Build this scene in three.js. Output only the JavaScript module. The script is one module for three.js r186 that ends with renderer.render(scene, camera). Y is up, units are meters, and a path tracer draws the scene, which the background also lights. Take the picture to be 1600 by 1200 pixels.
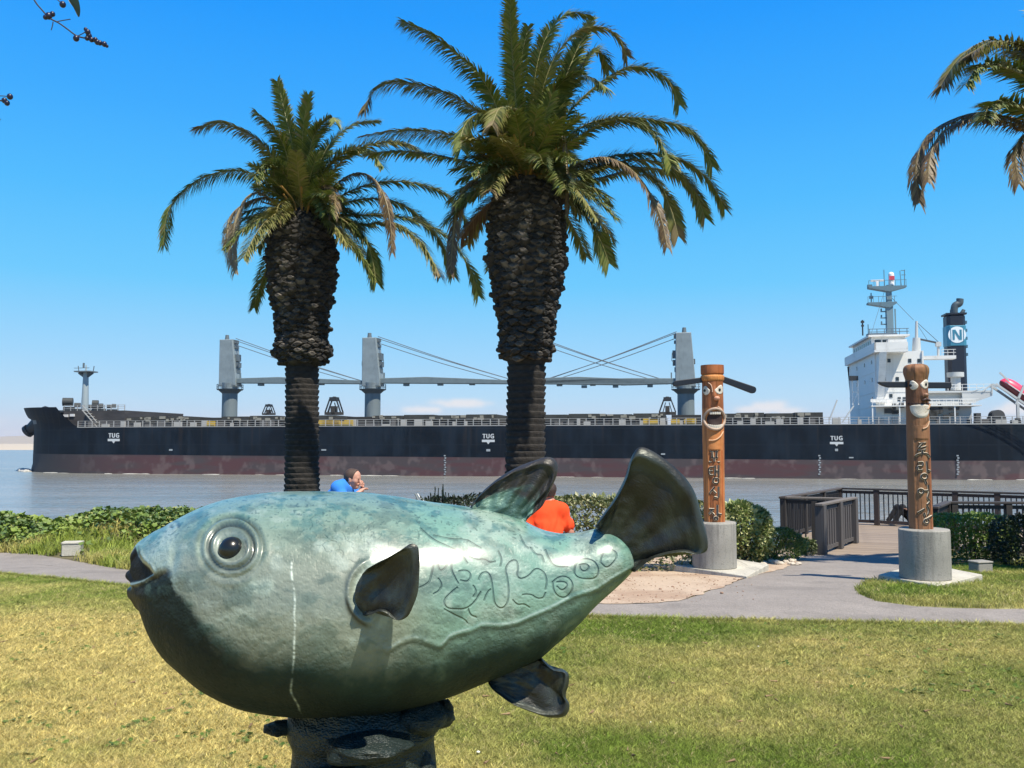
import * as THREE from 'three';
import { mergeGeometries } from 'three/addons/utils/BufferGeometryUtils.js';
import { TextGeometry } from 'three/addons/geometries/TextGeometry.js';
import { FontLoader } from 'three/addons/loaders/FontLoader.js';
import { TessellateModifier } from 'three/addons/modifiers/TessellateModifier.js';

// ---------------------------------------------------------------- camera, sky, sun, exposure
const PW = 1600, PH = 1200, F = 1386, EYE = 1.6, PITCH = Math.atan(92 / F);
const scene = new THREE.Scene();
const camera = new THREE.PerspectiveCamera(2 * Math.atan(PH / 2 / F) * 180 / Math.PI, PW / PH, 0.05, 9000);
camera.position.set(0, EYE, 0);
camera.rotation.x = PITCH;
scene.add(camera);

const renderer = new THREE.WebGLRenderer({ antialias: true });
renderer.setSize(1024, 768);
renderer.toneMapping = THREE.LinearToneMapping;
renderer.toneMappingExposure = 1.46;
renderer.shadowMap.enabled = true;

const SUN = new THREE.Vector3(0.33, 0.925, 0.17).normalize();
const sun = new THREE.DirectionalLight(new THREE.Color(1, 0.92, 0.76), 5);
sun.position.copy(SUN).multiplyScalar(60);
sun.castShadow = true;
sun.shadow.camera.left = -40; sun.shadow.camera.right = 40; sun.shadow.camera.top = 40; sun.shadow.camera.bottom = -40;
sun.shadow.camera.far = 200; sun.shadow.mapSize.set(4096, 4096);
sun.target.position.set(0, 0, -14);
scene.add(sun, sun.target);

// ---------------------------------------------------------------- noise
function rng(a) { return () => { a = (a + 0x6d2b79f5) | 0; let t = Math.imul(a ^ (a >>> 15), 1 | a); t = (t + Math.imul(t ^ (t >>> 7), 61 | t)) ^ t; return ((t ^ (t >>> 14)) >>> 0) / 4294967296; }; }
function hash3(x, y, z) { let h = Math.imul(x, 374761393) ^ Math.imul(y, 668265263) ^ Math.imul(z, 2147483647 ^ 1274126177); h = Math.imul(h ^ (h >>> 13), 1274126177); h = Math.imul(h ^ (h >>> 16), 1540483477); return ((h ^ (h >>> 15)) >>> 0) / 4294967296; }
const mod = (a, n) => ((a % n) + n) % n;
function vn(x, y, z = 0, per = 0) {
  const X = Math.floor(x), Y = Math.floor(y), Z = Math.floor(z);
  let fx = x - X, fy = y - Y, fz = z - Z;
  fx = fx * fx * (3 - 2 * fx); fy = fy * fy * (3 - 2 * fy); fz = fz * fz * (3 - 2 * fz);
  const w = per ? (v) => mod(v, per) : (v) => v;
  const x0 = w(X), x1 = w(X + 1), y0 = w(Y), y1 = w(Y + 1);
  const l = (a, b, t) => a + (b - a) * t;
  return l(l(l(hash3(x0, y0, Z), hash3(x1, y0, Z), fx), l(hash3(x0, y1, Z), hash3(x1, y1, Z), fx), fy),
    l(l(hash3(x0, y0, Z + 1), hash3(x1, y0, Z + 1), fx), l(hash3(x0, y1, Z + 1), hash3(x1, y1, Z + 1), fx), fy), fz);
}
function fbm(x, y, z = 0, oct = 4, per = 0) { let s = 0, a = 0.5, n = 0; for (let i = 0; i < oct; i++) { s += a * vn(x, y, z + i * 17, per); n += a; a *= 0.5; x *= 2; y *= 2; z *= 2; per *= 2; } return s / n; }
const clamp = (v, a = 0, b = 1) => Math.min(b, Math.max(a, v));
const lerp = (a, b, t) => a + (b - a) * t;
const smooth = (a, b, v) => { const t = clamp((v - a) / (b - a)); return t * t * (3 - 2 * t); };
const mix3 = (a, b, t) => [lerp(a[0], b[0], t), lerp(a[1], b[1], t), lerp(a[2], b[2], t)];
const enc = (c) => { c = clamp(c); return c <= 0.0031308 ? c * 12.92 : 1.055 * Math.pow(c, 1 / 2.4) - 0.055; };
const dec = (c) => (c <= 0.04045 ? c / 12.92 : Math.pow((c + 0.055) / 1.055, 2.4));
const lin255 = (r, g, b) => [dec(r / 255), dec(g / 255), dec(b / 255)];

// piecewise curve through [x, y] pairs
function curve1(pts) {
  return (x) => {
    if (x <= pts[0][0]) return pts[0][1];
    for (let i = 1; i < pts.length; i++) if (x <= pts[i][0]) {
      const p1 = pts[i - 1], p2 = pts[i], p0 = pts[i - 2] || p1, p3 = pts[i + 1] || p2;
      const d = p2[0] - p1[0], t = (x - p1[0]) / d;
      const m1 = p2[0] === p0[0] ? 0 : (p2[1] - p0[1]) / (p2[0] - p0[0]) * d, m2 = p3[0] === p1[0] ? 0 : (p3[1] - p1[1]) / (p3[0] - p1[0]) * d;
      const t2 = t * t, t3 = t2 * t;
      return (2 * t3 - 3 * t2 + 1) * p1[1] + (t3 - 2 * t2 + t) * m1 + (-2 * t3 + 3 * t2) * p2[1] + (t3 - t2) * m2;
    }
    return pts[pts.length - 1][1];
  };
}

// ---------------------------------------------------------------- sky: clear deep blue, pale at the horizon, a few low clouds
{
  const W = 2048, H = 1024, data = new Float32Array(W * H * 4);
  const stops = [[0, lin255(205, 214, 232)], [1.2, lin255(200, 218, 238)], [3, lin255(184, 221, 248)], [5.5, lin255(160, 215, 253)], [10, lin255(112, 203, 255)], [15, lin255(84, 188, 255)], [20, lin255(64, 172, 255)], [26, lin255(40, 156, 254)], [40, lin255(30, 130, 226)], [60, lin255(26, 105, 190)], [90, lin255(24, 92, 170)]];
  const puffs = [[1205, 634, 34, 9], [1180, 640, 30, 7], [1232, 641, 26, 6], [720, 630, 46, 6], [660, 640, 30, 5], [1590, 640, 40, 12]];
  for (let j = 0; j < H; j++) {
    const el = ((j + 0.5) / H - 0.5) * Math.PI, deg = el * 180 / Math.PI;
    let c = stops[0][1];
    for (let k = 1; k < stops.length; k++) if (deg > stops[k - 1][0]) c = mix3(stops[k - 1][1], stops[k][1], clamp((deg - stops[k - 1][0]) / (stops[k][0] - stops[k - 1][0])));
    for (let i = 0; i < W; i++) {
      const az = ((i + 0.5) / W - 0.5) * 2 * Math.PI;
      const dx = Math.cos(el) * Math.cos(az), dy = Math.sin(el), dz = Math.cos(el) * Math.sin(az);
      let o = c;
      if (deg < 0) o = [0.16, 0.17, 0.17];
      else {
        const g = dx * SUN.x + dy * SUN.y + dz * SUN.z;
        const glow = Math.pow(clamp(g), 60) * 0.5 + Math.pow(clamp(g), 8) * 0.05;
        o = [c[0] + glow, c[1] + glow, c[2] + glow];
        if (deg < 9) {
          let cov = smooth(0.56, 0.8, fbm(az * 14 + 3, deg * 0.8, 5, 5)) * smooth(3.2, 0.4, deg) * 0.35;
          if (dz < 0) { const px = 800 + F * dx / -dz, py = 692 - F * dy / -dz; for (const [cx, cy, rx, ry] of puffs) { const q = ((px - cx) / rx) ** 2 + ((py - cy) / ry) ** 2; if (q < 3) cov = Math.max(cov, smooth(1.5, 0.1, q + (fbm(px * 0.06, py * 0.12, 2, 4) - 0.5) * 2.2) * 0.9); } }
          o = mix3(o, [0.84, 0.83, 0.86], cov);
          const haze = smooth(2.4, 0, deg) * 0.35;
          o = mix3(o, lin255(222, 212, 220), haze);
        }
      }
      const k = (j * W + i) * 4; data[k] = o[0] / 1.46; data[k + 1] = o[1] / 1.46; data[k + 2] = o[2] / 1.46; data[k + 3] = 1;
    }
  }
  const t = new THREE.DataTexture(data, W, H, THREE.RGBAFormat, THREE.FloatType);
  t.mapping = THREE.EquirectangularReflectionMapping; t.colorSpace = THREE.LinearSRGBColorSpace;
  t.magFilter = t.minFilter = THREE.LinearFilter; t.needsUpdate = true;
  scene.background = t; scene.environment = t;
  scene.fog = new THREE.FogExp2(0xd3dcea, 0.00009);
}
// ---------------------------------------------------------------- helpers
const V = (x, y, z) => new THREE.Vector3(x, y, z);
function ray(px, py) {
  const X = (px - PW / 2) / F, Y = -(py - PH / 2) / F, c = Math.cos(PITCH), s = Math.sin(PITCH);
  return V(X, s + Y * c, -c + Y * s);
}
function at(px, py, d) { const r = ray(px, py); return V(r.x, r.y, r.z).multiplyScalar(d / -r.z).add(V(0, EYE, 0)); }   // point of the view of a pixel at depth d
function planeAt(px, py, y) { const r = ray(px, py); return V(r.x, r.y, r.z).multiplyScalar((y - EYE) / r.y).add(V(0, EYE, 0)); }
const used = {};
function numbered(n) { const k = used[n] = (used[n] ?? -1) + 1; return k ? n + '_' + String(k).padStart(3, '0') : n; }
function tag(o, label, category, group, kind) { o.userData.label = label; if (category) o.userData.category = category; if (group) o.userData.group = group; if (kind) o.userData.kind = kind; return o; }
function thing(name, label, category, pos = V(0, 0, 0), turn = 0, group) { const o = new THREE.Group(); o.name = numbered(name); o.position.copy(pos); o.rotation.y = turn; scene.add(o); return tag(o, label, category, group); }
function group(name, parent) { const o = new THREE.Group(); o.name = name; parent.add(o); return o; }
function mesh(name, geo, mat, parent) {
  const m = new THREE.Mesh(geo, mat); m.name = parent && parent !== scene ? name : numbered(name); m.castShadow = m.receiveShadow = true; (parent || scene).add(m); return m;
}
function structure(name, geo, mat, label) { const m = mesh(name, geo, mat, scene); m.userData.kind = 'structure'; if (label) m.userData.label = label; return m; }
function plain(g) { g = g.index ? g.toNonIndexed() : g; for (const k of Object.keys(g.attributes)) if (!['position', 'normal', 'uv', 'color'].includes(k)) g.deleteAttribute(k); if (!g.attributes.uv) g.setAttribute('uv', new THREE.BufferAttribute(new Float32Array(g.attributes.position.count * 2), 2)); if (!g.attributes.normal) g.computeVertexNormals(); return g; }
function merge(list) { list = list.map(plain); const c = list.some((g) => g.attributes.color); for (const g of list) if (c && !g.attributes.color) g.setAttribute('color', new THREE.BufferAttribute(new Float32Array(g.attributes.position.count * 3).fill(1), 3)); return list.length === 1 ? list[0] : mergeGeometries(list); }
function box(w, h, d, x = 0, y = 0, z = 0, ry = 0, rx = 0, rz = 0) { const g = new THREE.BoxGeometry(w, h, d); if (rx) g.rotateX(rx); if (rz) g.rotateZ(rz); if (ry) g.rotateY(ry); g.translate(x, y, z); return g; }
function box2(x0, x1, y0, y1, z0, z1) { return box(Math.abs(x1 - x0), Math.abs(y1 - y0), Math.abs(z1 - z0), (x0 + x1) / 2, (y0 + y1) / 2, (z0 + z1) / 2); }
function bevelBox(w, h, d, r = 0.01) { // box with chamfered vertical and top edges
  const s = new THREE.Shape(); s.moveTo(-w / 2 + r, -d / 2); s.lineTo(w / 2 - r, -d / 2); s.lineTo(w / 2, -d / 2 + r); s.lineTo(w / 2, d / 2 - r); s.lineTo(w / 2 - r, d / 2); s.lineTo(-w / 2 + r, d / 2); s.lineTo(-w / 2, d / 2 - r); s.lineTo(-w / 2, -d / 2 + r); s.closePath();
  const g = new THREE.ExtrudeGeometry(s, { depth: h - 2 * r, bevelEnabled: true, bevelSize: r, bevelThickness: r, bevelSegments: 1, bevelOffset: -r }); g.rotateX(-Math.PI / 2); g.translate(0, r, 0); return g;
}
function beam(a, b, w, h = w) { // square bar from a to b
  const d = b.clone().sub(a), L = d.length(), g = new THREE.BoxGeometry(w, h, L); const m = new THREE.Matrix4().lookAt(b, a, Math.abs(d.y) > 0.99 * L ? V(1, 0, 0) : V(0, 1, 0)); g.applyMatrix4(m); g.translate((a.x + b.x) / 2, (a.y + b.y) / 2, (a.z + b.z) / 2); return g;
}
function rod(a, b, r0, r1 = r0, seg = 8) { const d = b.clone().sub(a), L = d.length(), g = new THREE.CylinderGeometry(r1, r0, L, seg); g.applyQuaternion(new THREE.Quaternion().setFromUnitVectors(V(0, 1, 0), d.normalize())); g.translate((a.x + b.x) / 2, (a.y + b.y) / 2, (a.z + b.z) / 2); return g; }
function tube(pts, r, seg = 6, n = 0) { return new THREE.TubeGeometry(new THREE.CatmullRomCurve3(pts), n || pts.length * 5, r, seg, false); }
function gridGeo(nu, nv, fn, uvfn, closeU = false) { // fn(i/nu, j/nv) -> Vector3
  const pos = [], uv = [], idx = [];
  for (let j = 0; j <= nv; j++) for (let i = 0; i <= nu; i++) { const p = fn(i / nu, j / nv); pos.push(p.x, p.y, p.z); const t = uvfn ? uvfn(i / nu, j / nv, p) : [i / nu, j / nv]; uv.push(t[0], t[1]); }
  for (let j = 0; j < nv; j++) for (let i = 0; i < nu; i++) { const a = j * (nu + 1) + i, b = a + 1, c = a + nu + 1, d = c + 1; idx.push(a, b, d, a, d, c); }
  const g = new THREE.BufferGeometry(); g.setAttribute('position', new THREE.Float32BufferAttribute(pos, 3)); g.setAttribute('uv', new THREE.Float32BufferAttribute(uv, 2)); g.setIndex(idx); g.computeVertexNormals();
  if (closeU) { const n = g.attributes.normal; for (let j = 0; j <= nv; j++) { const a = j * (nu + 1), b = a + nu, x = n.getX(a) + n.getX(b), y = n.getY(a) + n.getY(b), z = n.getZ(a) + n.getZ(b), l = Math.hypot(x, y, z) || 1; n.setXYZ(a, x / l, y / l, z / l); n.setXYZ(b, x / l, y / l, z / l); } }
  return g;
}
function tex(w, h, fn, srgb = true, rx = 1, ry = 1) { // fn(u, v) -> linear [r, g, b] or a number
  const d = new Uint8Array(w * h * 4);
  for (let j = 0; j < h; j++) for (let i = 0; i < w; i++) { let c = fn((i + 0.5) / w, (j + 0.5) / h); if (typeof c === 'number') c = [c, c, c]; const k = (j * w + i) * 4; for (let q = 0; q < 3; q++) d[k + q] = Math.round(255 * (srgb ? enc(c[q]) : clamp(c[q]))); d[k + 3] = 255; }
  const t = new THREE.DataTexture(d, w, h, THREE.RGBAFormat); t.wrapS = t.wrapT = THREE.RepeatWrapping; t.magFilter = THREE.LinearFilter; t.minFilter = THREE.LinearMipmapLinearFilter; t.generateMipmaps = true; if (srgb) t.colorSpace = THREE.SRGBColorSpace; t.repeat.set(rx, ry); t.needsUpdate = true; return t;
}
function mat(c, rough = 0.8, o = {}) { const m = new THREE.MeshStandardMaterial({ roughness: rough, ...o }); m.color.setRGB(...c); return m; }
function boxUV(g, s = 1) { g = plain(g); const p = g.attributes.position, n = g.attributes.normal, u = g.attributes.uv; for (let i = 0; i < p.count; i++) { const ax = Math.abs(n.getX(i)), ay = Math.abs(n.getY(i)), az = Math.abs(n.getZ(i)); if (ay > ax && ay > az) u.setXY(i, p.getX(i) * s, p.getZ(i) * s); else if (ax > az) u.setXY(i, p.getZ(i) * s, p.getY(i) * s); else u.setXY(i, p.getX(i) * s, p.getY(i) * s); } return g; }

// ---------------------------------------------------------------- shared textures (uv in metres)
const texMottle = tex(256, 256, (u, v) => { const n = fbm(u * 8, v * 8, 1, 5, 8), s = fbm(u * 64, v * 64, 3, 2, 64); const k = 0.72 + 0.4 * (n - 0.5) * 2 + 0.25 * (s - 0.5); return [k, k, k]; }, true, 0.7, 0.7);
const bumpFine = tex(256, 256, (u, v) => 0.5 * fbm(u * 16, v * 16, 7, 4, 16) + 0.5 * fbm(u * 90, v * 90, 9, 2, 90), false, 1.3, 1.3);
const texWood = tex(256, 256, (u, v) => { const n = fbm(u * 40, v * 3, 2, 4, 0); const k = 0.55 + 0.6 * n; return [k, k * 0.98, k * 0.95]; }, true, 1.5, 0.8);
// ---------------------------------------------------------------- the lie of the land: flat lawn, a gentle fall to a bank, water 4.3 m down
const WATER_Y = -4.3, DECK_Y = -0.43;
const moundAmp = curve1([[-16, 0.5], [-11, 0.5], [-10.1, 0.47], [-9.3, 0.40], [-8.9, 0.30], [-8.5, 0.42], [-7.8, 0.58], [-6.6, 0.52], [-5, 0.4], [-3, 0.18], [-1, 0.02], [2, 0]]);
function landY(x, z) {
  const d = -z;
  let y = d < 8 ? 0 : d < 10 ? -0.06 * (d - 8) ** 2 / 4 : -0.06 * (d - 9);
  const crest = 19.2 + 0.6 * (vn(x * 0.4, 3.3) - 0.5) + smooth(-2, 3, x) * 0.3;
  if (d > crest) { const e = d - crest; y -= 0.42 * (e < 1 ? e * e / 2 : e - 0.5); y += 0.06 * e; }
  if (x < 2) y += moundAmp(x) * Math.exp(-(((d - 17.4) / 1.75) ** 2)) * (0.85 + 0.3 * vn(x * 1.3, d * 1.3, 2));
  return Math.max(y, -9);
}
function ground(px, py) { let d = 8; for (let k = 0; k < 40; k++) { const p = at(px, py, d), e = p.y - landY(p.x, p.z), r = ray(px, py); d += e / (-r.y / -r.z) * 0.8; d = clamp(d, 2, 60); } const p = at(px, py, d); p.y = landY(p.x, p.z); return p; }
const xz = (px, py) => { const p = ground(px, py); return [p.x, p.z]; };
function inside(poly, x, z) { let c = false; for (let i = 0, j = poly.length - 1; i < poly.length; j = i++) { const [a, b] = poly[i], [e, f] = poly[j]; if ((b > z) !== (f > z) && x < (e - a) * (z - b) / (f - b) + a) c = !c; } return c; }
function wobble(poly, step, amp, seed) { // a worn edge
  const out = [];
  for (let i = 0; i < poly.length; i++) { const [a, b] = poly[i], [e, f] = poly[(i + 1) % poly.length], L = Math.hypot(e - a, f - b), n = Math.max(1, Math.round(L / step)); for (let k = 0; k < n; k++) { const t = k / n, x = lerp(a, e, t), z = lerp(b, f, t); const q = (fbm(x * 4, z * 4, seed, 3) - 0.5) * 2 * amp; out.push([x - (f - b) / L * q, z + (e - a) / L * q]); } }
  return out;
}
function sheet(poly, up, edge = 0.35) { // a surface draped on the land
  const s = new THREE.Shape(poly.map(([x, z]) => new THREE.Vector2(x, -z)));
  let g = new THREE.ShapeGeometry(s); g.rotateX(-Math.PI / 2);
  g = new TessellateModifier(edge, 9).modify(g);
  const p = g.attributes.position, uv = g.attributes.uv;
  for (let i = 0; i < p.count; i++) { p.setY(i, landY(p.getX(i), p.getZ(i)) + up); uv.setXY(i, p.getX(i), p.getZ(i)); }
  g.computeVertexNormals();
  return g;
}
// outlines on the ground
const nearEdge = [[-30, -26], [-14, -16.5], xz(0, 899), xz(100, 908), xz(200, 919), xz(560, 947), xz(930, 967), xz(1270, 975), xz(1600, 980), [9, -7.2], [26, -6.2]];
const asphalt = [...nearEdge, [26, -7.4], [9, -8.1], xz(1600, 952), xz(1500, 951), xz(1430, 948), xz(1370, 940), xz(1342, 929), xz(1338, 921), xz(1350, 911), xz(1376, 905), xz(1400, 897), [8.0, -16.3], [8.0, -16.75], [5.5, -16.5], xz(1262, 868), xz(1246, 878), xz(1218, 890), xz(1172, 901), xz(1130, 917), xz(1075, 936), xz(1030, 943), xz(944, 945), xz(560, 920), xz(200, 891), xz(130, 879), xz(60, 867), xz(0, 855), [-15, -18.4], [-31, -28]];
const dirt = [xz(1262, 868), xz(1246, 878), xz(1218, 890), xz(1172, 901), xz(1130, 917), xz(1075, 936), xz(1030, 943), xz(944, 945), xz(560, 920), xz(440, 910), [-3, -12.5], [-2, -15], [0, -17.5], [4, -18.6], [5.6, -17.3]];
const rightPatch = [[26, -7.4], [9, -8.1], xz(1600, 952), xz(1500, 951), xz(1430, 948), xz(1370, 940), xz(1342, 929), xz(1338, 921), xz(1350, 911), xz(1376, 905), xz(1400, 897), [7.2, -14.0], [8.4, -15.2], [26, -16]];

// what grows where
function lawnTone(x, z) {
  const d = -z, n = fbm(x * 0.9, d * 0.9, 4, 4), m = fbm(x * 3.2, d * 3.2, 8, 3);
  let dry = 0.55 + smooth(0.3, -1.5, x) * smooth(9.4, 7.4, d) * 0.45 - smooth(8.6, 10.4, d) * 0.3 - smooth(0, 1.5, x) * 0.12;
  dry -= 0.75 * Math.exp(-(((x - 0.9) / 1.3) ** 2 + ((d - 7.7) / 0.5) ** 2)) + 0.8 * Math.exp(-(((x - 0.45) / 0.55) ** 2 + ((d - 4.7) / 0.35) ** 2)) + 0.35 * Math.exp(-(((x - 1.6) / 0.6) ** 2 + ((d - 4.6) / 0.4) ** 2));
  dry -= 0.25 * Math.exp(-(((d - 7.6) / 0.3) ** 2)) * smooth(0, 2, x);
  dry += (n - 0.5) * 1.1 + (m - 0.5) * 0.7;
  dry = clamp(dry);
  return mix3([0.205, 0.28, 0.042], [0.67, 0.56, 0.21], dry);
}
const inLawn = (x, z) => { const d = -z; return d < 13 && !inside(asphalt, x, z) && !inside(dirt, x, z) && (() => { for (let i = 1; i < nearEdge.length; i++) { const [a, b] = nearEdge[i - 1], [e, f] = nearEdge[i]; if (x >= a && x <= e) return z > lerp(b, f, (x - a) / (e - a)); } return true; })(); };
{
  const xs = [-900, -400, -200, -110, -70, -46, -34, -26, -21, -17.5], zs = [600, 250, 120, 60, 30, 16, 8, 3, 0];
  for (let x = -15; x <= 15.01; x += 0.25) xs.push(x); xs.push(17.5, 21, 26, 34, 46, 70, 110, 200, 400, 900);
  for (let d = 1; d <= 25.01; d += 0.25) zs.push(-d); zs.push(-26, -27.5, -29, -31, -34, -38, -44, -60);
  const pos = [], col = [], uv = [], idx = [];
  for (const z of zs) for (const x of xs) {
    pos.push(x, landY(x, z), z); uv.push(x, z);
    let c = lawnTone(x, z).map((k) => k * 0.72 + 0.01);
    if (inside(dirt, x, z)) c = mix3([0.40, 0.29, 0.2], [0.33, 0.22, 0.15], fbm(x * 2, z * 2, 3, 3));
    else if (-z > 10 && !inside(rightPatch, x, z)) c = mix3([0.13, 0.12, 0.05], [0.17, 0.13, 0.08], vn(x, z));
    if (-z > 20.5) c = [0.15, 0.13, 0.1];
    col.push(...c);
  }
  const nx = xs.length; for (let j = 0; j < zs.length - 1; j++) for (let i = 0; i < nx - 1; i++) { const a = j * nx + i; idx.push(a, a + 1, a + nx + 1, a, a + nx + 1, a + nx); }
  for (let i = 0; i < idx.length; i += 3) { const t = idx[i + 1]; idx[i + 1] = idx[i + 2]; idx[i + 2] = t; }
  const g = new THREE.BufferGeometry(); g.setAttribute('position', new THREE.Float32BufferAttribute(pos, 3)); g.setAttribute('uv', new THREE.Float32BufferAttribute(uv, 2)); g.setAttribute('color', new THREE.Float32BufferAttribute(col, 3)); g.setIndex(idx); g.computeVertexNormals();
  const n = g.attributes.normal; if (n.getY(500) < 0) { for (let i = 0; i < n.count; i++) n.setXYZ(i, -n.getX(i), -n.getY(i), -n.getZ(i)); const ix = g.index.array; for (let i = 0; i < ix.length; i += 3) { const t = ix[i + 1]; ix[i + 1] = ix[i + 2]; ix[i + 2] = t; } }
  structure('ground', g, mat([1, 1, 1], 0.95, { vertexColors: true, map: texMottle, bumpMap: bumpFine, bumpScale: 0.02 }), 'lawn soil and bare bank falling away to the water');
}
// dirt as its own worn sheet, with crumbs
const texDirt = tex(512, 512, (u, v) => { const n = fbm(u * 6, v * 6, 1, 6, 6), s = vn(u * 150, v * 150, 3, 150), q = fbm(u * 24, v * 24, 4, 3, 24); let c = mix3([0.45, 0.345, 0.25], [0.35, 0.245, 0.17], smooth(0.35, 0.7, n)); c = mix3(c, [0.25, 0.17, 0.12], smooth(0.62, 0.8, q) * 0.25); const k = 0.88 + 0.24 * s; return c.map((e) => e * k); }, true, 0.4, 0.4);
structure('dirt_path', sheet(wobble(dirt, 0.12, 0.09, 3), 0.010), mat([1, 1, 1], 0.97, { map: texDirt, bumpMap: bumpFine, bumpScale: 0.012 }), 'bare reddish tan dirt round the open mouthed totem');
const texAsphalt = tex(512, 512, (u, v) => { const n = fbm(u * 5, v * 5, 21, 4, 5), s = vn(u * 200, v * 200, 3, 200), w = vn(u * 110, v * 110, 5, 110), st = smooth(0.6, 0.75, fbm(u * 3, v * 3, 40, 4, 3)); const k = 0.215 * (0.9 + 0.2 * n) * (0.8 + 0.3 * s + 0.12 * w) * (1 - 0.16 * st) * (1 - 0.07 * smooth(0.965, 0.995, 1 - Math.abs(2 * fbm(u * 3, v * 3, 61, 4, 3) - 1))) * (0.94 + 0.12 * vn(u * 9, v * 9, 70, 9)); return [k * 1.13, k * 1.0, k * 0.89]; }, true, 0.45, 0.45);
structure('asphalt_path', sheet(wobble(asphalt, 0.15, 0.035, 11), 0.005), mat([1, 1, 1], 0.93, { map: texAsphalt, bumpMap: bumpFine, bumpScale: 0.012 }), 'weathered grey asphalt footpath with a branch to the deck');

// ---------------------------------------------------------------- water
{
  const bump = tex(1024, 1024, (u, v) => 0.55 * fbm(u * 10, v * 26, 2, 4, 0) * 1 + 0.45 * fbm(u * 40, v * 90, 6, 3), false, 1 / 40, 1 / 40);
  const col = tex(512, 512, (u, v) => { const n = fbm(u * 6, v * 14, 9, 5); return mix3([0.185, 0.192, 0.175], [0.235, 0.232, 0.21], smooth(0.3, 0.7, n)); }, true, 1 / 160, 1 / 90);
  const g = new THREE.PlaneGeometry(7000, 4000, 1, 1); g.rotateX(-Math.PI / 2); g.translate(0, WATER_Y, -2018);
  const p = g.attributes.position, uv = g.attributes.uv; for (let i = 0; i < p.count; i++) uv.setXY(i, p.getX(i), p.getZ(i));
  structure('water', g, mat([1, 1, 1], 0.2, { map: col, bumpMap: bump, bumpScale: 0.38 }), 'murky grey brown water of the strait');
}
// the far shore
{
  const rs = rng(5), list = [], pos = [];
  const g = gridGeo(160, 8, (u, v) => { const x = lerp(-1300, 500, u); const y = WATER_Y + (v < 0.15 ? v / 0.15 * 3.4 : 3.4 + 2.2 * fbm(x * 0.02, 1) * smooth(0.15, 0.6, v)); return V(x, y, -760 - v * 160 + 25 * vn(x * 0.01, 4)); });
  structure('far_shore', g, mat([0.42, 0.36, 0.28], 0.95, {}), 'low sandy levee on the far side of the water');
  const h = gridGeo(220, 14, (u, v) => { const x = lerp(-3600, 2600, u); return V(x, WATER_Y + Math.sin(Math.min(1, v * 1.2) * Math.PI / 2) * (12 + 34 * fbm(x * 0.0016, 3, 2, 4)), -3200 - v * 500); });
  structure('hills', h, mat([0.30, 0.25, 0.19], 0.95, {}), 'hazy low hills beyond the far shore');
}
// ---------------------------------------------------------------- grass, ivy and weeds
function bladeClump(seed, n, r, h0, h1, w, lean) {
  const R = rng(seed), pos = [], nor = [];
  for (let i = 0; i < n; i++) {
    const a = R() * 6.283, q = Math.sqrt(R()) * r, x = Math.cos(a) * q, z = Math.sin(a) * q, h = lerp(h0, h1, R()), b = R() * 6.283, l = lean * (0.3 + R()) * h, la = R() * 6.283;
    const wx = Math.cos(b) * w / 2, wz = Math.sin(b) * w / 2, mx = x + Math.cos(la) * l * 0.35, mz = z + Math.sin(la) * l * 0.35, tx = x + Math.cos(la) * l, tz = z + Math.sin(la) * l;
    const A = [x - wx, -0.005, z - wz], B = [x + wx, -0.005, z + wz], C = [mx + wx * 0.8, h * 0.6, mz + wz * 0.8], D = [mx - wx * 0.8, h * 0.6, mz - wz * 0.8], T = [tx, h, tz];
    for (let t of [[A, B, C], [A, C, D], [D, C, T]]) { let n = V(t[1][0] - t[0][0], t[1][1] - t[0][1], t[1][2] - t[0][2]).cross(V(t[2][0] - t[0][0], t[2][1] - t[0][1], t[2][2] - t[0][2])).normalize(); if (n.y < 0) { n.negate(); t = [t[0], t[2], t[1]]; } for (const p of t) { pos.push(...p); nor.push(n.x, n.y, n.z); } }
  }
  const g = new THREE.BufferGeometry(); g.setAttribute('position', new THREE.Float32BufferAttribute(pos, 3)); g.setAttribute('normal', new THREE.Float32BufferAttribute(nor, 3)); g.setAttribute('uv', new THREE.Float32BufferAttribute(new Float32Array(pos.length / 3 * 2), 2)); return g;
}
function scatter(name, geo, material, spots, label) { // spots: [x, y, z, turn, scale, [r,g,b], tilt]
  const m = new THREE.InstancedMesh(geo, material, spots.length), M = new THREE.Matrix4(), q = new THREE.Quaternion(), e = new THREE.Euler(), c = new THREE.Color();
  spots.forEach((s, i) => { e.set(s[6] || 0, s[3], s[7] || 0, 'YXZ'); q.setFromEuler(e); M.compose(V(s[0], s[1], s[2]), q, V(s[4], s[4] * (s[8] || 1), s[4])); m.setMatrixAt(i, M); c.setRGB(...s[5]); m.setColorAt(i, c); });
  m.name = numbered(name); m.castShadow = m.receiveShadow = true; m.userData.kind = 'stuff'; m.userData.label = label; m.userData.category = name.replace(/_/g, ' '); scene.add(m); return m;
}
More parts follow.
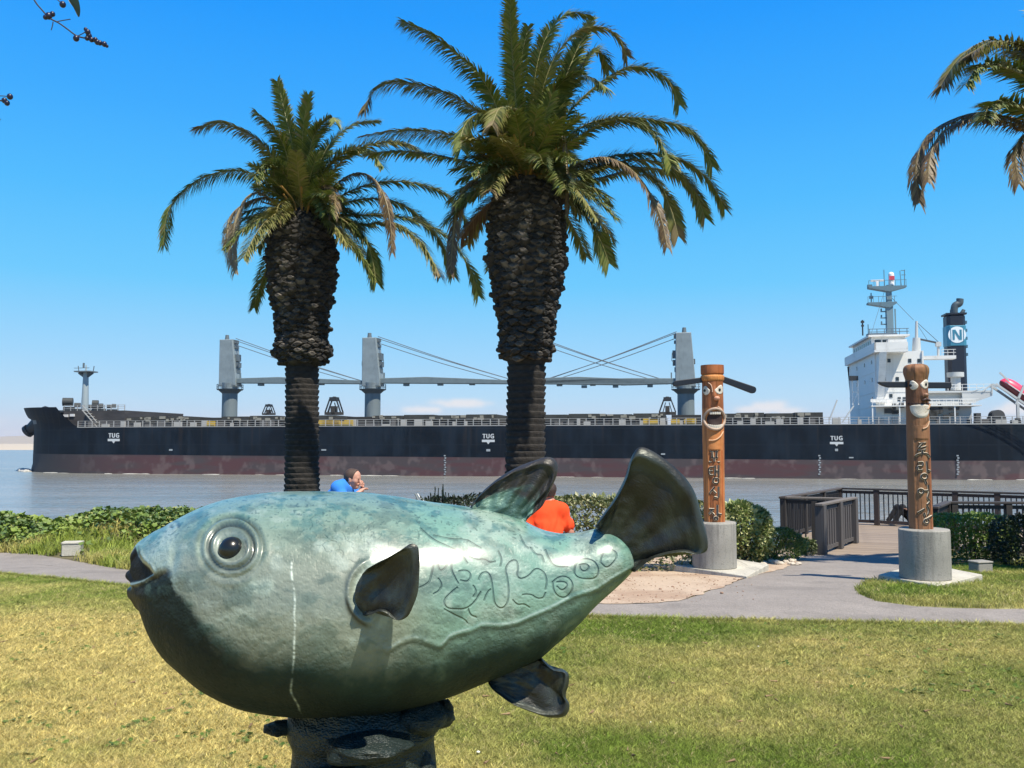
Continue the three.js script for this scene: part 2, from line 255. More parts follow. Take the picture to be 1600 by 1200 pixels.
{
  const R = rng(77), spots = [], grassMat = new THREE.MeshPhysicalMaterial({ roughness: 0.85, transmission: 0.3, thickness: 0, specularIntensity: 0.3 });
  const put = (x, z, s, tall) => { const c = lawnTone(x, z), k = 0.5 + R() * R() * 1.15 + R() * 0.35, y = landY(x, z), t = R(); let col = [c[0] * k, c[1] * k, c[2] * k]; if (t < 0.08) col = [0.5 * k, 0.42 * k, 0.2 * k]; else if (t < 0.16) col = mix3(col, [0.11, 0.16, 0.03], 0.7); spots.push([x, y, z, R() * 6.283, s * (0.8 + R() * 0.5), col, 0, 0, tall]); };
  const clump = bladeClump(3, 9, 0.035, 0.018, 0.04, 0.0038, 1.3);
  for (let i = 0; i < 340000; i++) { const d = 3.7 + 9 * Math.pow(R(), 1.25), x = (R() * 2 - 1) * (0.76 * d + 1.0), z = -d; if (inLawn(x, z)) put(x, z, lerp(0.8, 1.15, smooth(4, 9, d)), 1); }
  for (let i = 0; i < 34000; i++) { const x = 3 + R() * 11, z = -7.4 - R() * 8; if (inside(rightPatch, x, z) && !inside(asphalt, x, z)) put(x, z, 1.35, 1.15); }
  for (let i = 1; i < nearEdge.length; i++) { const [a, b] = nearEdge[i - 1], [e, f] = nearEdge[i]; if (a < -15 || a > 8) continue; const n = Math.round(Math.hypot(e - a, f - b) * 130); for (let k = 0; k < n; k++) { const t = R(); put(lerp(a, e, t), lerp(b, f, t) + 0.03 + R() * 0.05, 1.3, 1.3); } }   // the longer fringe along the path
  { const Q = rng(5), fl = new THREE.IcosahedronGeometry(0.007, 1), dot = []; for (let i = 0; i < 14; i++) { const d = 4 + 5 * Q(), x = (Q() * 2 - 1) * 0.62 * d; if (inLawn(x, -d) && vn(x * 1.3, d * 1.3, 6) > 0.45) dot.push([x, landY(x, -d) + 0.035, -d, 0, 0.6 + Q() * 0.8, [0.8, 0.78, 0.6], 0, 0, 0.6]); } scatter('clover_flowers', fl, mat([1, 1, 1], 0.8), dot, 'a few tiny pale clover flowers in the lawn');
    const lv = new THREE.CircleGeometry(0.02, 5); lv.rotateX(-1.3); const lf = []; for (let i = 0; i < 900; i++) { const cx = -6 + 12 * Q(), cd = 4 + 5 * Q(); const n = 3 + Math.floor(Q() * 9); if (vn(cx * 0.8, cd * 0.8, 31) < 0.5) continue; for (let k = 0; k < n; k++) { const x = cx + (Q() - 0.5) * 0.16, d = cd + (Q() - 0.5) * 0.16; if (inLawn(x, -d)) lf.push([x, landY(x, -d) + 0.018 + Q() * 0.015, -d, Q() * 6.28, 0.5 + Q() * 0.6, mix3([0.06, 0.12, 0.02], [0.13, 0.2, 0.035], Q()), (Q() - 0.5) * 0.8, (Q() - 0.5) * 0.8]); } } scatter('clover', lv, grassMat, lf, 'patches of small leaved clover in the lawn');
    const dry = new THREE.ConeGeometry(0.008, 0.06, 4); dry.rotateZ(1.45); const lt = []; for (let i = 0; i < 170; i++) { const d = 4 + 6 * Q(), x = (Q() * 2 - 1) * 0.62 * d; if (inLawn(x, -d)) lt.push([x, landY(x, -d) + 0.03, -d, Q() * 6.28, 0.5 + Q() * 0.7, mix3([0.3, 0.2, 0.1], [0.16, 0.1, 0.05], Q()), 0, (Q() - 0.5) * 0.5]); } scatter('leaf_litter', dry, mat([1, 1, 1], 0.9), lt, 'scattered dry brown scraps of palm leaf on the lawn'); }
  scatter('grass', clump, grassMat, spots, 'mown lawn part green and part dry straw');
}
const blockSpot = xz(113, 868), clearOf = (x, z) => Math.hypot(x - blockSpot[0], z - blockSpot[1]) > 0.3 && !(Math.abs(x - blockSpot[0]) < 0.3 && z > blockSpot[1] && z < blockSpot[1] + 0.8);
{ // ivy and weeds on the bank left of the palms
  const R = rng(91), s = new THREE.Shape(); s.moveTo(0, 0); s.quadraticCurveTo(0.05, 0.01, 0.055, 0.05); s.quadraticCurveTo(0.035, 0.06, 0, 0.115); s.quadraticCurveTo(-0.035, 0.06, -0.055, 0.05); s.quadraticCurveTo(-0.05, 0.01, 0, 0);
  const leaf = new THREE.ShapeGeometry(s, 3); leaf.rotateX(-1.1); { const p = leaf.attributes.position; for (let i = 0; i < p.count; i++) p.setY(i, p.getY(i) + Math.abs(p.getX(i)) * 0.35); leaf.computeVertexNormals(); }
  const leafMat = new THREE.MeshPhysicalMaterial({ roughness: 0.55, transmission: 0.22, thickness: 0 });
  const spots = [], weeds = [];
  for (let i = 0; i < 190000; i++) {
    const x = -15 + R() * 18, d = 13 + R() * 8.5, z = -d; if (inside(asphalt, x, z) || inside(dirt, x, z)) continue;
    const far = smooth(14.6, 16.4, d - (x + 9) * 0.15 + (vn(x * 1.1, d * 1.1, 5) - 0.5) * 2.4);
    if (R() > far || !clearOf(x, z)) continue;
    if (x > -1 && R() < smooth(-1, 2, x)) continue;
    const hump = vn(x * 1.6, d * 1.6, 9), y = landY(x, z) + 0.02 + R() * (0.12 + 0.22 * hump) , t = R(), br = smooth(0.3, 0.75, vn(x * 2.2, d * 2.2, 3));
    let c = mix3([0.05, 0.105, 0.018], [0.22, 0.30, 0.04], br * 0.75 + t * 0.4); if (R() < 0.07) c = [0.3, 0.32, 0.09];
    spots.push([x, y, z, R() * 6.283, 0.45 + R() * 0.5, c, (R() - 0.5) * 1.2, (R() - 0.5) * 1.2]);
  }
  scatter('ivy', leaf, leafMat, spots, 'dark green ivy mounded on the bank above the water');
  const tuft = bladeClump(8, 12, 0.07, 0.09, 0.26, 0.012, 1.1), weedMat = new THREE.MeshPhysicalMaterial({ roughness: 0.8, transmission: 0.3, thickness: 0 });
  for (let i = 0; i < 16000; i++) {
    const x = -15 + R() * 13.5, d = 9.5 + R() * 9, z = -d; if (inside(asphalt, x, z) || inside(dirt, x, z) || inLawn(x, z)) continue;
    const far = smooth(13.9, 16.9, d - (x + 9) * 0.15 + (vn(x * 1.1, d * 1.1, 5) - 0.5) * 2.4); if (R() < far * 0.96 || !clearOf(x, z)) continue;
    const k = 0.7 + R() * 0.6, dryish = smooth(0.35, 0.65, vn(x * 1.4, d * 1.4, 12) + smooth(-7.5, -11, x) * 0.25), c = mix3([0.27, 0.33, 0.035], [0.46, 0.41, 0.11], dryish).map((e) => e * k);
    weeds.push([x, landY(x, z), z, R() * 6.283, 0.6 + R() * 0.7, c, 0, 0, 1]);
  }
  scatter('weeds', tuft, weedMat, weeds, 'yellow green weeds between the footpath and the ivy');
}
// ---------------------------------------------------------------- the bronze puffer fish
{
  const D = 3.0, X0 = 198, X1 = 992;
  const fish = thing('fish_sculpture', 'large green patinated bronze puffer fish sculpture on a dark wave shaped base', 'sculpture', V(0, 0, 0));
  const top0 = curve1([[198, 897], [198.6, 888], [200, 881], [202, 874], [206, 864], [211, 852], [217, 846], [238, 832], [253, 824.5], [277, 811.5], [307, 797.5], [333, 788], [364, 779.5], [420, 770.5], [489, 768], [550, 769.5], [593, 773], [652, 782], [700, 788], [736, 793], [780, 801], [816, 813], [840, 825], [860, 831], [880, 834], [908, 832], [930, 827], [948, 827], [964, 833], [976, 842], [984, 852], [989, 864], [991.4, 873], [992, 880]]);
  const bot0 = curve1([[198, 903], [198.6, 914], [200, 924], [202, 932], [208, 943], [216, 960], [234, 996], [255, 1029], [290, 1062], [333, 1091], [377, 1109], [422, 1118], [470, 1122], [520, 1122], [580, 1119], [640, 1108], [700, 1091], [744, 1073], [800, 1050], [844, 1029], [864, 1012], [904, 977], [932, 947], [964, 918], [976, 907], [984, 899], [989, 892], [991.4, 886], [992, 881]]);
  const wid = curve1([[198, 0], [198.6, 10], [200, 16], [203, 23], [210, 34], [224, 52], [250, 82], [300, 126], [350, 157], [420, 183], [500, 192], [600, 182], [700, 155], [800, 116], [880, 82], [930, 66], [960, 56], [976, 45], [984, 33], [989, 20], [991.4, 8], [992, 0]]);
  const M = D / F * 1.005;
  // the outline is that seen from the lawn: allow for how the rounded flank stands out in front of the middle plane
  const NS = 120, stx = [], dT = new Float32Array(NS + 1), dB = new Float32Array(NS + 1), dX = [0, 0];
  for (let i = 0; i <= NS; i++) stx.push(X0 + (X1 - X0) * (0.5 - 0.5 * Math.cos(Math.PI * i / NS)));
  const look = (a, x) => { let i = 1; while (i < NS && stx[i] < x) i++; return lerp(a[i - 1], a[i], clamp((x - stx[i - 1]) / (stx[i] - stx[i - 1]))); };
  const top = (x) => top0(x) + look(dT, x), bot = (x) => bot0(x) + look(dB, x);
  const seen = (x, y, z) => { const m = D / (D - Math.abs(z)); return [800 + (x - 800) * m, 692 + (y - 692) * m]; };   // where a point of the flank stands in the view
  for (let it = 0; it < 5; it++) {
    const lo = new Float32Array(900).fill(1e9), hi = new Float32Array(900).fill(-1e9); let xm = 1e9;
    for (let i = 0; i <= 900; i++) { const e = 0.5 - 0.5 * Math.cos(Math.PI * i / 900), x = lerp(X0, X1, e), xs = x + dX[0] * smooth(330, 198, x), t = top(x), b = bot(x), c = (t + b) / 2, h = (b - t) / 2; for (let j = 0; j < 90; j++) { const a = -Math.PI / 2 + Math.PI * j / 89, q = seen(xs, c - h * Math.sin(a), wid(x) * M * Math.cos(a)), k = Math.round(q[0]) - 150; xm = Math.min(xm, q[0]); if (k >= 0 && k < 900) { lo[k] = Math.min(lo[k], q[1]); hi[k] = Math.max(hi[k], q[1]); } } }
    dX[0] += X0 - xm;
    const near = (a, x) => { for (let r = 0; r < 12; r++) for (const s of [r, -r]) { const v = a[Math.round(x) - 150 + s]; if (Math.abs(v) < 1e8) return v; } return null; };
    for (let i = 4; i < NS - 3; i++) { const l = near(lo, stx[i]), h = near(hi, stx[i]); if (l !== null) dT[i] += 0.7 * (top0(stx[i]) - l); if (h !== null) dB[i] += 0.7 * (bot0(stx[i]) - h); }
    for (const d of [dT, dB]) { for (let i = 0; i < 4; i++) d[i] = d[4] * i / 4; for (let p = 0; p < 2; p++) for (let i = 1; i < NS; i++) d[i] = (d[i - 1] + 2 * d[i] + d[i + 1]) / 4; }
  }
  // chased line work, drawn once in the plane of the fish and struck into the surface
  const LW = 1640, LH = 920, cv = document.createElement('canvas'); cv.width = LW; cv.height = LH;
  const cx = cv.getContext('2d'); cx.fillStyle = '#000'; cx.fillRect(0, 0, LW, LH); cx.lineCap = cx.lineJoin = 'round';
  const L = (X, Y) => [(X / 3.5556 + 560 - 190) * 2, (Y / 3.5556 + 820 - 690) * 2];
  const lineList = [];
  const stroke = (pts, raw) => lineList.push(pts.map((p) => (raw ? [(p[0] - 190) * 2, (p[1] - 690) * 2] : L(...p))));
  stroke([[410, 200], [440, 170], [490, 165], [520, 200], [515, 250], [540, 300], [555, 325]]);
  stroke([[345, 20], [400, 75], [470, 110], [540, 140], [580, 175], [605, 212]]);
  stroke([[420, 60], [520, 85], [600, 80], [660, 120], [680, 130]]);
  stroke([[340, 350], [390, 330], [405, 290], [420, 210]]);
  stroke([[440, 200], [445, 260], [480, 250], [500, 210]]);
  stroke([[550, 350], [500, 390], [472, 430], [490, 465], [540, 470], [600, 470], [650, 430], [680, 375]]);
  stroke([[480, 470], [530, 500], [590, 525], [605, 545]]);
  stroke([[610, 460], [615, 500], [655, 515]]);
  stroke([[670, 305], [680, 270], [720, 262], [740, 300], [750, 380], [755, 440], [790, 470], [825, 450], [838, 390], [830, 300], [815, 250], [840, 205], [880, 195], [890, 240], [880, 290], [905, 305], [950, 285], [985, 240], [1030, 260], [1050, 310], [1040, 360]]);
  stroke([[915, 390], [960, 385], [990, 412], [1030, 410], [1040, 380]]);
  stroke([[1080, 320], [1110, 290], [1160, 290], [1190, 320], [1190, 370], [1150, 410], [1110, 400], [1085, 370], [1080, 320]]);
  stroke([[1105, 320], [1150, 315], [1165, 345], [1130, 370], [1105, 345]]);
  stroke([[1200, 270], [1200, 215], [1250, 188], [1310, 200], [1338, 250], [1325, 300], [1270, 305], [1215, 295], [1200, 270]]);
  stroke([[1345, 210], [1355, 150], [1400, 135], [1440, 160], [1430, 200], [1380, 248], [1345, 210]]);
  stroke([[1040, 140], [1060, 200], [1100, 240], [1160, 235]]);
  stroke([[900, 60], [920, 110], [945, 130]]);
  stroke([[620, 180], [660, 200], [700, 190], [730, 215], [760, 205]]); stroke([[700, 420], [715, 380], [735, 360]]); stroke([[860, 420], [880, 450], [920, 440], [950, 460]]); stroke([[960, 130], [985, 170], [1020, 165], [1030, 205]]); stroke([[1230, 225], [1260, 215], [1285, 235], [1265, 262], [1235, 255], [1230, 225]]); stroke([[560, 260], [600, 250], [630, 280], [610, 320], [570, 310]]); stroke([[640, 340], [660, 370], [640, 400]]); stroke([[780, 150], [800, 190], [790, 230]]); stroke([[445, 300], [470, 330], [450, 370], [420, 385]]);
  const rs = rng(14), faint = [];
  for (let k = 0; k < 34; k++) { const x = 470 + rs() * 190, y = 815 + rs() * 60, a = rs() * 6.28, pts = []; let q = a, X = x, Y = y; for (let s = 0; s < 7; s++) { pts.push([X, Y]); X += Math.cos(q) * 4; Y += Math.sin(q) * 3; q += (rs() - 0.4) * 1.6; } faint.push(pts.map((p) => [(p[0] - 190) * 2, (p[1] - 690) * 2])); }
  for (let k = 0; k < 0; k++) { const x = 380 + rs() * 420, y = 775 + rs() * 60, pts = []; let q = 0.2 + rs() * 0.5, X = x, Y = y; for (let s = 0; s < 5; s++) { pts.push([X, Y]); X += Math.cos(q) * 5; Y += Math.sin(q) * 3; q += (rs() - 0.5) * 1.2; } stroke(pts, true); }
  const passes = [[7, 40], [4.6, 100], [2.8, 180], [1.5, 235]];
  for (const [w, g] of passes) { cx.strokeStyle = `rgb(${g},${g},${g})`; cx.lineWidth = w; for (const p of lineList) { cx.beginPath(); cx.moveTo(...p[0]); for (let i = 1; i < p.length - 1; i++) cx.quadraticCurveTo(p[i][0], p[i][1], (p[i][0] + p[i + 1][0]) / 2, (p[i][1] + p[i + 1][1]) / 2); cx.lineTo(...p[p.length - 1]); cx.stroke(); } }
  cx.globalCompositeOperation = 'lighter'; cx.strokeStyle = 'rgb(70,70,70)'; cx.lineWidth = 2.6; for (const p of faint) { cx.beginPath(); cx.moveTo(...p[0]); for (let i = 1; i < p.length; i++) cx.lineTo(...p[i]); cx.stroke(); }
  const lp = cx.getImageData(0, 0, LW, LH).data;
  const lines = (x, y) => { const X = clamp((x - 190) * 2, 0, LW - 2), Y = clamp((y - 690) * 2, 0, LH - 2), i = Math.floor(X), j = Math.floor(Y), a = X - i, b = Y - j, g = (p, q) => lp[(q * LW + p) * 4] / 255; return lerp(lerp(g(i, j), g(i + 1, j), a), lerp(g(i, j + 1), g(i + 1, j + 1), a), b); };
  // lower edge of the pale patina, painted belly shade below: a raised wandering welt
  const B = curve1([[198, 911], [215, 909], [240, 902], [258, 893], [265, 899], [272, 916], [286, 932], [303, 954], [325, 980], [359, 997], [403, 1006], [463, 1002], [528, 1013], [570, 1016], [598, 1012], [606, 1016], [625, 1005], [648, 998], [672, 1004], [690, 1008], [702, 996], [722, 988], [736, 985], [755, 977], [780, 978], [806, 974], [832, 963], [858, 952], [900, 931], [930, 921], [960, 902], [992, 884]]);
  const g1 = (r, c, w) => Math.exp(-(((r - c) / w) ** 2));
  const MO = [[212, 856], [207, 864], [190, 884], [200, 911], [210, 909.5], [223, 907], [239, 896], [233, 887], [222, 878], [215.5, 868]];   // the open mouth
  const mouthD = (x, y) => { let d = 1e9, c = false; for (let i = 0, j = MO.length - 1; i < MO.length; j = i++) { const [a, b] = MO[i], [e, f] = MO[j], t = clamp(((x - a) * (e - a) + (y - b) * (f - b)) / ((e - a) ** 2 + (f - b) ** 2)); d = Math.min(d, Math.hypot(x - a - t * (e - a), y - b - t * (f - b))); if ((b > y) !== (f > y) && x < (e - a) * (y - b) / (f - b) + a) c = !c; } return c ? -d : d; };
  function relief(x, y) { // metres, along the surface normal
    let h = 0;
    const dx = (x - 363) / 1.06, dy = y - 858, r = Math.hypot(dx, dy), an = Math.atan2(dy, dx);
    if (r < 130) {
      h += 0.017 * Math.exp(-((r / 62) ** 2));
      h += 0.0065 * g1(r, 26.5, 3.2) - 0.007 * g1(r, 33, 2.8) + 0.006 * g1(r, 39.5, 3.6) - 0.0045 * g1(r, 46, 3) + 0.003 * g1(r, 53, 6);
      const lid = Math.exp(-(((an + 0.9) / 0.75) ** 2)); h += lid * (0.009 * g1(r, 39, 4.5) - 0.006 * g1(r, 46, 3.2));
      if (r < 24) h -= 0.012 * (1 - (r / 24) ** 4);
    }
    if (x < 330) { // lips and the mouth line
      const my = 909 - 13 * smooth(222, 264, x), f = smooth(274, 240, x);
      h -= 0.014 * f * smooth(228, 244, x) * Math.exp(-(((y - my) / 6.5) ** 2));
      { const md = mouthD(x, y); h += 0.010 * Math.exp(-(((x - 232) / 22) ** 2) - (((y - 876) / 18) ** 2)) - 0.010 * smooth(1.5, -3, md) + 0.004 * g1(md, 3, 2.5); const lx0 = 911 - 12 * smooth(207, 242, x); h += 0.006 * g1(y, lx0 + 1.5, 2.2) * smooth(248, 232, x); const nq = Math.hypot(x - 268, (y - 824) * 1.3); h += 0.003 * g1(nq, 6, 4) - 0.003 * g1(nq, 0, 4); }
      h += 0.009 * Math.exp(-(((x - 214) / 30) ** 2) - (((y - 929) / 10) ** 2));
      h -= 0.008 * Math.exp(-(((x - 273) / 7) ** 2) - (((y - 874) / 20) ** 2));
      h += 0.008 * Math.exp(-(((x - 285) / 26) ** 2) - (((y - 893) / 22) ** 2));
    }
    if (x > 520 && x < 700) { // gill collar behind the side fin
      const q = Math.hypot((x - 588) / 1.0, (y - 925) / 1.15), s = smooth(584, 566, x);
      h += s * (0.009 * g1(q, 43, 4) - 0.004 * g1(q, 34, 6));
    }
    h += 0.0045 * g1(y, B(x) - 1, 3.5) * smooth(560, 620, x);
    h += 0.004 * (fbm(x * 0.016, y * 0.016, 3, 3) - 0.5);
    return h;
  }
  const NU = 520, NV = 300;
  const pos = new Float32Array((NU + 1) * (NV + 1) * 3), uv = new Float32Array((NU + 1) * (NV + 1) * 2), idx = [];
  const place = (x, a, side) => { const ty = top(x), by = bot(x), c = (ty + by) / 2, h = (by - ty) / 2, s = Math.sin(a), co = Math.cos(a); return { y: c - h * s, z: wid(x) * M * co, s, co }; };
  for (let j = 0; j <= NV; j++) for (let i = 0; i <= NU; i++) {
    const t = i / NU, e = 0.5 - 0.5 * Math.cos(Math.PI * t), x = lerp(X0, X1, lerp(t, e, 0.75)), a = Math.PI + 2 * Math.PI * j / NV;
    const p = place(x, a), se = seen(x, p.y, p.z); let px = x + dX[0] * smooth(330, 198, x), py = p.y;
    if (x < 224 && py > 896 && py < 922) px += 15 * Math.exp(-(((py - 908.5) / 5) ** 2)) * smooth(224, 204, x);
    const w = at(px, py, D), hgt = relief(se[0], se[1]);
    const nz = p.co, ny = p.s, cap = smooth(214, 198, x);
    w.x += -hgt * cap * 0.7; w.y += hgt * ny; w.z += p.z + hgt * nz;
    const k = (j * (NU + 1) + i); pos[k * 3] = w.x; pos[k * 3 + 1] = w.y; pos[k * 3 + 2] = w.z; uv[k * 2] = (x - X0) / (X1 - X0); uv[k * 2 + 1] = j / NV;
  }
  for (let j = 0; j < NV; j++) for (let i = 0; i < NU; i++) { const a = j * (NU + 1) + i, b = a + 1, c = a + NU + 1, d = c + 1; idx.push(a, d, b, a, c, d); }
  const g = new THREE.BufferGeometry(); g.setAttribute('position', new THREE.BufferAttribute(pos, 3)); g.setAttribute('uv', new THREE.BufferAttribute(uv, 2)); g.setIndex(idx); g.computeVertexNormals();
  { const k = (Math.floor(NV / 2) * (NU + 1) + Math.floor(NU / 2)), n = g.attributes.normal; if (n.getZ(k) < 0) { for (let i = 0; i < n.count; i++) n.setXYZ(i, -n.getX(i), -n.getY(i), -n.getZ(i)); for (let i = 0; i < idx.length; i += 3) { const t = idx[i + 1]; idx[i + 1] = idx[i + 2]; idx[i + 2] = t; } g.setIndex(idx); } }
  // patina and painted belly shade: colour, relief and gloss on one pass
  const TW = 2048, TH = 1024, cd = new Uint8Array(TW * TH * 4), bd = new Uint8Array(TW * TH * 4), rd = new Uint8Array(TW * TH * 4);
  for (let i = 0; i < TW; i++) {
    const xt = X0 + (X1 - X0) * (i + 0.5) / TW, ty = top(xt), by = bot(xt), c = (ty + by) / 2, h = (by - ty) / 2, wx = wid(xt), x0 = xt + dX[0] * smooth(330, 198, xt);
    for (let j = 0; j < TH; j++) {
      const a = Math.PI + 2 * Math.PI * (j + 0.5) / TH, s = Math.sin(a), co = Math.cos(a), z = wx * co, se = seen(x0, c - h * s, z * M), x = se[0], y = se[1], bx = B(x);
      const n1 = fbm(x * 0.012, y * 0.012, z * 0.012, 4), n2 = fbm(x * 0.05, y * 0.05, z * 0.05 + 9, 4), n3 = fbm(x * 0.2, y * 0.2, z * 0.2 + 4, 3), ln = lines(x, y);
      const strk = fbm(x * 0.034 + 1.5 * n1, y * 0.06 + 1.5 * n2, z * 0.034 + 3, 4);
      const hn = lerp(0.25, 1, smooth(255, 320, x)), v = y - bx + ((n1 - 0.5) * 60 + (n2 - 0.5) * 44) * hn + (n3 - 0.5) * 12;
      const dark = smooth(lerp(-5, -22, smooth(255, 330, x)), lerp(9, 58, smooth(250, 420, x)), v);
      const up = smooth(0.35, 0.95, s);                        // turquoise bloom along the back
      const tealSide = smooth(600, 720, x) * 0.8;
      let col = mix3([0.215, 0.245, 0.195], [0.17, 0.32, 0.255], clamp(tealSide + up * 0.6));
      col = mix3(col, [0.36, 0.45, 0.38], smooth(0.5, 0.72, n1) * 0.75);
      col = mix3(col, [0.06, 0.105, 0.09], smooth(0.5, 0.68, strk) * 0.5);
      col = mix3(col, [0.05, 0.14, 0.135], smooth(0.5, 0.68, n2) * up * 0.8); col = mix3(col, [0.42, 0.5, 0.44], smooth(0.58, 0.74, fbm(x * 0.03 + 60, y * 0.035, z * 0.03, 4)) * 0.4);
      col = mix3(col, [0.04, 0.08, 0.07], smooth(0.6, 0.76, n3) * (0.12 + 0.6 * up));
      let bellyShade = mix3([0.004, 0.010, 0.008], [0.012, 0.020, 0.017], n1);  // dark bronze belly with the shade of the underside painted in
      bellyShade = mix3(bellyShade, [0.022, 0.048, 0.04], smooth(110, 20, v) * smooth(330, 480, x) * 0.8); bellyShade = mix3(bellyShade, [0.05, 0.085, 0.07], smooth(0.5, 0.75, n2) * smooth(70, 0, v) * 0.8);
      bellyShade = mix3(bellyShade, [0.028, 0.026, 0.02], smooth(240, 205, x));
      col = mix3(col, bellyShade, dark);
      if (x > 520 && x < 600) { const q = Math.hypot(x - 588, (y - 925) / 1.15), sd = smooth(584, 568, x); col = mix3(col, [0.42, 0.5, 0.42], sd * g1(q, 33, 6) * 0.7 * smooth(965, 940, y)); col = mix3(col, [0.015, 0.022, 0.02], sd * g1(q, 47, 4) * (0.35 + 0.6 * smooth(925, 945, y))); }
      // mouth shadow painted dark, brow groove and the ring round the eye
      const md = x < 270 ? mouthD(x, y) : 99, mouthShade = smooth(2, -1.5, md); col = mix3(col, [0.008, 0.008, 0.008], clamp(mouthShade * 1.3)); { const ly = 911 - 12 * smooth(207, 242, x); col = mix3(col, [0.2, 0.27, 0.24], g1(y, ly + 1, 1.6) * smooth(246, 236, x) * 0.7); const nq = Math.hypot(x - 268, (y - 824) * 1.3); col = mix3(col, [0.03, 0.045, 0.04], (g1(nq, 0, 4) + 0.8 * g1(nq, 12, 4) * smooth(0.4, 0.55, n2)) * 0.8); col = mix3(col, [0.5, 0.58, 0.52], g1(nq, 6, 3) * 0.4 * smooth(0.35, 0.6, n3)); }
      col = mix3(col, [0.012, 0.016, 0.014], smooth(276, 262, x) * smooth(225, 240, x) * Math.exp(-(((y - 903 + 6 * smooth(240, 264, x)) / 8) ** 2)));
      const ex = (x - 363) / 1.06, ey = y - 858, er = Math.hypot(ex, ey), ea = Math.atan2(ey, ex);
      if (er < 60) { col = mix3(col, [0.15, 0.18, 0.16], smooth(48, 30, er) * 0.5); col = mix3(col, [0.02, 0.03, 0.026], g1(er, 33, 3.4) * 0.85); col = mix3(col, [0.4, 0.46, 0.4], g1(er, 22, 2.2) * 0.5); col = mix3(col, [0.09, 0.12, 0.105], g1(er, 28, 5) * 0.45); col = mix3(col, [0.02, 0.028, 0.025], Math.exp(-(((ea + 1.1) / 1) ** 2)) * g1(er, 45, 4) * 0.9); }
      col = mix3(col, [0.04, 0.08, 0.07], ln * 0.38 * (1 - dark));  // groove shade painted into the chased lines
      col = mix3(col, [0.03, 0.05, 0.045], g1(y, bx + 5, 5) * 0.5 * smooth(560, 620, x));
      col = mix3(col, [0.32, 0.4, 0.36], g1(y, bx - 3.5, 1.6) * 0.6 * smooth(590, 640, x) * smooth(0.42, 0.55, n2));
      // pale lime run under the seam behind the head
      const sx = 457.5 + 2.5 * Math.sin(y * 0.021) + 4 * (fbm(y * 0.05, 1, 1, 2) - 0.5) + 16 * smooth(1075, 1118, y), run = g1(x, sx, 1.7) * smooth(862, 880, y) * smooth(1128, 1112, y) * smooth(0.28, 0.5, fbm(y * 0.11, 4, x * 0.04, 3)) * (y > 1030 ? 0.35 : 0.8) * (0.5 + 0.8 * smooth(0.3, 0.6, fbm(y * 0.3, 2, 1, 2)));
      if (co > 0) col = mix3(col, [0.55, 0.62, 0.55], run);
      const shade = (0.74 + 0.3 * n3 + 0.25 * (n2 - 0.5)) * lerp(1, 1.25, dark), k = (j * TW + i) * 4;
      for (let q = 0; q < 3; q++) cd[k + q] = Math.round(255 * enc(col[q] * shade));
      const pit = smooth(0.58, 0.75, fbm(x * 0.35, y * 0.35, z * 0.35, 2));
      const b = 0.5 + (0.10 + 0.2 * smooth(0.4, 0.7, n1)) * (n3 - 0.5) + 0.46 * (n2 - 0.5) + 0.3 * (strk - 0.5) - 0.6 * ln + 0.16 * smooth(0.45, 0.6, fbm(x * 0.11, y * 0.14, 3, 2)) * Math.exp(-(((x - 560) / 110) ** 2) - (((y - 830) / 40) ** 2)) - 0.05 * pit + 0.1 * run;
      bd[k] = bd[k + 1] = bd[k + 2] = Math.round(255 * clamp(b));
      const ro = clamp(0.30 + 0.26 * n2 + 0.3 * Math.max(dark, mouthShade) + 0.1 * pit); rd[k + 1] = Math.round(255 * ro); rd[k] = Math.round(255 * clamp(1 - 0.92 * Math.max(dark, mouthShade))); rd[k + 2] = Math.round(255 * clamp(1 - 0.75 * Math.max(dark, mouthShade)));
      cd[k + 3] = bd[k + 3] = rd[k + 3] = 255;
    }
  }
  const mk = (d, srgb) => { const t = new THREE.DataTexture(d, TW, TH, THREE.RGBAFormat); t.magFilter = THREE.LinearFilter; t.minFilter = THREE.LinearMipmapLinearFilter; t.generateMipmaps = true; t.wrapS = THREE.ClampToEdgeWrapping; t.wrapT = THREE.RepeatWrapping; if (srgb) t.colorSpace = THREE.SRGBColorSpace; t.needsUpdate = true; return t; };
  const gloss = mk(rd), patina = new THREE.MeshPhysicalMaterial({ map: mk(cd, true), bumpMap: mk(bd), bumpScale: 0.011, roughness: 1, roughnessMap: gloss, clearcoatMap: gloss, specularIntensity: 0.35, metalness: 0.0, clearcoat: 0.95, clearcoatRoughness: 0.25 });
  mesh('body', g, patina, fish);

  // eyes: a dark glossy ball in each socket
  const glossy = mat([0.012, 0.014, 0.013], 0.26, { metalness: 0.1 });
  let eyeZ = 0; for (let k = 0; k < 12; k++) { const m = (D - eyeZ) / D, x = 800 + (362 - 800) * m, y = 692 + (859 - 692) * m, c = (top(x) + bot(x)) / 2, h = (bot(x) - top(x)) / 2; eyeZ = wid(x) * M * Math.sqrt(Math.max(0, 1 - ((y - c) / h) ** 2)) - 0.008; }
  for (const s of [1, -1]) { const e = new THREE.SphereGeometry(0.039, 40, 28), w = at(362, 859, D - eyeZ); const m = mesh('eye', e, glossy, fish); m.position.set(w.x, w.y, -D + s * eyeZ); }

  // fins: thick cast blades with a rolled rim and rays
  const bronzeTex = tex(256, 256, (u, v) => { const n = fbm(u * 7, v * 7, 4, 4, 7), k = fbm(u * 30, v * 12, 8, 3); return mix3([0.017, 0.016, 0.014], [0.05, 0.06, 0.052], smooth(0.3, 0.75, n) * 0.7 + k * 0.3); }, true, 1, 1);
  const bronze = mat([1, 1, 1], 0.42, { map: bronzeTex, metalness: 0.35, bumpMap: bumpFine, bumpScale: 0.0018 });
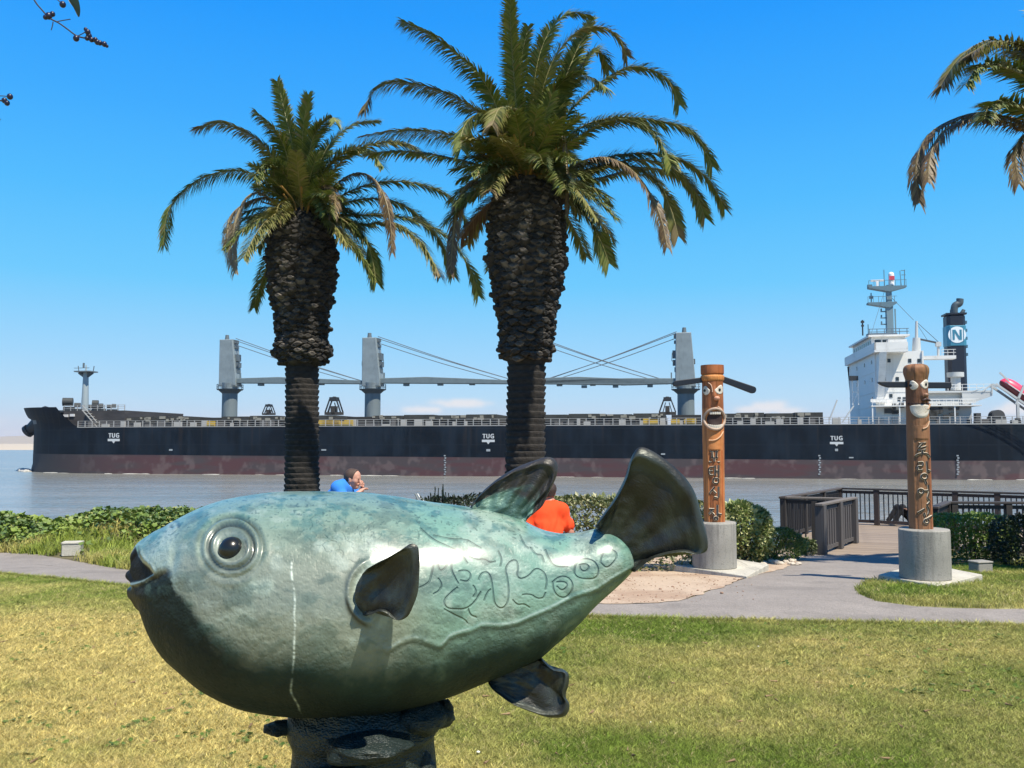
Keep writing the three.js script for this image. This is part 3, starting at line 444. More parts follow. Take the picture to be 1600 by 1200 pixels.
  const greenTex = tex(256, 256, (u, v) => { const n = fbm(u * 5, v * 5, 14, 4, 5), e = smooth(0.42, 0.62, v + (n - 0.5) * 0.5); return mix3(mix3([0.17, 0.29, 0.24], [0.05, 0.1, 0.08], smooth(0.4, 0.6, n)), mix3([0.02, 0.019, 0.017], [0.05, 0.045, 0.04], n), e); });
  const bronzeGreen = mat([1, 1, 1], 0.45, { map: greenTex, metalness: 0.2, bumpMap: bumpFine, bumpScale: 0.003 });
  function fin(name, base, outer, zf, T, rays, m, opt = {}) {
    const cb = new THREE.CatmullRomCurve3(base.map((p) => V(p[0], p[1], 0)), false, 'centripetal'), co = new THREE.CatmullRomCurve3(outer.map((p) => V(p[0], p[1], 0)), false, 'centripetal');
    const NS = 110, NT = 44, P = [];
    const rim = (q) => (q > 0.93 ? Math.sqrt(Math.max(0, 1 - ((q - 0.93) / 0.07) ** 2)) : 1);
    const half = (s, t) => { const edge = Math.max(t, Math.abs(2 * s - 1) * (opt.side ?? 1)); let th = T * (1 - 0.55 * t) + 0.35 * T * g1(edge, 0.9, 0.05); th += (opt.ray ?? 0.14) * T * Math.sin(s * rays * 6.283 + 2 * t) * smooth(0.05, 0.4, t) * smooth(0.97, 0.85, edge); th += 0.5 * T * (fbm(s * 5, t * 5, rays, 3) - 0.5) * smooth(0.97, 0.8, edge); return Math.max(th, 0.25 * T) * rim(t) * rim(Math.abs(2 * s - 1)); };
    const pt = (s, t, f) => { const a = cb.getPoint(s), b = co.getPointAt(s), x = lerp(a.x, b.x, t), y = lerp(a.y, b.y, t), z = zf(s, t), p = at(x, y, D - z); p.z += f * half(s, t); return p; };
    const geo = merge([gridGeo(NS, NT, (u, v) => pt(u, v, 1), (u, v) => [u, v]), (() => { const q = gridGeo(NS, NT, (u, v) => pt(1 - u, v, -1), (u, v) => [1 - u, v]); return q; })()]);
    return mesh(name, geo, m, fish);
  }
  fin('dorsal_fin', [[734, 796], [770, 803], [800, 812], [822, 820]], [[734, 794], [741, 784], [752, 770], [779, 747], [808, 730], [838, 718.5], [857, 714], [868, 719], [871.5, 731], [868, 748], [860, 765], [854, 778], [848, 790], [836, 798], [826, 804], [820, 812]], (s, t) => -0.015 + 0.02 * t, 0.030, 7, bronzeGreen, { ray: 0.2 });
  fin('tail_fin', [[930, 824], [952, 842], [972, 866], [988, 893]], [[931, 822], [946, 800], [961, 779], [981, 739], [990, 708], [998, 699], [1008, 699.5], [1034, 714], [1068, 743], [1085, 768], [1097, 808], [1106, 846], [1104, 861], [1094, 864], [1072, 859], [1036, 865], [1008, 878], [992, 894]], (s, t) => 0.02 + 0.10 * t, 0.034, 6, bronze, { ray: 0.16 });
  fin('anal_fin', [[762, 1064], [790, 1050], [820, 1038], [846, 1026]], [[764, 1070], [776, 1081], [800, 1099], [832, 1113], [862, 1121.5], [884, 1118], [890, 1101], [884, 1088], [889, 1066], [887, 1051], [866, 1046], [846, 1030]], (s, t) => 0.02 + 0.05 * t, 0.026, 4, bronze, { ray: 0.15 });
  const sideZ = (x1, y1) => { let z = 0.3, x, y; for (let k = 0; k < 12; k++) { const m = (D - z) / D; x = 800 + (x1 - 800) * m; y = 692 + (y1 - 692) * m; const c = (top(x) + bot(x)) / 2, h = (bot(x) - top(x)) / 2; z = wid(x) * M * Math.sqrt(Math.max(0, 1 - ((y - c) / h) ** 2)); } return z; }; const sideZ0 = (x, y) => { const c = (top(x) + bot(x)) / 2, h = (bot(x) - top(x)) / 2; return wid(x) * M * Math.sqrt(Math.max(0, 1 - ((y - c) / h) ** 2)); };
  for (const s of [1, -1]) {
    const zb = sideZ(570, 925);
    fin('pectoral_fin', [[570, 892], [558, 915], [557, 938], [572, 962]], [[573, 889], [590, 879], [605, 871.5], [625, 860], [643, 849.5], [652, 853], [655.5, 870], [655, 900], [653, 925], [646, 946], [637, 963], [625, 969], [616, 964], [606, 955.5], [596, 953], [586, 957], [574, 962]], (u, t) => s * (zb - 0.015 + 0.11 * t + 0.015 * Math.sin(u * 3.1)), 0.019, 3.2, bronze, { ray: 0.2 });
  }

  // base: a dark cast wave that swirls up under the belly
  const darkTex = tex(256, 256, (u, v) => mix3([0.006, 0.012, 0.011], [0.02, 0.033, 0.03], fbm(u * 8, v * 8, 31, 4, 8)));
  const darkBronze = mat([1, 1, 1], 0.5, { map: darkTex, metalness: 0.15, bumpMap: bumpFine, bumpScale: 0.01 });
  const lx = curve1([[1085, 470], [1105, 462], [1118, 452], [1142, 452], [1160, 459], [1190, 457], [1240, 448], [1330, 430], [1480, 400], [1640, 372]]);
  const rx = curve1([[1085, 640], [1105, 664], [1118, 672], [1142, 682], [1152, 678], [1180, 680], [1240, 686], [1330, 700], [1480, 735], [1640, 770]]);
  const yTop = 1082, yBot = 1418;   // the ground under the fish lies near pixel row 1418
  const column = gridGeo(220, 120, (u, v) => {
    const a = u * Math.PI * 2, y = lerp(yTop, yBot, v), l = lx(y), r = rx(y), c = (l + r) / 2, w = (r - l) / 2, ca = Math.cos(a), sa = Math.sin(a);
    const sw = a * 1.5 + y * 0.028 + 1.4 * Math.sin(y * 0.013 + a);
    const bump = 1 + (0.10 * Math.sin(sw * 2) + 0.14 * (fbm(ca * 2 + 5, y * 0.016, sa * 2, 4) - 0.5)) * (1 - 0.75 * Math.abs(ca));
    const p = at(c + w * ca * (0.97 + 0.03 * bump), y, D); p.z += w * M * 0.95 * sa * bump; return p;
  }, (u, v) => [u * 2, v * 2], true);
  const lump = (x, y, rx0, ry0, z, k, seed) => { const s = new THREE.SphereGeometry(1, 40, 28), p = s.attributes.position, c = at(x, y, D); for (let i = 0; i < p.count; i++) { const X = p.getX(i), Y = p.getY(i), Z = p.getZ(i), n = 1 + k * (fbm(X * 1.6 + seed, Y * 1.6, Z * 1.6, 4) - 0.5); p.setXYZ(i, c.x + X * rx0 * M * n, c.y + Y * ry0 * M * n, c.z + z + Z * rx0 * M * n); } s.computeVertexNormals(); return s; };
  mesh('wave_base', merge([column, lump(444, 1131, 23, 11, 0.05, 0.7, 3), lump(684, 1113, 25, 21, 0.02, 0.6, 8), lump(700, 1108, 9, 18, 0.03, 0.5, 12), lump(655, 1112, 45, 26, 0.06, 0.5, 17), lump(420, 1216, 30, 20, 0.05, 0.6, 21), lump(590, 1130, 60, 22, 0.2, 0.7, 25), lump(540, 1180, 45, 16, 0.22, 0.8, 29), lump(665, 1190, 18, 30, 0.08, 0.6, 33)]), darkBronze, fish);
}
// ---------------------------------------------------------------- Canary palms
const palmBits = {};
{
  const R = rng(401);
  const leafTex = null;
  const frondMat = new THREE.MeshPhysicalMaterial({ vertexColors: true, roughness: 0.5, transmission: 0.28, thickness: 0, specularIntensity: 0.6 });
  const GREEN = [[0.05, 0.092, 0.016], [0.185, 0.22, 0.045]], OLIVE = [[0.11, 0.13, 0.022], [0.25, 0.235, 0.06]], DEAD = [[0.20, 0.14, 0.075], [0.36, 0.28, 0.18]], BROWN = [[0.085, 0.055, 0.028], [0.19, 0.125, 0.065]];
  // a pinnate leaf along a curve: ribbed stalk and two rows of drooping leaflets
  function frondGeo(pts, o = {}) {
    const curve = new THREE.CatmullRomCurve3(pts, false, 'centripetal'), len = curve.getLength(), pos = [], nor = [], col = [];
    const tone = o.tone || GREEN, up0 = V(0, 1, 0), n = Math.round((o.n || 62) * clamp(len / 2.6, 0.5, 1.3)), Lmax = o.leaf || 0.46, droop = o.droop ?? 0.25;
    const tri = (a, b, c, k) => { const u = b.clone().sub(a), w = c.clone().sub(a), m = u.cross(w).normalize(); const flip = m.y < -0.1; if (flip) m.negate(); for (const p of flip ? [a, c, b] : [a, b, c]) { pos.push(p.x, p.y, p.z); nor.push(m.x, m.y, m.z); col.push(...k); } };
    const N = 22, frame = []; let sidePrev = null;
    for (let i = 0; i <= N; i++) {
      const t = i / N, p = curve.getPointAt(t), T = curve.getTangentAt(t); let S = new THREE.Vector3().crossVectors(T, up0);
      if (S.length() < 0.5) S = sidePrev && S.length() < 0.2 ? sidePrev.clone() : S.lerp(V(1, 0, 0.3), 0.7); S.addScaledVector(T, -S.dot(T)).normalize(); if (sidePrev && S.dot(sidePrev) < 0) S.negate();
      if (o.roll) S.applyAxisAngle(T, i === 0 ? o.roll : 0); if (sidePrev) S.lerp(sidePrev, 0.5).addScaledVector(T, -S.dot(T)).normalize();
      sidePrev = S.clone(); frame.push({ p, T, S, U: new THREE.Vector3().crossVectors(S, T).normalize() });
    }
    const ribCol = mix3(tone[1], [0.30, 0.24, 0.09], 0.6);
    for (let i = 0; i < N; i++) { const a = frame[i], b = frame[i + 1], ra = lerp(0.032, 0.005, i / N), rb = lerp(0.032, 0.005, (i + 1) / N); const q = (f, r) => [f.p.clone().addScaledVector(f.S, r), f.p.clone().addScaledVector(f.U, r * 0.7), f.p.clone().addScaledVector(f.S, -r), f.p.clone().addScaledVector(f.U, -r * 0.6)]; const A = q(a, ra), B = q(b, rb); for (let k = 0; k < 4; k++) { tri(A[k], B[k], B[(k + 1) % 4], ribCol); tri(A[k], B[(k + 1) % 4], A[(k + 1) % 4], ribCol); } }
    for (let i = 0; i < n; i++) for (const sd of [-1, 1]) {
      const t = lerp(o.bare ?? 0.1, 0.99, (i + R() * 0.7) / n), f = frame[Math.min(N - 1, Math.floor(t * N))], f2 = frame[Math.min(N, Math.floor(t * N) + 1)], w = t * N - Math.floor(t * N);
      const p = f.p.clone().lerp(f2.p, w), T = f.T.clone().lerp(f2.T, w).normalize(), S = f.S.clone().lerp(f2.S, w).normalize(), U = f.U.clone().lerp(f2.U, w).normalize();
      const spine = t < 0.2, L = Lmax * (t < 0.2 ? lerp(0.35, 0.8, t / 0.2) : Math.pow(Math.sin(Math.PI * clamp(0.16 + (1 - t) * 0.72, 0, 0.5) + 0.0), 0.7)) * (0.82 + R() * 0.3) * (o.ragged && R() < o.ragged ? 0.35 : 1);
      const fwd = lerp(0.55, 1.15, t) + (R() - 0.5) * 0.25, lift = (o.lift ?? 0.45) * (-0.5 + 2.2 * R());
      const dir = T.clone().multiplyScalar(fwd).addScaledVector(S, sd * 0.85).addScaledVector(U, lift).normalize();
      const g = droop * (0.6 + R() * 0.8), w0 = (o.width || 0.028) * (0.8 + R() * 0.4), W = new THREE.Vector3().crossVectors(dir, U.clone().addScaledVector(S, sd * 0.4)).normalize().multiplyScalar(w0 / 2);
      const m1 = p.clone().addScaledVector(dir, L * 0.5); m1.y -= g * L * 0.18; const m2 = p.clone().addScaledVector(dir, L * lerp(1, 0.86, clamp(g))); m2.y -= g * L * 0.72;
      const a0 = p.clone().addScaledVector(W, 0.6), a1 = p.clone().addScaledVector(W, -0.6), b0 = m1.clone().add(W), b1 = m1.clone().sub(W);
      const q = R(); let k = mix3(tone[0], tone[1], clamp(q * 0.75 + 0.35 * t)); if (tone === GREEN && R() < 0.25) k = mix3(k, [0.27, 0.27, 0.07], 0.6); if (o.tips && t > o.tips) k = mix3(k, DEAD[0], 0.75); if (R() < (o.fleck ?? 0.06)) k = mix3(k, [0.3, 0.22, 0.1], 0.7);
      tri(a0, b0, b1, k); tri(a0, b1, a1, k); tri(b0, m2, b1, k);
    }
    const g = new THREE.BufferGeometry(); g.setAttribute('position', new THREE.Float32BufferAttribute(pos, 3)); g.setAttribute('normal', new THREE.Float32BufferAttribute(nor, 3)); g.setAttribute('color', new THREE.Float32BufferAttribute(col, 3)); g.setAttribute('uv', new THREE.Float32BufferAttribute(new Float32Array(pos.length / 3 * 2), 2)); return g;
  }
  palmBits.frondGeo = frondGeo; palmBits.frondMat = frondMat;
  const tones = { g: GREEN, o: OLIVE, d: DEAD, b: BROWN };
  const barkTex = tex(256, 256, (u, v) => { const n = fbm(u * 10, v * 10, 3, 5, 10); return mix3([0.014, 0.012, 0.010], [0.046, 0.039, 0.033], n); });
  const bark = mat([1, 1, 1], 0.92, { map: barkTex, bumpMap: bumpFine, bumpScale: 0.03 });
  const bootTex = tex(256, 256, (u, v) => { const n = fbm(u * 6, v * 6, 13, 5, 6), e = fbm(u * 40, v * 10, 2, 3); return mix3([0.018, 0.016, 0.014], [0.085, 0.077, 0.068], smooth(0.25, 0.75, n * 0.6 + e * 0.4)); });
  const boots = [0.6, 1, 2.2].map((k) => mat([k, k * 0.97, k * 0.92], 0.88, { map: bootTex, bumpMap: bumpFine, bumpScale: 0.02 }));  // palest tone paints in highlights of sun-caught cut ends
  // cut leaf bases: a wedge that leans up and out of the trunk, cut across at the end
  const bootGeo = [0, 1, 2].map((v) => { const r = rng(60 + v), w = 0.078 + r() * 0.018, h = 0.042 + r() * 0.014, L = 0.15 + r() * 0.05; const s = new THREE.Shape(); s.moveTo(-w, -h * 0.1); s.quadraticCurveTo(-w * 0.5, -h, 0, -h * (0.9 + r() * 0.3)); s.quadraticCurveTo(w * 0.5, -h, w, -h * 0.1); s.quadraticCurveTo(w * 0.4, h * 0.7, 0, h * (0.6 + r() * 0.3)); s.quadraticCurveTo(-w * 0.4, h * 0.7, -w, -h * 0.1); const g = new THREE.ExtrudeGeometry(s, { depth: L, bevelEnabled: true, bevelSize: 0.012, bevelThickness: 0.012, bevelSegments: 1, curveSegments: 3 }); const p = g.attributes.position; for (let i = 0; i < p.count; i++) { const t = clamp(p.getZ(i) / L); p.setXY(i, p.getX(i) * lerp(1.3, 0.74, t) + (r() - 0.5) * 0.008, p.getY(i) * lerp(1.3, 0.72, t)); } g.computeVertexNormals(); g.translate(0, 0, -0.06); return plain(g); });

  function palm(name, label, D, cx, baseY, skirt, trunk, fronds, fill, o = {}) {
    const b = at(cx(baseY), baseY, D), base = V(b.x, landY(b.x, b.z), b.z), P = thing(name, label, 'palm tree', base, 0, o.group), mpp = D / F;
    const local = (px, py, dz = 0) => at(px, py, D - dz).sub(base);
    const axis = (py) => local(cx(py), py);
    // trunk with diamond leaf scars
    const rT = (py) => trunk(py) * mpp;
    const yb = baseY, y1 = skirt[skirt.length - 1][0] - 20;
    const low = -base.y + landY(base.x, base.z) - 0.4;
    mesh('trunk', gridGeo(72, 260, (u, v) => { const py = lerp(yb, y1, v), a = u * Math.PI * 2, c = axis(py), k = 16, ring = (yb - py) * mpp / 0.115, row = Math.floor(ring), fr = ring - row, off = row % 2 ? 0.5 : 0; const cell = mod(u * k + off, 1), dia = Math.abs(cell - 0.5) * 2; const scar = smooth(0.15, 0.75, fr) * (1 - 0.6 * dia); const r = rT(py) * (1 + 0.075 * scar - 0.04 * (1 - smooth(0, 0.16, fr)) + 0.05 * (vn(Math.cos(a) * 3, v * 26, Math.sin(a) * 3) - 0.5)) * (1 + 0.12 * smooth(0.06, 0, v)); return V(c.x + Math.cos(a) * r, v === 0 ? low + 0.2 : c.y, c.z + Math.sin(a) * r); }, (u, v) => [u * 3, v * 9], true), bark, P);
    // pineapple of cut leaf bases
    const half0 = curve1(skirt), half = (y) => half0(y) - 4, s0 = skirt[0][0], s1 = skirt[skirt.length - 1][0];
    mesh('crown_core', gridGeo(40, 30, (u, v) => { const py = lerp(s1, s0 - 14, v), a = u * Math.PI * 2, c = axis(py), r = Math.max(0.02, (half(py) - 15) * mpp * (v > 0.97 ? 0.5 : 1)); return V(c.x + Math.cos(a) * r, c.y, c.z + Math.sin(a) * r); }, (u, v) => [u * 4, v * 3], true), bark, P);
    const rows = [], rest = []; let n = 0;
    const H = (s1 - s0) * mpp, rowsN = Math.round(H / 0.07);
    for (let r = 0; r <= rowsN; r++) {
      const py = lerp(s1, s0, r / rowsN), rad = half(py) * mpp - 0.13, per = Math.round(2 * Math.PI * (rad + 0.1) / 0.132), c = axis(py);
      for (let k = 0; k < per; k++) { const a = (k + (r % 2) * 0.5 + (R() - 0.5) * 0.3) / per * Math.PI * 2, facing = Math.sin(a), j = rad + (R() - 0.5) * 0.085; rows.push({ p: V(c.x + Math.cos(a) * j, c.y + (R() - 0.5) * 0.03, c.z + Math.sin(a) * j), a, facing, s: 0.8 + R() * 0.36, tilt: lerp(-0.05, 0.28, smooth(0, 0.6, r / rowsN)) + (R() - 0.5) * 0.6, v: Math.floor(R() * 3), c: R() < 0.24 ? 2 : R() < 0.5 ? 1 : 0 }); }
    }
    const order = rows.map((x, i) => i).sort((x, y) => rows[y].facing - rows[x].facing), m = new THREE.Matrix4(), e = new THREE.Euler(), q = new THREE.Quaternion();
    order.forEach((i, rank) => { const b2 = rows[i]; e.set(-b2.tilt, Math.PI / 2 - b2.a, (R() - 0.5) * 0.3, 'YXZ'); q.setFromEuler(e); if (rank < (o.pieces ?? 290)) { const bm = mesh('leaf_base', bootGeo[b2.v], boots[b2.c], P); bm.position.copy(b2.p); bm.quaternion.copy(q); bm.scale.setScalar(b2.s); } else { m.compose(b2.p, q, V(b2.s, b2.s, b2.s)); rest.push(bootGeo[b2.v].clone().applyMatrix4(m)); } });
    const rm = mesh('leaf_bases', merge(rest), boots[0], P); rm.userData.kind = 'stuff';
    // leaves: those the view shows one by one, then the rest of the crown
    for (const [kind, dz, ...pts] of fronds) {
      const nP = pts.length, list = pts.map((p, i) => local(p[0], p[1], dz * (i / (nP - 1)) ** 1.2 + (p[2] || 0)));
      const dead = kind === 'd' || kind === 'b';
      mesh('frond', frondGeo(list, { tone: tones[kind], droop: dead ? 0.95 : 0.3 + R() * 0.25, lift: dead ? 0.1 : 0.42, ragged: dead ? 0.25 : 0.03, fleck: dead ? 0.2 : 0.08, leaf: dead ? (pts[0][1] < 286 && pts[0][0] === 838 ? 0.07 : 0.24) : 0.37, n: dead ? 120 : 230, tips: kind === 'o' ? 0.92 : 0 }), frondMat, P);
    }
    const top = axis(s0 + 4), r0 = half(s0) * mpp * 0.62;
    for (let i = 0; i < fill; i++) {
      const a = i * 2.39996 + R() * 0.3; if (o.skip && Math.cos(a) < 0.3) continue; if (Math.sin(a) > 0.45 && (i + 0.5) / fill > 0.3 && R() < 0.5) continue; const ring = (i + 0.5) / fill, el = lerp(1.12, -0.12, Math.pow(ring, 0.85)) + (R() - 0.5) * 0.2, L = (o.len || 2.5) * lerp(0.58, 0.95, ring) * (0.85 + R() * 0.25) * (Math.abs(Math.cos(a)) > 0.75 ? 0.72 : 1);
      const out = V(Math.cos(a), 0, Math.sin(a)), pts = [], sag = lerp(0.25, 0.75, ring) * (0.8 + 0.5 * R());
      const s = V(top.x, top.y + lerp(0.35, 0.0, ring), top.z).addScaledVector(out, r0 * lerp(0.25, 1, ring));
      for (let k = 0; k <= 5; k++) { const t = k / 5, e2 = el - sag * 1.6 * t * t * 0.6, h = Math.cos(el) * t * L * (1 - 0.12 * t), y = Math.sin(el) * t * L - sag * L * 0.62 * t * t; pts.push(s.clone().addScaledVector(out, h).add(V(0, y, 0))); }
      const kind = ring > 0.86 && R() < 0.2 ? 'b' : R() < 0.3 ? 'o' : 'g';
      mesh('frond', frondGeo(pts, { tone: tones[kind], droop: kind === 'b' ? 0.9 : 0.35, leaf: 0.35, n: 170 }), frondMat, P);
    }
    // ochre leaf bases and fibre in the heart of the crown
    const fib = []; for (let i = 0; i < (o.fibre ?? 46); i++) { const a = R() * 6.283, h = 0.35 + R() * 0.55, out = V(Math.cos(a), 0, Math.sin(a)); const s = V(top.x, top.y - 0.05, top.z).addScaledVector(out, r0 * (0.3 + 0.7 * R())); fib.push(tube([s, s.clone().addScaledVector(out, 0.1 + 0.2 * R()).add(V(0, h * 0.6, 0)), s.clone().addScaledVector(out, 0.3 + 0.45 * R()).add(V(0, h, 0))], 0.012 + R() * 0.014, 4, 5)); }
    mesh('flower_stalks', merge(fib), mat([0.36, 0.20, 0.05], 0.8), P).userData.kind = 'stuff';
    return P;
  }

  const G = 'Canary palms on the waterfront lawn';
  palm('palm_tree', 'shorter thicker skirted palm standing above the head of the bronze fish', 18.5, (y) => 472 + (y > 560 ? (y - 560) * 0.0 : 0), 842,
    [[338, 30], [346, 42], [360, 52], [380, 57.5], [430, 58], [468, 54], [493, 46], [508, 48], [524, 44], [542, 49], [558, 46], [566, 40]], curve1([[560, 24.5], [700, 25], [842, 28]]),
    [
      ['o', 0.3, [455, 330], [441, 275], [407, 221], [372, 200], [344, 191], [305, 201]],
      ['g', 0.5, [452, 332], [437, 300], [407, 277], [370, 266], [325, 274], [292, 294], [264, 326], [255, 384]],
      ['d', 0.9, [450, 334], [430, 318], [405, 300], [384, 310], [368, 344], [364, 385], [367, 428]],
      ['d', 0.6, [452, 330], [425, 310], [396, 312], [362, 335], [355, 365], [361, 415]],
      ['g', -0.4, [464, 330], [458, 235], [446, 180], [433, 126]],
      ['g', 0.4, [460, 332], [453, 262], [436, 212], [398, 172]],
      ['g', 0.1, [470, 330], [473, 250], [474, 200], [482, 147]],
      ['g', 0.7, [476, 330], [481, 255], [494, 205], [519, 183], [524, 190]],
      ['g', -0.6, [486, 330], [496, 265], [520, 220], [556, 193], [592, 188]],
      ['o', 0.6, [490, 332], [512, 280], [548, 240], [600, 222], [640, 228], [664, 246]],
      ['b', 0.9, [492, 330], [530, 284], [560, 270], [585, 280], [602, 312], [610, 350], [613, 396]],
      ['g', -0.5, [496, 334], [545, 300], [600, 284], [655, 288], [700, 306], [725, 340], [737, 370]],
      ['g', 0.3, [498, 338], [560, 336], [620, 338], [672, 354], [712, 384], [736, 424], [748, 464]],
      ['o', 0.8, [497, 340], [560, 350], [612, 350], [650, 372], [674, 404], [688, 432]],
      ['g', -0.9, [494, 336], [560, 312], [620, 316], [668, 350], [696, 392], [708, 432]],
      ['g', 0.6, [494, 342], [522, 347], [550, 350], [570, 372], [582, 406], [588, 442]],
      ['b', 1.2, [484, 332], [500, 296], [516, 290], [524, 310], [521, 336]],
      ['g', 1.0, [478, 330], [505, 268], [545, 236], [580, 240], [600, 262]],
      ['o', 1.2, [462, 336], [448, 318], [436, 320], [430, 344]],
      ['g', 1.4, [482, 334], [490, 312], [504, 312], [512, 334]],
      ['g', 1.3, [470, 330], [452, 290], [430, 262], [408, 262], [396, 280]],
    ], 56, { len: 2.4, group: G, fibre: 26 });
  palm('palm_tree', 'taller palm with the broadest crown rising behind the dorsal fin of the bronze fish', 15.6, (y) => 823 - smooth(540, 700, y) * 2, 848,
    [[286, 34], [298, 49], [320, 60], [350, 66], [395, 67.5], [435, 63], [475, 55], [512, 49], [545, 48], [560, 43]], curve1([[560, 28.5], [700, 29.5], [848, 33]]),
    [
      ['g', 0.2, [820, 280], [808, 180], [801, 90], [797, 20], [798, -30]],
      ['g', 0.5, [806, 282], [785, 195], [758, 130], [722, 90], [677, 56], [626, 31]],
      ['o', 0.3, [800, 284], [778, 205], [730, 162], [665, 134], [610, 128], [584, 142], [568, 172]],
      ['o', 0.6, [798, 286], [768, 228], [716, 212], [655, 204], [600, 206], [560, 214]],
      ['g', -0.5, [796, 290], [756, 262], [700, 246], [630, 236], [570, 240]],
      ['g', 0.9, [808, 282], [790, 210], [762, 178], [736, 184], [722, 206], [720, 234]],
      ['g', -0.3, [828, 280], [832, 170], [842, 90], [862, 44], [888, 20], [924, 24]],
      ['o', 0.3, [834, 280], [842, 170], [866, 92], [905, 48], [945, 44], [970, 66], [980, 90]],
      ['g', -0.8, [838, 280], [870, 180], [905, 110], [935, 76], [952, 112]],
      ['g', 0.2, [846, 282], [880, 190], [932, 134], [988, 104], [1032, 116], [1052, 138], [1062, 166]],
      ['g', 0.8, [840, 282], [850, 190], [866, 142], [900, 116], [930, 124], [948, 138]],
      ['g', 0.4, [848, 284], [900, 204], [960, 184], [1022, 188], [1072, 200], [1098, 226], [1114, 262]],
      ['g', 0.9, [850, 284], [905, 214], [960, 188], [1008, 198], [1034, 226], [1050, 260]],
      ['g', -0.4, [852, 288], [920, 254], [990, 240], [1056, 246], [1098, 272], [1118, 298], [1133, 328]],
      ['g', 0.1, [852, 290], [930, 262], [1000, 250], [1056, 266], [1086, 300], [1102, 342]],
      ['o', 0.6, [852, 290], [920, 266], [980, 260], [1024, 282], [1048, 326], [1060, 370]],
      ['b', 1.0, [850, 292], [900, 256], [945, 246], [985, 264], [1016, 302], [1034, 346], [1043, 388]],
      ['g', 0.3, [850, 296], [872, 296], [898, 316], [922, 346], [940, 380], [952, 412]],
      ['b', 0.7, [798, 290], [762, 284], [732, 286], [716, 318], [708, 372], [704, 428]],
      ['b', 1.3, [838, 284], [862, 216], [878, 206], [884, 250], [886, 300], [886, 338]],
      ['o', 1.4, [826, 284], [812, 214], [800, 176], [782, 168], [768, 196]],
      ['o', 1.4, [812, 288], [794, 262], [776, 268], [766, 300]],
      ['g', 1.5, [836, 288], [852, 262], [872, 266], [884, 296]],
      ['g', -0.9, [850, 292], [930, 280], [1010, 262], [1070, 280], [1092, 318]],
      ['g', -0.2, [814, 280], [806, 170], [815, 90], [826, 40]],
      ['g', -0.6, [842, 280], [870, 160], [905, 70], [925, 30]],
    ], 70, { len: 2.4, group: G, fibre: 110 });
  palm('palm_tree', 'ragged palm at the right edge of the view with only drooping fronds showing', 12.4, () => 1690, 905,
    [[220, 45], [250, 60], [310, 66], [380, 66], [440, 62], [500, 54], [540, 50], [560, 44]], curve1([[560, 38], [900, 42]]),
    [
      ['o', 0.5, [1676, 205], [1650, 140], [1600, 82], [1556, 62], [1522, 72], [1494, 96], [1469, 135]],
      ['g', 0.8, [1672, 206], [1640, 150], [1598, 118], [1560, 104], [1528, 106], [1508, 135]],
      ['b', 0.4, [1668, 212], [1600, 192], [1536, 176], [1482, 190], [1448, 214], [1431, 256], [1436, 318]],
      ['b', 0.7, [1668, 212], [1600, 198], [1545, 186], [1500, 190], [1466, 214], [1452, 250], [1450, 286]],
      ['g', 1.0, [1668, 210], [1620, 180], [1572, 162], [1546, 166], [1538, 186]],
      ['b', 0.3, [1668, 216], [1628, 206], [1598, 212], [1586, 242], [1592, 288]],
      ['o', 0.6, [1676, 204], [1648, 128], [1592, 72], [1548, 66], [1516, 84]],
      ['g', -0.6, [1684, 200], [1664, 100], [1640, 40], [1612, 20]],
      ['g', 0.5, [1704, 205], [1750, 120], [1830, 90], [1890, 130]],
      ['g', -0.3, [1706, 210], [1780, 170], [1860, 190], [1910, 260]],
    ], 40, { len: 2.3, group: G, pieces: 0, skip: true });
}
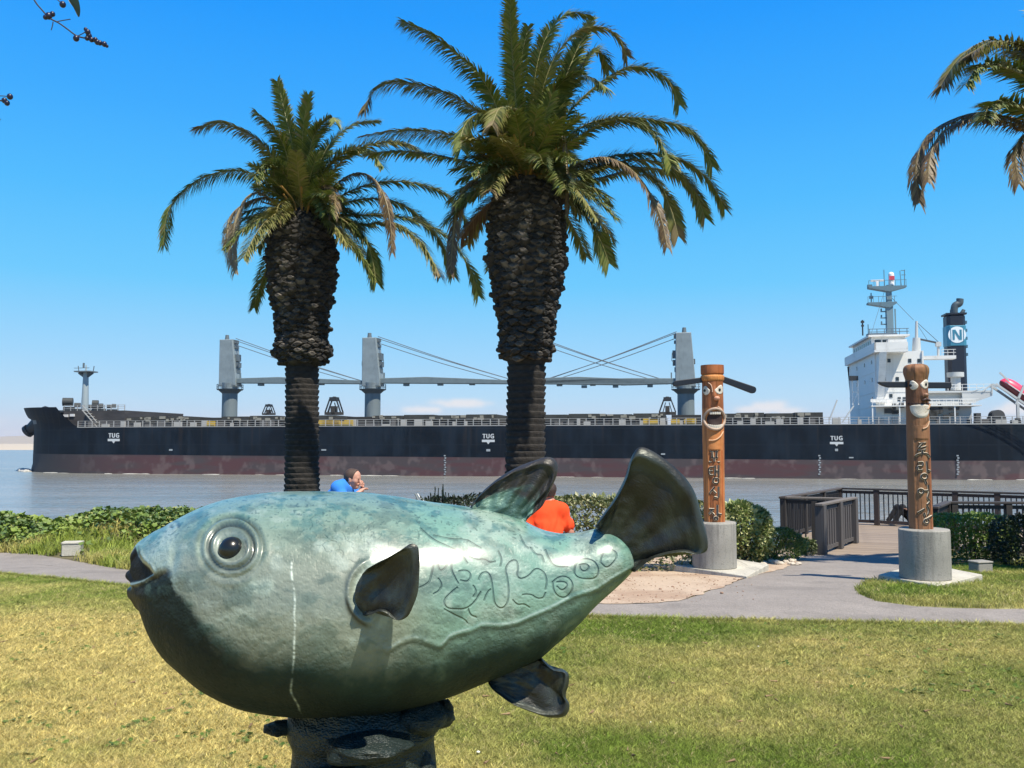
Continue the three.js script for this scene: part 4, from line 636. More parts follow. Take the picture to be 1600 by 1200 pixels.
// ---------------------------------------------------------------- the bulk carrier
const font = await new FontLoader().loadAsync('fonts/droid/droid_sans_bold.typeface.json');
{
  const HB = 14.5, LEN = 196;
  const yaw = -Math.atan2(0.187, 0.983);                // local +x runs aft, +z faces the shore
  const ship = thing('cargo_ship', 'long black hulled bulk carrier with grey deck cranes passing along the strait', 'ship', V(-101.2, WATER_Y, -190.5), yaw);
  ship.updateMatrixWorld(true);
  const inv = ship.matrixWorld.clone().invert();
  const S = (px, py, inset = 0) => { const o = V(0, EYE, 0).applyMatrix4(inv), r = ray(px, py).transformDirection(inv), t = (HB - inset - o.z) / r.z; return [o.x + r.x * t, o.y + r.y * t]; };
  const sx = (px, inset = 0) => S(px, 650, inset)[0];
  const sy = (px, py, inset = 0) => S(px, py, inset)[1];
  const DK = sy(800, 665.5);                              // deck edge above the water
  const BOOT = (s) => lerp(3.75, 3.05, clamp(s / 170));
  // paints
  const hullTex = tex(1024, 128, (u, v) => { const n = fbm(u * 60, v * 3, 5, 4), w = fbm(u * 220, v * 2, 9, 3); return (() => { const seam = Math.max(smooth(0.93, 0.99, Math.abs(((u * 18) % 1) * 2 - 1)), smooth(0.9, 0.98, Math.abs(((v * 5) % 1) * 2 - 1))) * 0.35, run = smooth(0.66, 0.8, fbm(u * 420, v * 1.2, 31, 2)) * smooth(0.1, 0.75, v) * 0.5; return mix3(mix3(mix3([0.0032, 0.007, 0.0125], [0.009, 0.0165, 0.027], smooth(0.35, 0.7, n * 0.7 + w * 0.3)), [0.016, 0.024, 0.034], seam), [0.03, 0.024, 0.022], run); })(); }, true, 1 / LEN, 1 / 14);
  const bootTex = tex(1024, 128, (u, v) => { const n = fbm(u * 26, v * 3, 5, 4), st = fbm(u * 160, v * 2.5, 19, 3), g = smooth(0.22, 0.02, u); let c = mix3([0.088, 0.043, 0.047], [0.068, 0.055, 0.058], smooth(0.35, 0.65, n)); c = mix3(c, [0.16, 0.12, 0.115], smooth(0.55, 0.75, st) * 0.5); return mix3(c, [0.045, 0.043, 0.045], Math.max(g, smooth(0.6, 0.4, v + (n - 0.5) * 0.6) * 0.0 + smooth(0.72, 0.95, v) * 0.5)); }, true, 1 / LEN, 1 / 3.9);
  const hullM = new THREE.MeshPhysicalMaterial({ map: hullTex, roughness: 0.6, specularIntensity: 0.22 }), bootM = new THREE.MeshPhysicalMaterial({ map: bootTex, roughness: 0.75, specularIntensity: 0.4 });
  const steelTex = tex(256, 256, (u, v) => { const n = fbm(u * 6, v * 6, 3, 4, 6), st = fbm(u * 50, v * 3, 8, 3); const k = 0.85 + 0.3 * (n - 0.5) - 0.12 * smooth(0.6, 0.8, st); return [k, k * 0.985, k * 0.96]; }, true, 0.2, 0.2);
  const craneM = mat([0.245, 0.30, 0.33], 0.55, { map: steelTex }), craneDark = mat([0.10, 0.125, 0.14], 0.6), whiteM = mat([0.9, 0.9, 0.88], 0.5, { map: steelTex }), offW = mat([0.5, 0.51, 0.5], 0.6), darkM = mat([0.02, 0.022, 0.025], 0.6), glassM = mat([0.02, 0.03, 0.04], 0.15), deckM = mat([0.075, 0.06, 0.052], 0.85, { map: texMottle }), hatchM = mat([0.055, 0.055, 0.048], 0.8, { map: texMottle }), coamM = mat([0.028, 0.026, 0.024], 0.85), railM = mat([0.34, 0.335, 0.32], 0.7), ropeM = mat([0.10, 0.12, 0.14], 0.7), yellowM = mat([0.5, 0.33, 0.03], 0.6), mastM = mat([0.15, 0.23, 0.27], 0.6);

  // hull: bluff raked bow, wall sides, sheer rising at the forecastle
  const FCs = sx(92), FCe = sx(131);                      // the sheer sweeps down between these
  const bulwark = (s) => DK + (12.95 - DK) * Math.pow(1 - clamp((s - FCs + 0.5) / (FCe - FCs)), 2.3) + (s < FCs ? 0.15 * smooth(FCs, 0, s) : 0);
  const stem = (y) => (y < 8.2 ? (y < 1.5 ? -0.3 : 0) : -1.6 * smooth(10.4, 11.4, y) - 0.6 * smooth(11.4, 13.2, y));
  const halfB = (t, y) => { const full = y > 9 ? lerp(2.0, 2.6, clamp((y - 9) / 4)) : 2.0; return HB * Math.pow(1 - Math.pow(1 - clamp(t), full), 0.62); };
  const ent = 27;                                         // length of the entrance
  const hp = (u, yv, side, off = 0) => { // u 0..1 along, returns a point on the skin
    const e = u < 0.35 ? ent * (u / 0.35) ** 1.8 : lerp(ent, LEN, (u - 0.35) / 0.65);
    const st = stem(yv), s = e < ent ? lerp(st, ent, e / ent) : e; const b = e < ent ? halfB(e / ent, yv) : HB - (e > LEN - 22 ? 4.5 * ((e - LEN + 22) / 22) ** 2.2 : 0);
    return V(s, yv, side * (b + off));
  };
  const strip = (y0, y1, nv, m, name, off) => mesh(name, merge([1, -1].map((sd) => gridGeo(150, nv, (u, v) => { const q = sd > 0 ? u : 1 - u; const s0 = hp(q, 5, 1).x; return hp(q, lerp(typeof y0 === 'function' ? y0(s0) : y0, typeof y1 === 'function' ? y1(s0) : y1, v), sd, off); }, (u, v, p) => [p.x, p.y]))), m, ship);
  strip(-2.5, BOOT, 6, bootM, 'boot_topping', 0.02);
  strip(BOOT, bulwark, 14, hullM, 'hull', 0);
  mesh('transom', merge([box2(LEN - 0.4, LEN - 0.02, -2.5, DK, -10, 10)]), hullM, ship);
  { // decks
    const main = new THREE.Shape(), N = 60; for (let i = 0; i <= N; i++) { const p = hp(i / N, DK - 0.05, 1); i ? main.lineTo(p.x, -p.z) : main.moveTo(p.x, -p.z); } for (let i = N; i >= 0; i--) { const p = hp(i / N, DK - 0.05, -1); main.lineTo(p.x, -p.z); }
    const g = new THREE.ShapeGeometry(main); g.rotateX(-Math.PI / 2); g.translate(0, DK - 0.05, 0);
    mesh('main_deck', g, deckM, ship);
  }
  // forecastle: raised deck house behind the sheer, windlasses, light mast
  const fcA = sx(94, 3), fcB = sx(190, 3), fcY = 12.3;
  const fc = mesh('forecastle', merge([box2(fcA, fcB, DK - 0.02, fcY, -10.5, 10.5), (() => { const sh = new THREE.Shape(), N = 14; for (let i = 0; i <= N; i++) { const p = hp(0.02 + 0.2 * i / N, fcY, 1); i ? sh.lineTo(p.x, -p.z + 0.1) : sh.moveTo(p.x, -p.z + 0.1); } for (let i = N; i >= 0; i--) { const p = hp(0.02 + 0.2 * i / N, fcY, -1); sh.lineTo(p.x, -p.z - 0.1); } const g = new THREE.ShapeGeometry(sh); g.rotateX(-Math.PI / 2); g.translate(0, fcY - 0.15, 0); return g; })()]), mat([0.06, 0.055, 0.055], 0.8, { map: texMottle }), ship);
  { const l = []; for (const z of [10.5]) { for (let s = fcA; s <= fcB + 0.01; s += 1.5) l.push(box2(s - 0.06, s + 0.06, fcY, fcY + 1.1, z - 0.12, z)); for (const y of [0.45, 0.8, 1.1]) l.push(box2(fcA, fcB, fcY + y - 0.04, fcY + y + 0.04, z - 0.1, z - 0.02)); } mesh('deck_railing', merge(l), railM, ship); }
  { const l = []; const sA = sx(118, 0.6), sB = sx(128, 0.6); for (let k = 0; k < 7; k++) { const t = k / 6; l.push(box2(lerp(sA, sB, 0) + (1 - t) * 3.2, lerp(sA, sB, 0) + (1 - t) * 3.2 + 0.7, lerp(DK, fcY, t) - 0.1, lerp(DK, fcY, t), 10.6, 12)); } l.push(beam(V(sA + 3.4, DK + 1, 12), V(sA, fcY + 1, 12), 0.12), beam(V(sA + 3.4, DK + 0.1, 12), V(sA, fcY + 0.1, 12), 0.16)); mesh('ladder', merge(l), railM, ship); }
  { const wins = [[103, 649.6], [113, 648.8]]; for (const [px, py] of wins) { const [s, y] = S(px, py, 3.9); mesh('mooring_port', box(1.0, 0.5, 0.2, s, y, 10.62), mat([0.7, 0.7, 0.7], 0.5), ship); } }
  { const l = []; for (const [px, py, w, h] of [[106, 628, 15, 9], [121, 633, 9, 5], [149, 631, 9, 8], [158, 634, 6, 5], [141, 635, 5, 4], [171, 635, 7, 4], [178, 634, 6, 4], ]) { const [s, y] = S(px, py, 9), k = 0.128, c = new THREE.CylinderGeometry(h * k * 0.75, h * k * 0.75, w * k, 14); c.rotateZ(Math.PI / 2); c.rotateY(0.5); c.translate(s, Math.max(y, fcY + h * k * 0.6), HB - 9); l.push(c, box(w * k * 0.9, h * k * 0.9, 1.4, s, fcY + h * k * 0.45, HB - 9.4)); } mesh('windlass', merge(l), mat([0.035, 0.04, 0.04], 0.7), ship); }
  { const m = group('light_mast', ship), [s, y0] = S(132.5, 640, HB), yT = sy(132.5, 570, HB), yP = sy(132.5, 581, HB); mesh('pole', merge([rod(V(s, fcY - 0.1, 0), V(s, yP, 0), 0.78, 0.52, 14), rod(V(s, yP, 0), V(s, yT, 0), 0.22, 0.1)]), mat([0.3, 0.36, 0.38], 0.6), m); mesh('platform', merge([box(3.6, 0.25, 3.0, s, yP, 0), rod(V(s - 1.7, yP, 0), V(s - 1.9, yP + 1.3, 0), 0.09), rod(V(s + 1.7, yP, 0), V(s + 1.9, yP + 1.2, 0), 0.09), rod(V(s - 0.6, yP + 0.8, 0), V(s - 0.6, yP + 1.9, 0), 0.2), rod(V(s, yP - 1.4, 0), V(s - 1.4, yP - 0.1, 0), 0.2, 0.5), rod(V(s, yP - 1.4, 0), V(s + 1.4, yP - 0.1, 0), 0.2, 0.5), box(3.6, 0.1, 0.1, s, yP + 0.7, 1.45)]), craneDark, m); }
  { // anchor housing thrown forward from the flare, and its bell mouth
    const z = 2.6, A = S(70, 654, HB - z), Bq = S(44.5, 673, HB - z), a = V(A[0], A[1], z), b = V(Bq[0], Bq[1], z);
    const dir = b.clone().sub(a).normalize();
    const body = merge([rod(a.clone().addScaledVector(dir, -1.5), b, 2.2, 1.0, 12)]);
    const flange = rod(b.clone().addScaledVector(dir, -0.3), b.clone().addScaledVector(dir, 0.4), 1.35, 1.35, 18);
    mesh('anchor_housing', merge([body, flange]), mat([0.018, 0.022, 0.028], 0.55), ship);
    mesh('rubbing_plate', gridGeo(16, 3, (u, v) => hp(lerp(0.02, 0.15, u), lerp(9.75, 10.55, v), 1, 0.1)), mat([0.11, 0.12, 0.13], 0.6), ship);
  }
  // hatches
  const cranePx = [358.5, 582, 822, 1072].map((p) => p), craneS = cranePx.map((p) => sx(p, HB));
  const gaps = [sx(196, 5), ...craneS, sx(1296, 5)];
  for (let i = 0; i < 5; i++) {
    const a = gaps[i] + (i ? 3.6 : 0), b = gaps[i + 1] - (i < 4 ? 3.6 : 1), h = group('cargo_hatch', ship), y = DK + 1.15;
    mesh('coaming', merge([box2(a, b, DK - 0.03, y, -9.6, 9.6), ...Array.from({ length: Math.round((b - a) / 2.4) }, (_, k) => box2(a + 1 + k * 2.4, a + 1.25 + k * 2.4, DK - 0.03, y - 0.1, 9.6, 10))]), coamM, h);
    mesh('cover', merge(Array.from({ length: 4 }, (_, k) => box2(lerp(a, b, k / 4) + 0.12, lerp(a, b, (k + 1) / 4) - 0.12, y, y + 0.95 + 0.12 * (k % 2), -9.9, 9.9))), hatchM, h);
    const r = rng(70 + i), fl = []; for (let k = 0; k < 14; k++) { const s = lerp(a, b, r()), w = 0.3 + r() * 0.9; fl.push(box(w, 0.3 + r() * 0.25, 0.25, s, y + 0.15 + r() * 0.7, 10.0)); } mesh('hatch_fitting', merge(fl), mat([0.28, 0.26, 0.21], 0.7), h);
  }
  { const l = []; for (let i = 1; i < 5; i++) l.push(box2(craneS[i - 1] - 2.6, craneS[i - 1] + 2.6, DK - 0.03, DK + 2.0, -7, 7)); mesh('crane_house', merge(l), coamM, ship); }
  // deck edge railing with stanchions, pipes and gear
  { const r = rng(33), l = [], z = HB - 0.35, pipes = [], gear = [], yel = []; const s0 = FCe - 1.5;
    for (let s = s0; s < LEN - 4; s += 1.55) l.push(box2(s - 0.07, s + 0.07, DK, DK + 1.25, z - 0.08, z + 0.02));
    for (const y of [0.42, 0.84, 1.25]) l.push(box2(s0, LEN - 4, DK + y - 0.035, DK + y + 0.035, z - 0.06, z));
    l.push(box2(s0, LEN - 4, DK - 0.02, DK + 0.14, z + 0.06, z + 0.2));
    for (let s = s0 + 2; s < LEN - 8; s += 1.5 + r() * 2.4) { const w = 0.4 + r() * 1.3, h = 0.4 + r() * 1.0; (r() < 0.6 ? pipes : gear).push(box(w, h, 0.5, s, DK + h / 2, HB - 1.6 - r())); }
    for (const px of [330, 500, 512, 520, 530, 545, 1010, 1020, 1055, 1075, 1080]) { const s = sx(px, 1); yel.push(box(1.1 + r() * 1.6, 0.9 + r() * 0.4, 0.5, s, DK + 0.55, HB - 1.0)); }
    mesh('deck_railing', merge(l), railM, ship).userData.kind = 'stuff'; mesh('deck_pipes', merge(pipes), mat([0.42, 0.41, 0.38], 0.7), ship).userData.kind = 'stuff'; mesh('deck_gear', merge(gear), mat([0.11, 0.105, 0.1], 0.8), ship).userData.kind = 'stuff'; mesh('yellow_fittings', merge(yel), yellowM, ship).userData.kind = 'stuff'; }

  // cranes: pedestal, platform, tapering slewing house, boom at rest, hoist wires
  function crane(px, dir, topPx, boomEndPx, lean) {
    const C = group('deck_crane', ship), s = sx(px, HB), yP = sy(px, 609, HB), yT = sy(px, topPx, HB), yH = sy(px, 596, HB), R = 1.55;
    mesh('pedestal', merge([new THREE.CylinderGeometry(R, R * 1.02, yP - DK, 20).translate(s, (yP + DK) / 2, 0), new THREE.CylinderGeometry(R * 0.7, R, 1.2, 20).translate(s, DK + 1.6, 0)]), mat([0.19, 0.235, 0.255], 0.6, { map: steelTex }), C);
    const pl = [new THREE.CylinderGeometry(2.7, 2.5, 0.22, 24).translate(s, yP, 0), new THREE.CylinderGeometry(2.4, 1.5, 0.8, 20).translate(s, yP - 0.45, 0)];
    for (let k = 0; k < 14; k++) { const a = k / 14 * 6.283; pl.push(box(0.07, 1.0, 0.07, s + Math.cos(a) * 2.6, yP + 0.55, Math.sin(a) * 2.6)); } for (const y of [0.55, 1.05]) { const t = new THREE.TorusGeometry(2.6, 0.035, 4, 24); t.rotateX(Math.PI / 2); t.translate(s, yP + y, 0); pl.push(t); }
    mesh('platform', merge(pl), craneDark, C);
    const sh = new THREE.Shape(), w0 = 1.75, w1 = 1.15; // side outline, boom side sloping
    sh.moveTo(-w0, 0); sh.lineTo(w0 * 1.02, 0); sh.lineTo(w0 * 1.02, 1.4); sh.lineTo(w1 * 0.75 + lean, yT - yH + 0.6); sh.lineTo(-w0 + lean, yT - yH + 0.6); sh.closePath();
    const tg = new THREE.ExtrudeGeometry(sh, { depth: 2.4, bevelEnabled: true, bevelSize: 0.12, bevelThickness: 0.12, bevelSegments: 1 }); tg.translate(0, 0, -1.2); if (dir < 0) tg.rotateY(Math.PI); tg.translate(s, yH - 0.9, 0);
    mesh('slewing_house', merge([tg, new THREE.CylinderGeometry(R * 1.1, R, 1.6, 20).translate(s, yP + 0.6, 0)]), craneM, C);
    const h = yT - yH, det = []; for (const [x, y, w, hh] of [[1.55, 0.55, 0.8, 1.4], [1.75, 0.38, 0.6, 1.0], [1.5, 0.24, 0.7, 0.8], [1.05, 0.93, 0.7, 0.7], [1.2, 0.8, 0.5, 0.5], [-1.85, 0.4, 0.5, 0.9]]) det.push(box(w, hh, 1.5, s + dir * (x + lean * y), yH + h * y, 0));
    det.push(rod(V(s + dir * (-0.6 + lean), yT - 0.5, 0.5), V(s + dir * (-0.6 + lean), yT + 0.8, 0.5), 0.5, 0.35, 10), beam(V(s + dir * 1.75, yH + h * 0.35, 0.9), V(s + dir * 2.5, yH + h * 0.42, 0.9), 0.12), beam(V(s + dir * 2.5, yH + h * 0.42, 0.9), V(s + dir * 2.4, yH + h * 0.58, 0.9), 0.12));
    mesh('sheaves', merge(det), craneDark, C);
    const e = sx(boomEndPx, HB), y0 = yH + 0.1, y1 = sy(boomEndPx, 597.5, HB), bl = new THREE.Shape(); const Lb = Math.abs(e - s) - 1.4;
    bl.moveTo(0, -0.45); bl.lineTo(Lb * 0.35, -0.62); bl.lineTo(Lb, y1 - y0 - 0.28); bl.lineTo(Lb, y1 - y0 + 0.28); bl.lineTo(Lb * 0.35, 0.55); bl.lineTo(0, 0.4); bl.closePath();
    const bg = new THREE.ExtrudeGeometry(bl, { depth: 1.7, bevelEnabled: true, bevelSize: 0.06, bevelThickness: 0.06, bevelSegments: 1 }); bg.translate(1.4, 0, -0.85); if (dir < 0) bg.rotateY(Math.PI); bg.translate(s, y0, 0);
    const jl = [bg]; for (const t of [0.2, 0.45, 0.68]) jl.push(box(1.0, 0.5, 1.0, s + dir * (1.4 + Lb * t), y0 - 0.85, 0)); jl.push(box(0.25, 1.3, 0.25, s + dir * 2.6, y0 + 0.9, 0.7));
    mesh('boom', merge(jl), mat([0.17, 0.225, 0.25], 0.6, { map: steelTex }), C);
    const wl = []; for (const [dy, q, z] of [[-0.2, 0.98, 0.5], [0.2, 0.98, -0.5], [-1.1, 0.9, 0.4]]) { const a = V(s + dir * (0.8 + lean), yT + dy, z), b = V(s + dir * (1.4 + Lb * q), y1 + 0.4, z), c = a.clone().lerp(b, 0.5); c.y -= 0.25; wl.push(tube([a, c, b], 0.075, 5, 10)); }
    mesh('hoist_wires', merge(wl), ropeM, C);
  }
  crane(358.5, 1, 530, 566, 0); crane(582, 1, 527, 808, 0); crane(822, 1, 524, 1044, 0); crane(1072, -1, 519, 846, 0.75);

  // superstructure
  const H = group('deckhouse', ship), inH = 3.0, zN = HB - inH, zF = -zN, sF = sx(1369, inH), sA = sx(1446, inH), yTop = sy(1400, 549, inH);
  const hl = [];
  hl.push(box2(sF, sA, DK, yTop, zF, zN));
  for (const py of [580, 612, 634]) { const y = sy(1400, py, inH); hl.push(box2(sF - 0.05, sA + 0.05, y - 0.1, y + 0.1, zF - 0.06, zN + 0.06)); }
  mesh('accommodation_block', merge(hl), whiteM, H);
  // bridge wing across the full beam with its brackets
  const ywT = sy(1345, 541, 1), wing = [box2(sF - 0.6, sF + 4.6, yTop - 0.35, yTop + 0.02, zF - 1, HB), box2(sF - 0.6, sF - 0.35, yTop, yTop + 1.25, zF - 1, HB), box2(sF - 0.6, sF + 4.6, yTop, yTop + 1.25, HB - 0.25, HB), box2(sF - 0.6, sF + 4.6, yTop, yTop + 1.25, zF - 1, zF - 0.75)];
  const br = (z0, z1) => { const s = new THREE.Shape(); s.moveTo(0, 0); s.lineTo(z1 - z0, 0); s.lineTo(0, -8); s.closePath(); const g = new THREE.ExtrudeGeometry(s, { depth: 1.1, bevelEnabled: false }); g.rotateY(-Math.PI / 2); return g; };
  { const b = br(zN, HB); b.translate(sF + 1.3, yTop - 0.36, zN); const c = br(zN, HB); c.scale(1, 1, -1); c.translate(sF + 1.3, yTop - 0.36, zF); const ix = c.index; wing.push(b, c); }
  mesh('bridge_wing', merge(wing), whiteM, H);
  const yW0 = yTop + 0.02, yW1 = sy(1360, 524, 6), W = group('wheelhouse', ship);
  mesh('cabin', merge([box2(sF + 0.2, sF + 5.6, yW0, yW1 - 0.3, -8.5, 8.5), box2(sF - 0.4, sF + 6.2, yW1 - 0.3, yW1, -9.2, 9.2), box2(sx(1392, 4), sx(1421, 4), yW0, sy(1405, 530, 4), -4, zN - 1.2)]), whiteM, W);
  for (let k = 0; k < 4; k++) mesh('window', box2(sF + 0.7 + k * 1.25, sF + 1.7 + k * 1.25, yW0 + 0.9, yW1 - 0.8, 8.5, 8.56), glassM, W);
  for (let k = 0; k < 9; k++) mesh('window', box2(sF + 0.14, sF + 0.2, yW0 + 0.9, yW1 - 0.8, -8 + k * 1.8, -6.6 + k * 1.8), glassM, W);
  { const l = []; for (let s = sF - 0.2; s < sF + 6.2; s += 1.2) l.push(box2(s - 0.05, s + 0.05, yW1, yW1 + 1, 9.0, 9.1)); for (const y of [0.5, 1]) l.push(box2(sF - 0.3, sF + 6.1, yW1 + y - 0.05, yW1 + y + 0.05, 9.0, 9.1)); l.push(box2(sF + 0.6, sF + 5.4, yW1 + 0.05, yW1 + 0.9, 2, 4)); mesh('roof_railing', merge(l), mat([0.1, 0.14, 0.18], 0.7), W); const [s1, yb] = S(1348, 520, 6); mesh('aerial', merge([rod(V(s1, yW1, 8.5), V(s1, sy(1348, 500, 6), 8.5), 0.12), box(0.5, 0.35, 0.5, s1, sy(1348, 503, 6), 8.5), box(0.4, 0.3, 0.4, s1, sy(1348, 509, 6), 8.5), rod(V(s1 + 0.9, yW1, 8.5), V(s1 + 0.9, yW1 + 1.9, 8.5), 0.06)]), darkM, W); }
  // portholes of the block
  for (const [px, py] of [[1389, 563.5], [1421.5, 563.5], [1381, 592], [1402, 592], [1421.5, 591.5], [1392, 618.5], [1405, 623.5], [1413, 623.5], [1436, 563.5], [1436, 592]]) { const [s, y] = S(px, py, inH); mesh('window', box(0.5, 0.62, 0.1, s, y, zN + 0.02), glassM, H); }
  for (const [zz, py] of [[9, 564], [9, 592], [3, 592], [3, 564], [9, 622], [-4, 592], [-4, 564]]) mesh('window', box(0.1, 0.65, 0.6, sF - 0.02, sy(1369, py, inH), zz), glassM, H);
  // radar mast
  { const m = group('radar_mast', ship), s = sx(1394, HB), y0 = sy(1394, 524, HB), y1 = sy(1394, 449, HB), y2 = sy(1394, 474, HB), yt = sy(1394, 434, HB), k = 0.112;
    mesh('mast_post', merge([box2(s - 0.55, s + 0.55, yW1 - 3, y2, -0.6, 0.6), box2(s - 0.42, s + 0.42, y2, y1 + 0.4, -0.5, 0.5), box2(s + 0.9, s + 1.1, y2 - 1, y0 - 2, -0.1, 0.1)]), mastM, m);
    const cr = (y, a, b) => { const sh = new THREE.Shape(); sh.moveTo(s - a, y + 0.18); sh.lineTo(s + b, y + 0.18); sh.lineTo(s + b, y - 0.1); sh.lineTo(s, y - 0.85); sh.lineTo(s - a, y - 0.1); sh.closePath(); const g = new THREE.ExtrudeGeometry(sh, { depth: 1.6, bevelEnabled: false }); g.translate(0, 0, -0.8); return g; };
    const l = [cr(y1, 3.5, 2.9), cr(y2, 3.7, 1.2)]; for (const [a, b, y] of [[-3.5, 2.9, y1], [-3.7, 1.2, y2]]) { for (let q = a; q <= b; q += 0.9) l.push(box(0.07, 1.1, 0.07, s + q, y + 0.7, 0.75)); l.push(box(b - a, 0.07, 0.07, s + (a + b) / 2, y + 1.2, 0.75)); }
    for (const y of [0.35, 0.55, 0.75]) l.push(box(1.0, 0.16, 0.5, s - 0.95, lerp(y0, y2, y), 0), box(0.2, 0.5, 0.3, s - 1.35, lerp(y0, y2, y) + 0.3, 0));
    l.push(rod(V(s - 0.7, y1, 0), V(s - 0.7, yt + 1.5, 0), 0.07), rod(V(s + 2.2, y1, 0), V(s + 2.0, yt + 1.2, 0), 0.06), rod(V(s + 2.7, y1, 0), V(s + 2.8, yt + 1.4, 0), 0.07), box(0.7, 0.1, 0.1, s + 2.6, y1 + 2.2, 0), box(0.7, 0.1, 0.1, s + 2.5, y1 + 3, 0), box(0.8, 0.5, 0.6, s - 3.2, y1 + 0.35, 0), rod(V(s - 3.0, y2, 0), V(s - 3.0, y2 + 2.0, 0), 0.1), box(0.6, 0.5, 0.5, s - 3.0, y2 + 1.2, 0));
    mesh('crosstrees', merge(l), mat([0.10, 0.17, 0.21], 0.6), m);
    mesh('radar_scanner', merge([box(2.2, 0.3, 0.4, s - 1.9, y1 + 1.3, 0), box(0.4, 0.9, 0.4, s - 1.9, y1 + 0.7, 0), new THREE.CylinderGeometry(0.5, 0.5, 1.9, 14).translate(s + 0.5, y1 + 1.3, 0), new THREE.SphereGeometry(0.5, 14, 8).translate(s + 0.5, y1 + 2.3, 0)]), mat([0.8, 0.8, 0.8], 0.5), m);
    mesh('house_flag', box(0.9, 0.8, 0.03, s + 0.5, y1 + 1.6, 0.53), mat([0.55, 0.05, 0.08], 0.7), m);
    mesh('stay', merge([rod(V(s + 0.5, y2 + 1, 0), V(sx(1432, HB), sy(1432, 500, HB), 0), 0.04), rod(V(s - 0.5, y1, 0), V(sF + 1, yW1, 3), 0.03)]), ropeM, m);
  }
  // provision crane and gallery towards the funnel
  { const c = group('stores_crane', ship), z = HB - 5, P = (px, py) => { const [s, y] = S(px, py, 5); return V(s, y, z); };
    mesh('crane_post', merge([rod(P(1432, 552), P(1432, 528), 0.75, 0.6, 12), rod(P(1432, 528), P(1432, 502), 0.26, 0.2), rod(P(1466, 556), P(1466, 534), 0.2, 0.24), box(0.8, 0.7, 0.7, P(1466, 538).x, P(1466, 538).y, z)]), offW, c);
    mesh('crane_jib', merge([beam(P(1432, 529), P(1466, 536), 0.28), beam(P(1432, 503), P(1466, 534), 0.07), beam(P(1432, 505), P(1450, 533), 0.05)]), mat([0.06, 0.07, 0.08], 0.7), c);
    const g = group('funnel_gallery', ship); const [a, y] = S(1446, 556, inH), [b] = S(1494, 556, inH); mesh('walkway', merge([box2(a - 0.3, b, y - 0.55, y, zN - 2, zN), box2(sx(1443, 2.9), sx(1445.5, 2.9), DK + 8, sy(1444, 548, inH), zN, zN + 0.25)]), whiteM, g); const l = []; for (let s = a + 2.6; s < b; s += 0.9) l.push(box(0.06, 1.0, 0.06, s, y + 0.5, zN - 0.1)); for (const q of [0.5, 1]) l.push(box2(a + 2.6, b, y + q - 0.04, y + q + 0.04, zN - 0.14, zN - 0.06)); mesh('gallery_railing', merge(l), whiteM, g); }
  // funnel
  { const f = group('funnel', ship), ins = 10, z = HB - ins, a = sx(1485, ins), b = sx(1514.5, ins), y0 = DK + 3, yt = sy(1495, 489, ins), yb1 = sy(1495, 504.5, ins), yb0 = sy(1495, 544, ins);
    const navy = mat([0.006, 0.010, 0.022], 0.45), teal = mat([0.035, 0.20, 0.30], 0.5);
    mesh('casing', merge([bevelBox(b - a, yt - y0, 3, 0.5).translate((a + b) / 2, y0, z - 1.5), box2(a - 0.15, b + 0.15, yt - 0.25, yt + 0.05, z - 3.1, z + 0.1)]), navy, f);
    mesh('colour_band', bevelBox(b - a + 0.16, yb1 - yb0, 3.16, 0.5).translate((a + b) / 2, yb0, z - 1.5), teal, f);
    const cx0 = sx(1499.5, ins), cy0 = sy(1496.5, 523, ins), r = 1.42, zz = z + 0.1; const em = [];
    const disc = new THREE.CylinderGeometry(r, r, 0.06, 40); disc.rotateX(Math.PI / 2); disc.translate(cx0, cy0, zz); mesh('emblem_disc', disc, mat([0.75, 0.8, 0.83], 0.5), f);
    const n = new TextGeometry('N', { font, size: 1.75, depth: 0.06, curveSegments: 4 }); n.computeBoundingBox(); const bb = n.boundingBox; n.translate(cx0 - (bb.max.x + bb.min.x) / 2, cy0 - (bb.max.y + bb.min.y) / 2, zz + 0.02);
    mesh('emblem_letter', merge([n, box(0.12, 2.0, 0.07, cx0 - 1.02, cy0, zz + 0.03), box(0.12, 2.0, 0.07, cx0 + 1.02, cy0, zz + 0.03)]), teal, f);
    const P = (px, py) => { const [s, y] = S(px, py, HB); return V(s, y, 0); };
    mesh('exhaust_pipe', merge([tube([P(1491, 492), P(1491, 482), P(1493, 477), P(1499, 474), P(1500, 467)].map((p, i) => p), 0.62, 12, 24), rod(P(1503, 490), P(1506, 484), 0.4, 0.3), rod(P(1486, 490), P(1486, 484), 0.2)]), mat([0.06, 0.085, 0.1], 0.5), f);
    const l = []; for (let k = 0; k < 5; k++) l.push(box(0.3, 0.5, 1, b + 0.3, lerp(yb0 - 1, yt - 1.5, k / 4), z - 1.5)); mesh('funnel_ladder', merge(l), mat([0.05, 0.12, 0.18], 0.6), f);
  }
  // after decks, lower house, vent and rails
  { const zA = zN - 1; const [a, yA] = S(1444, 611, inH + 1), [b, yB] = S(1551, 612, inH + 1); const sE = sx(1520, inH + 1);
    const l = [box2(a, b, yA - 0.3, yA, zF + 1, zA), box2(a, sE, DK, yA - 1.6, zF + 2, zA - 0.5), box2(a, sE + 0.4, sy(1480, 634, inH) - 0.12, sy(1480, 634, inH) + 0.12, zF, zA + 0.4), box2(a, sE - 1, yA - 1.7, yA - 0.25, zF + 3, zA - 1)];
    const ws = new THREE.Shape(); ws.moveTo(sE - 1.5, yA - 0.28); ws.lineTo(b, yA - 0.28); ws.lineTo(b, yA - 0.9); ws.lineTo(sE - 1.5, yA - 2.6); ws.closePath(); const wg = new THREE.ExtrudeGeometry(ws, { depth: 0.3, bevelEnabled: false }); wg.translate(0, 0, zA - 0.35); l.push(wg);
    mesh('after_house', merge(l), offW, H);
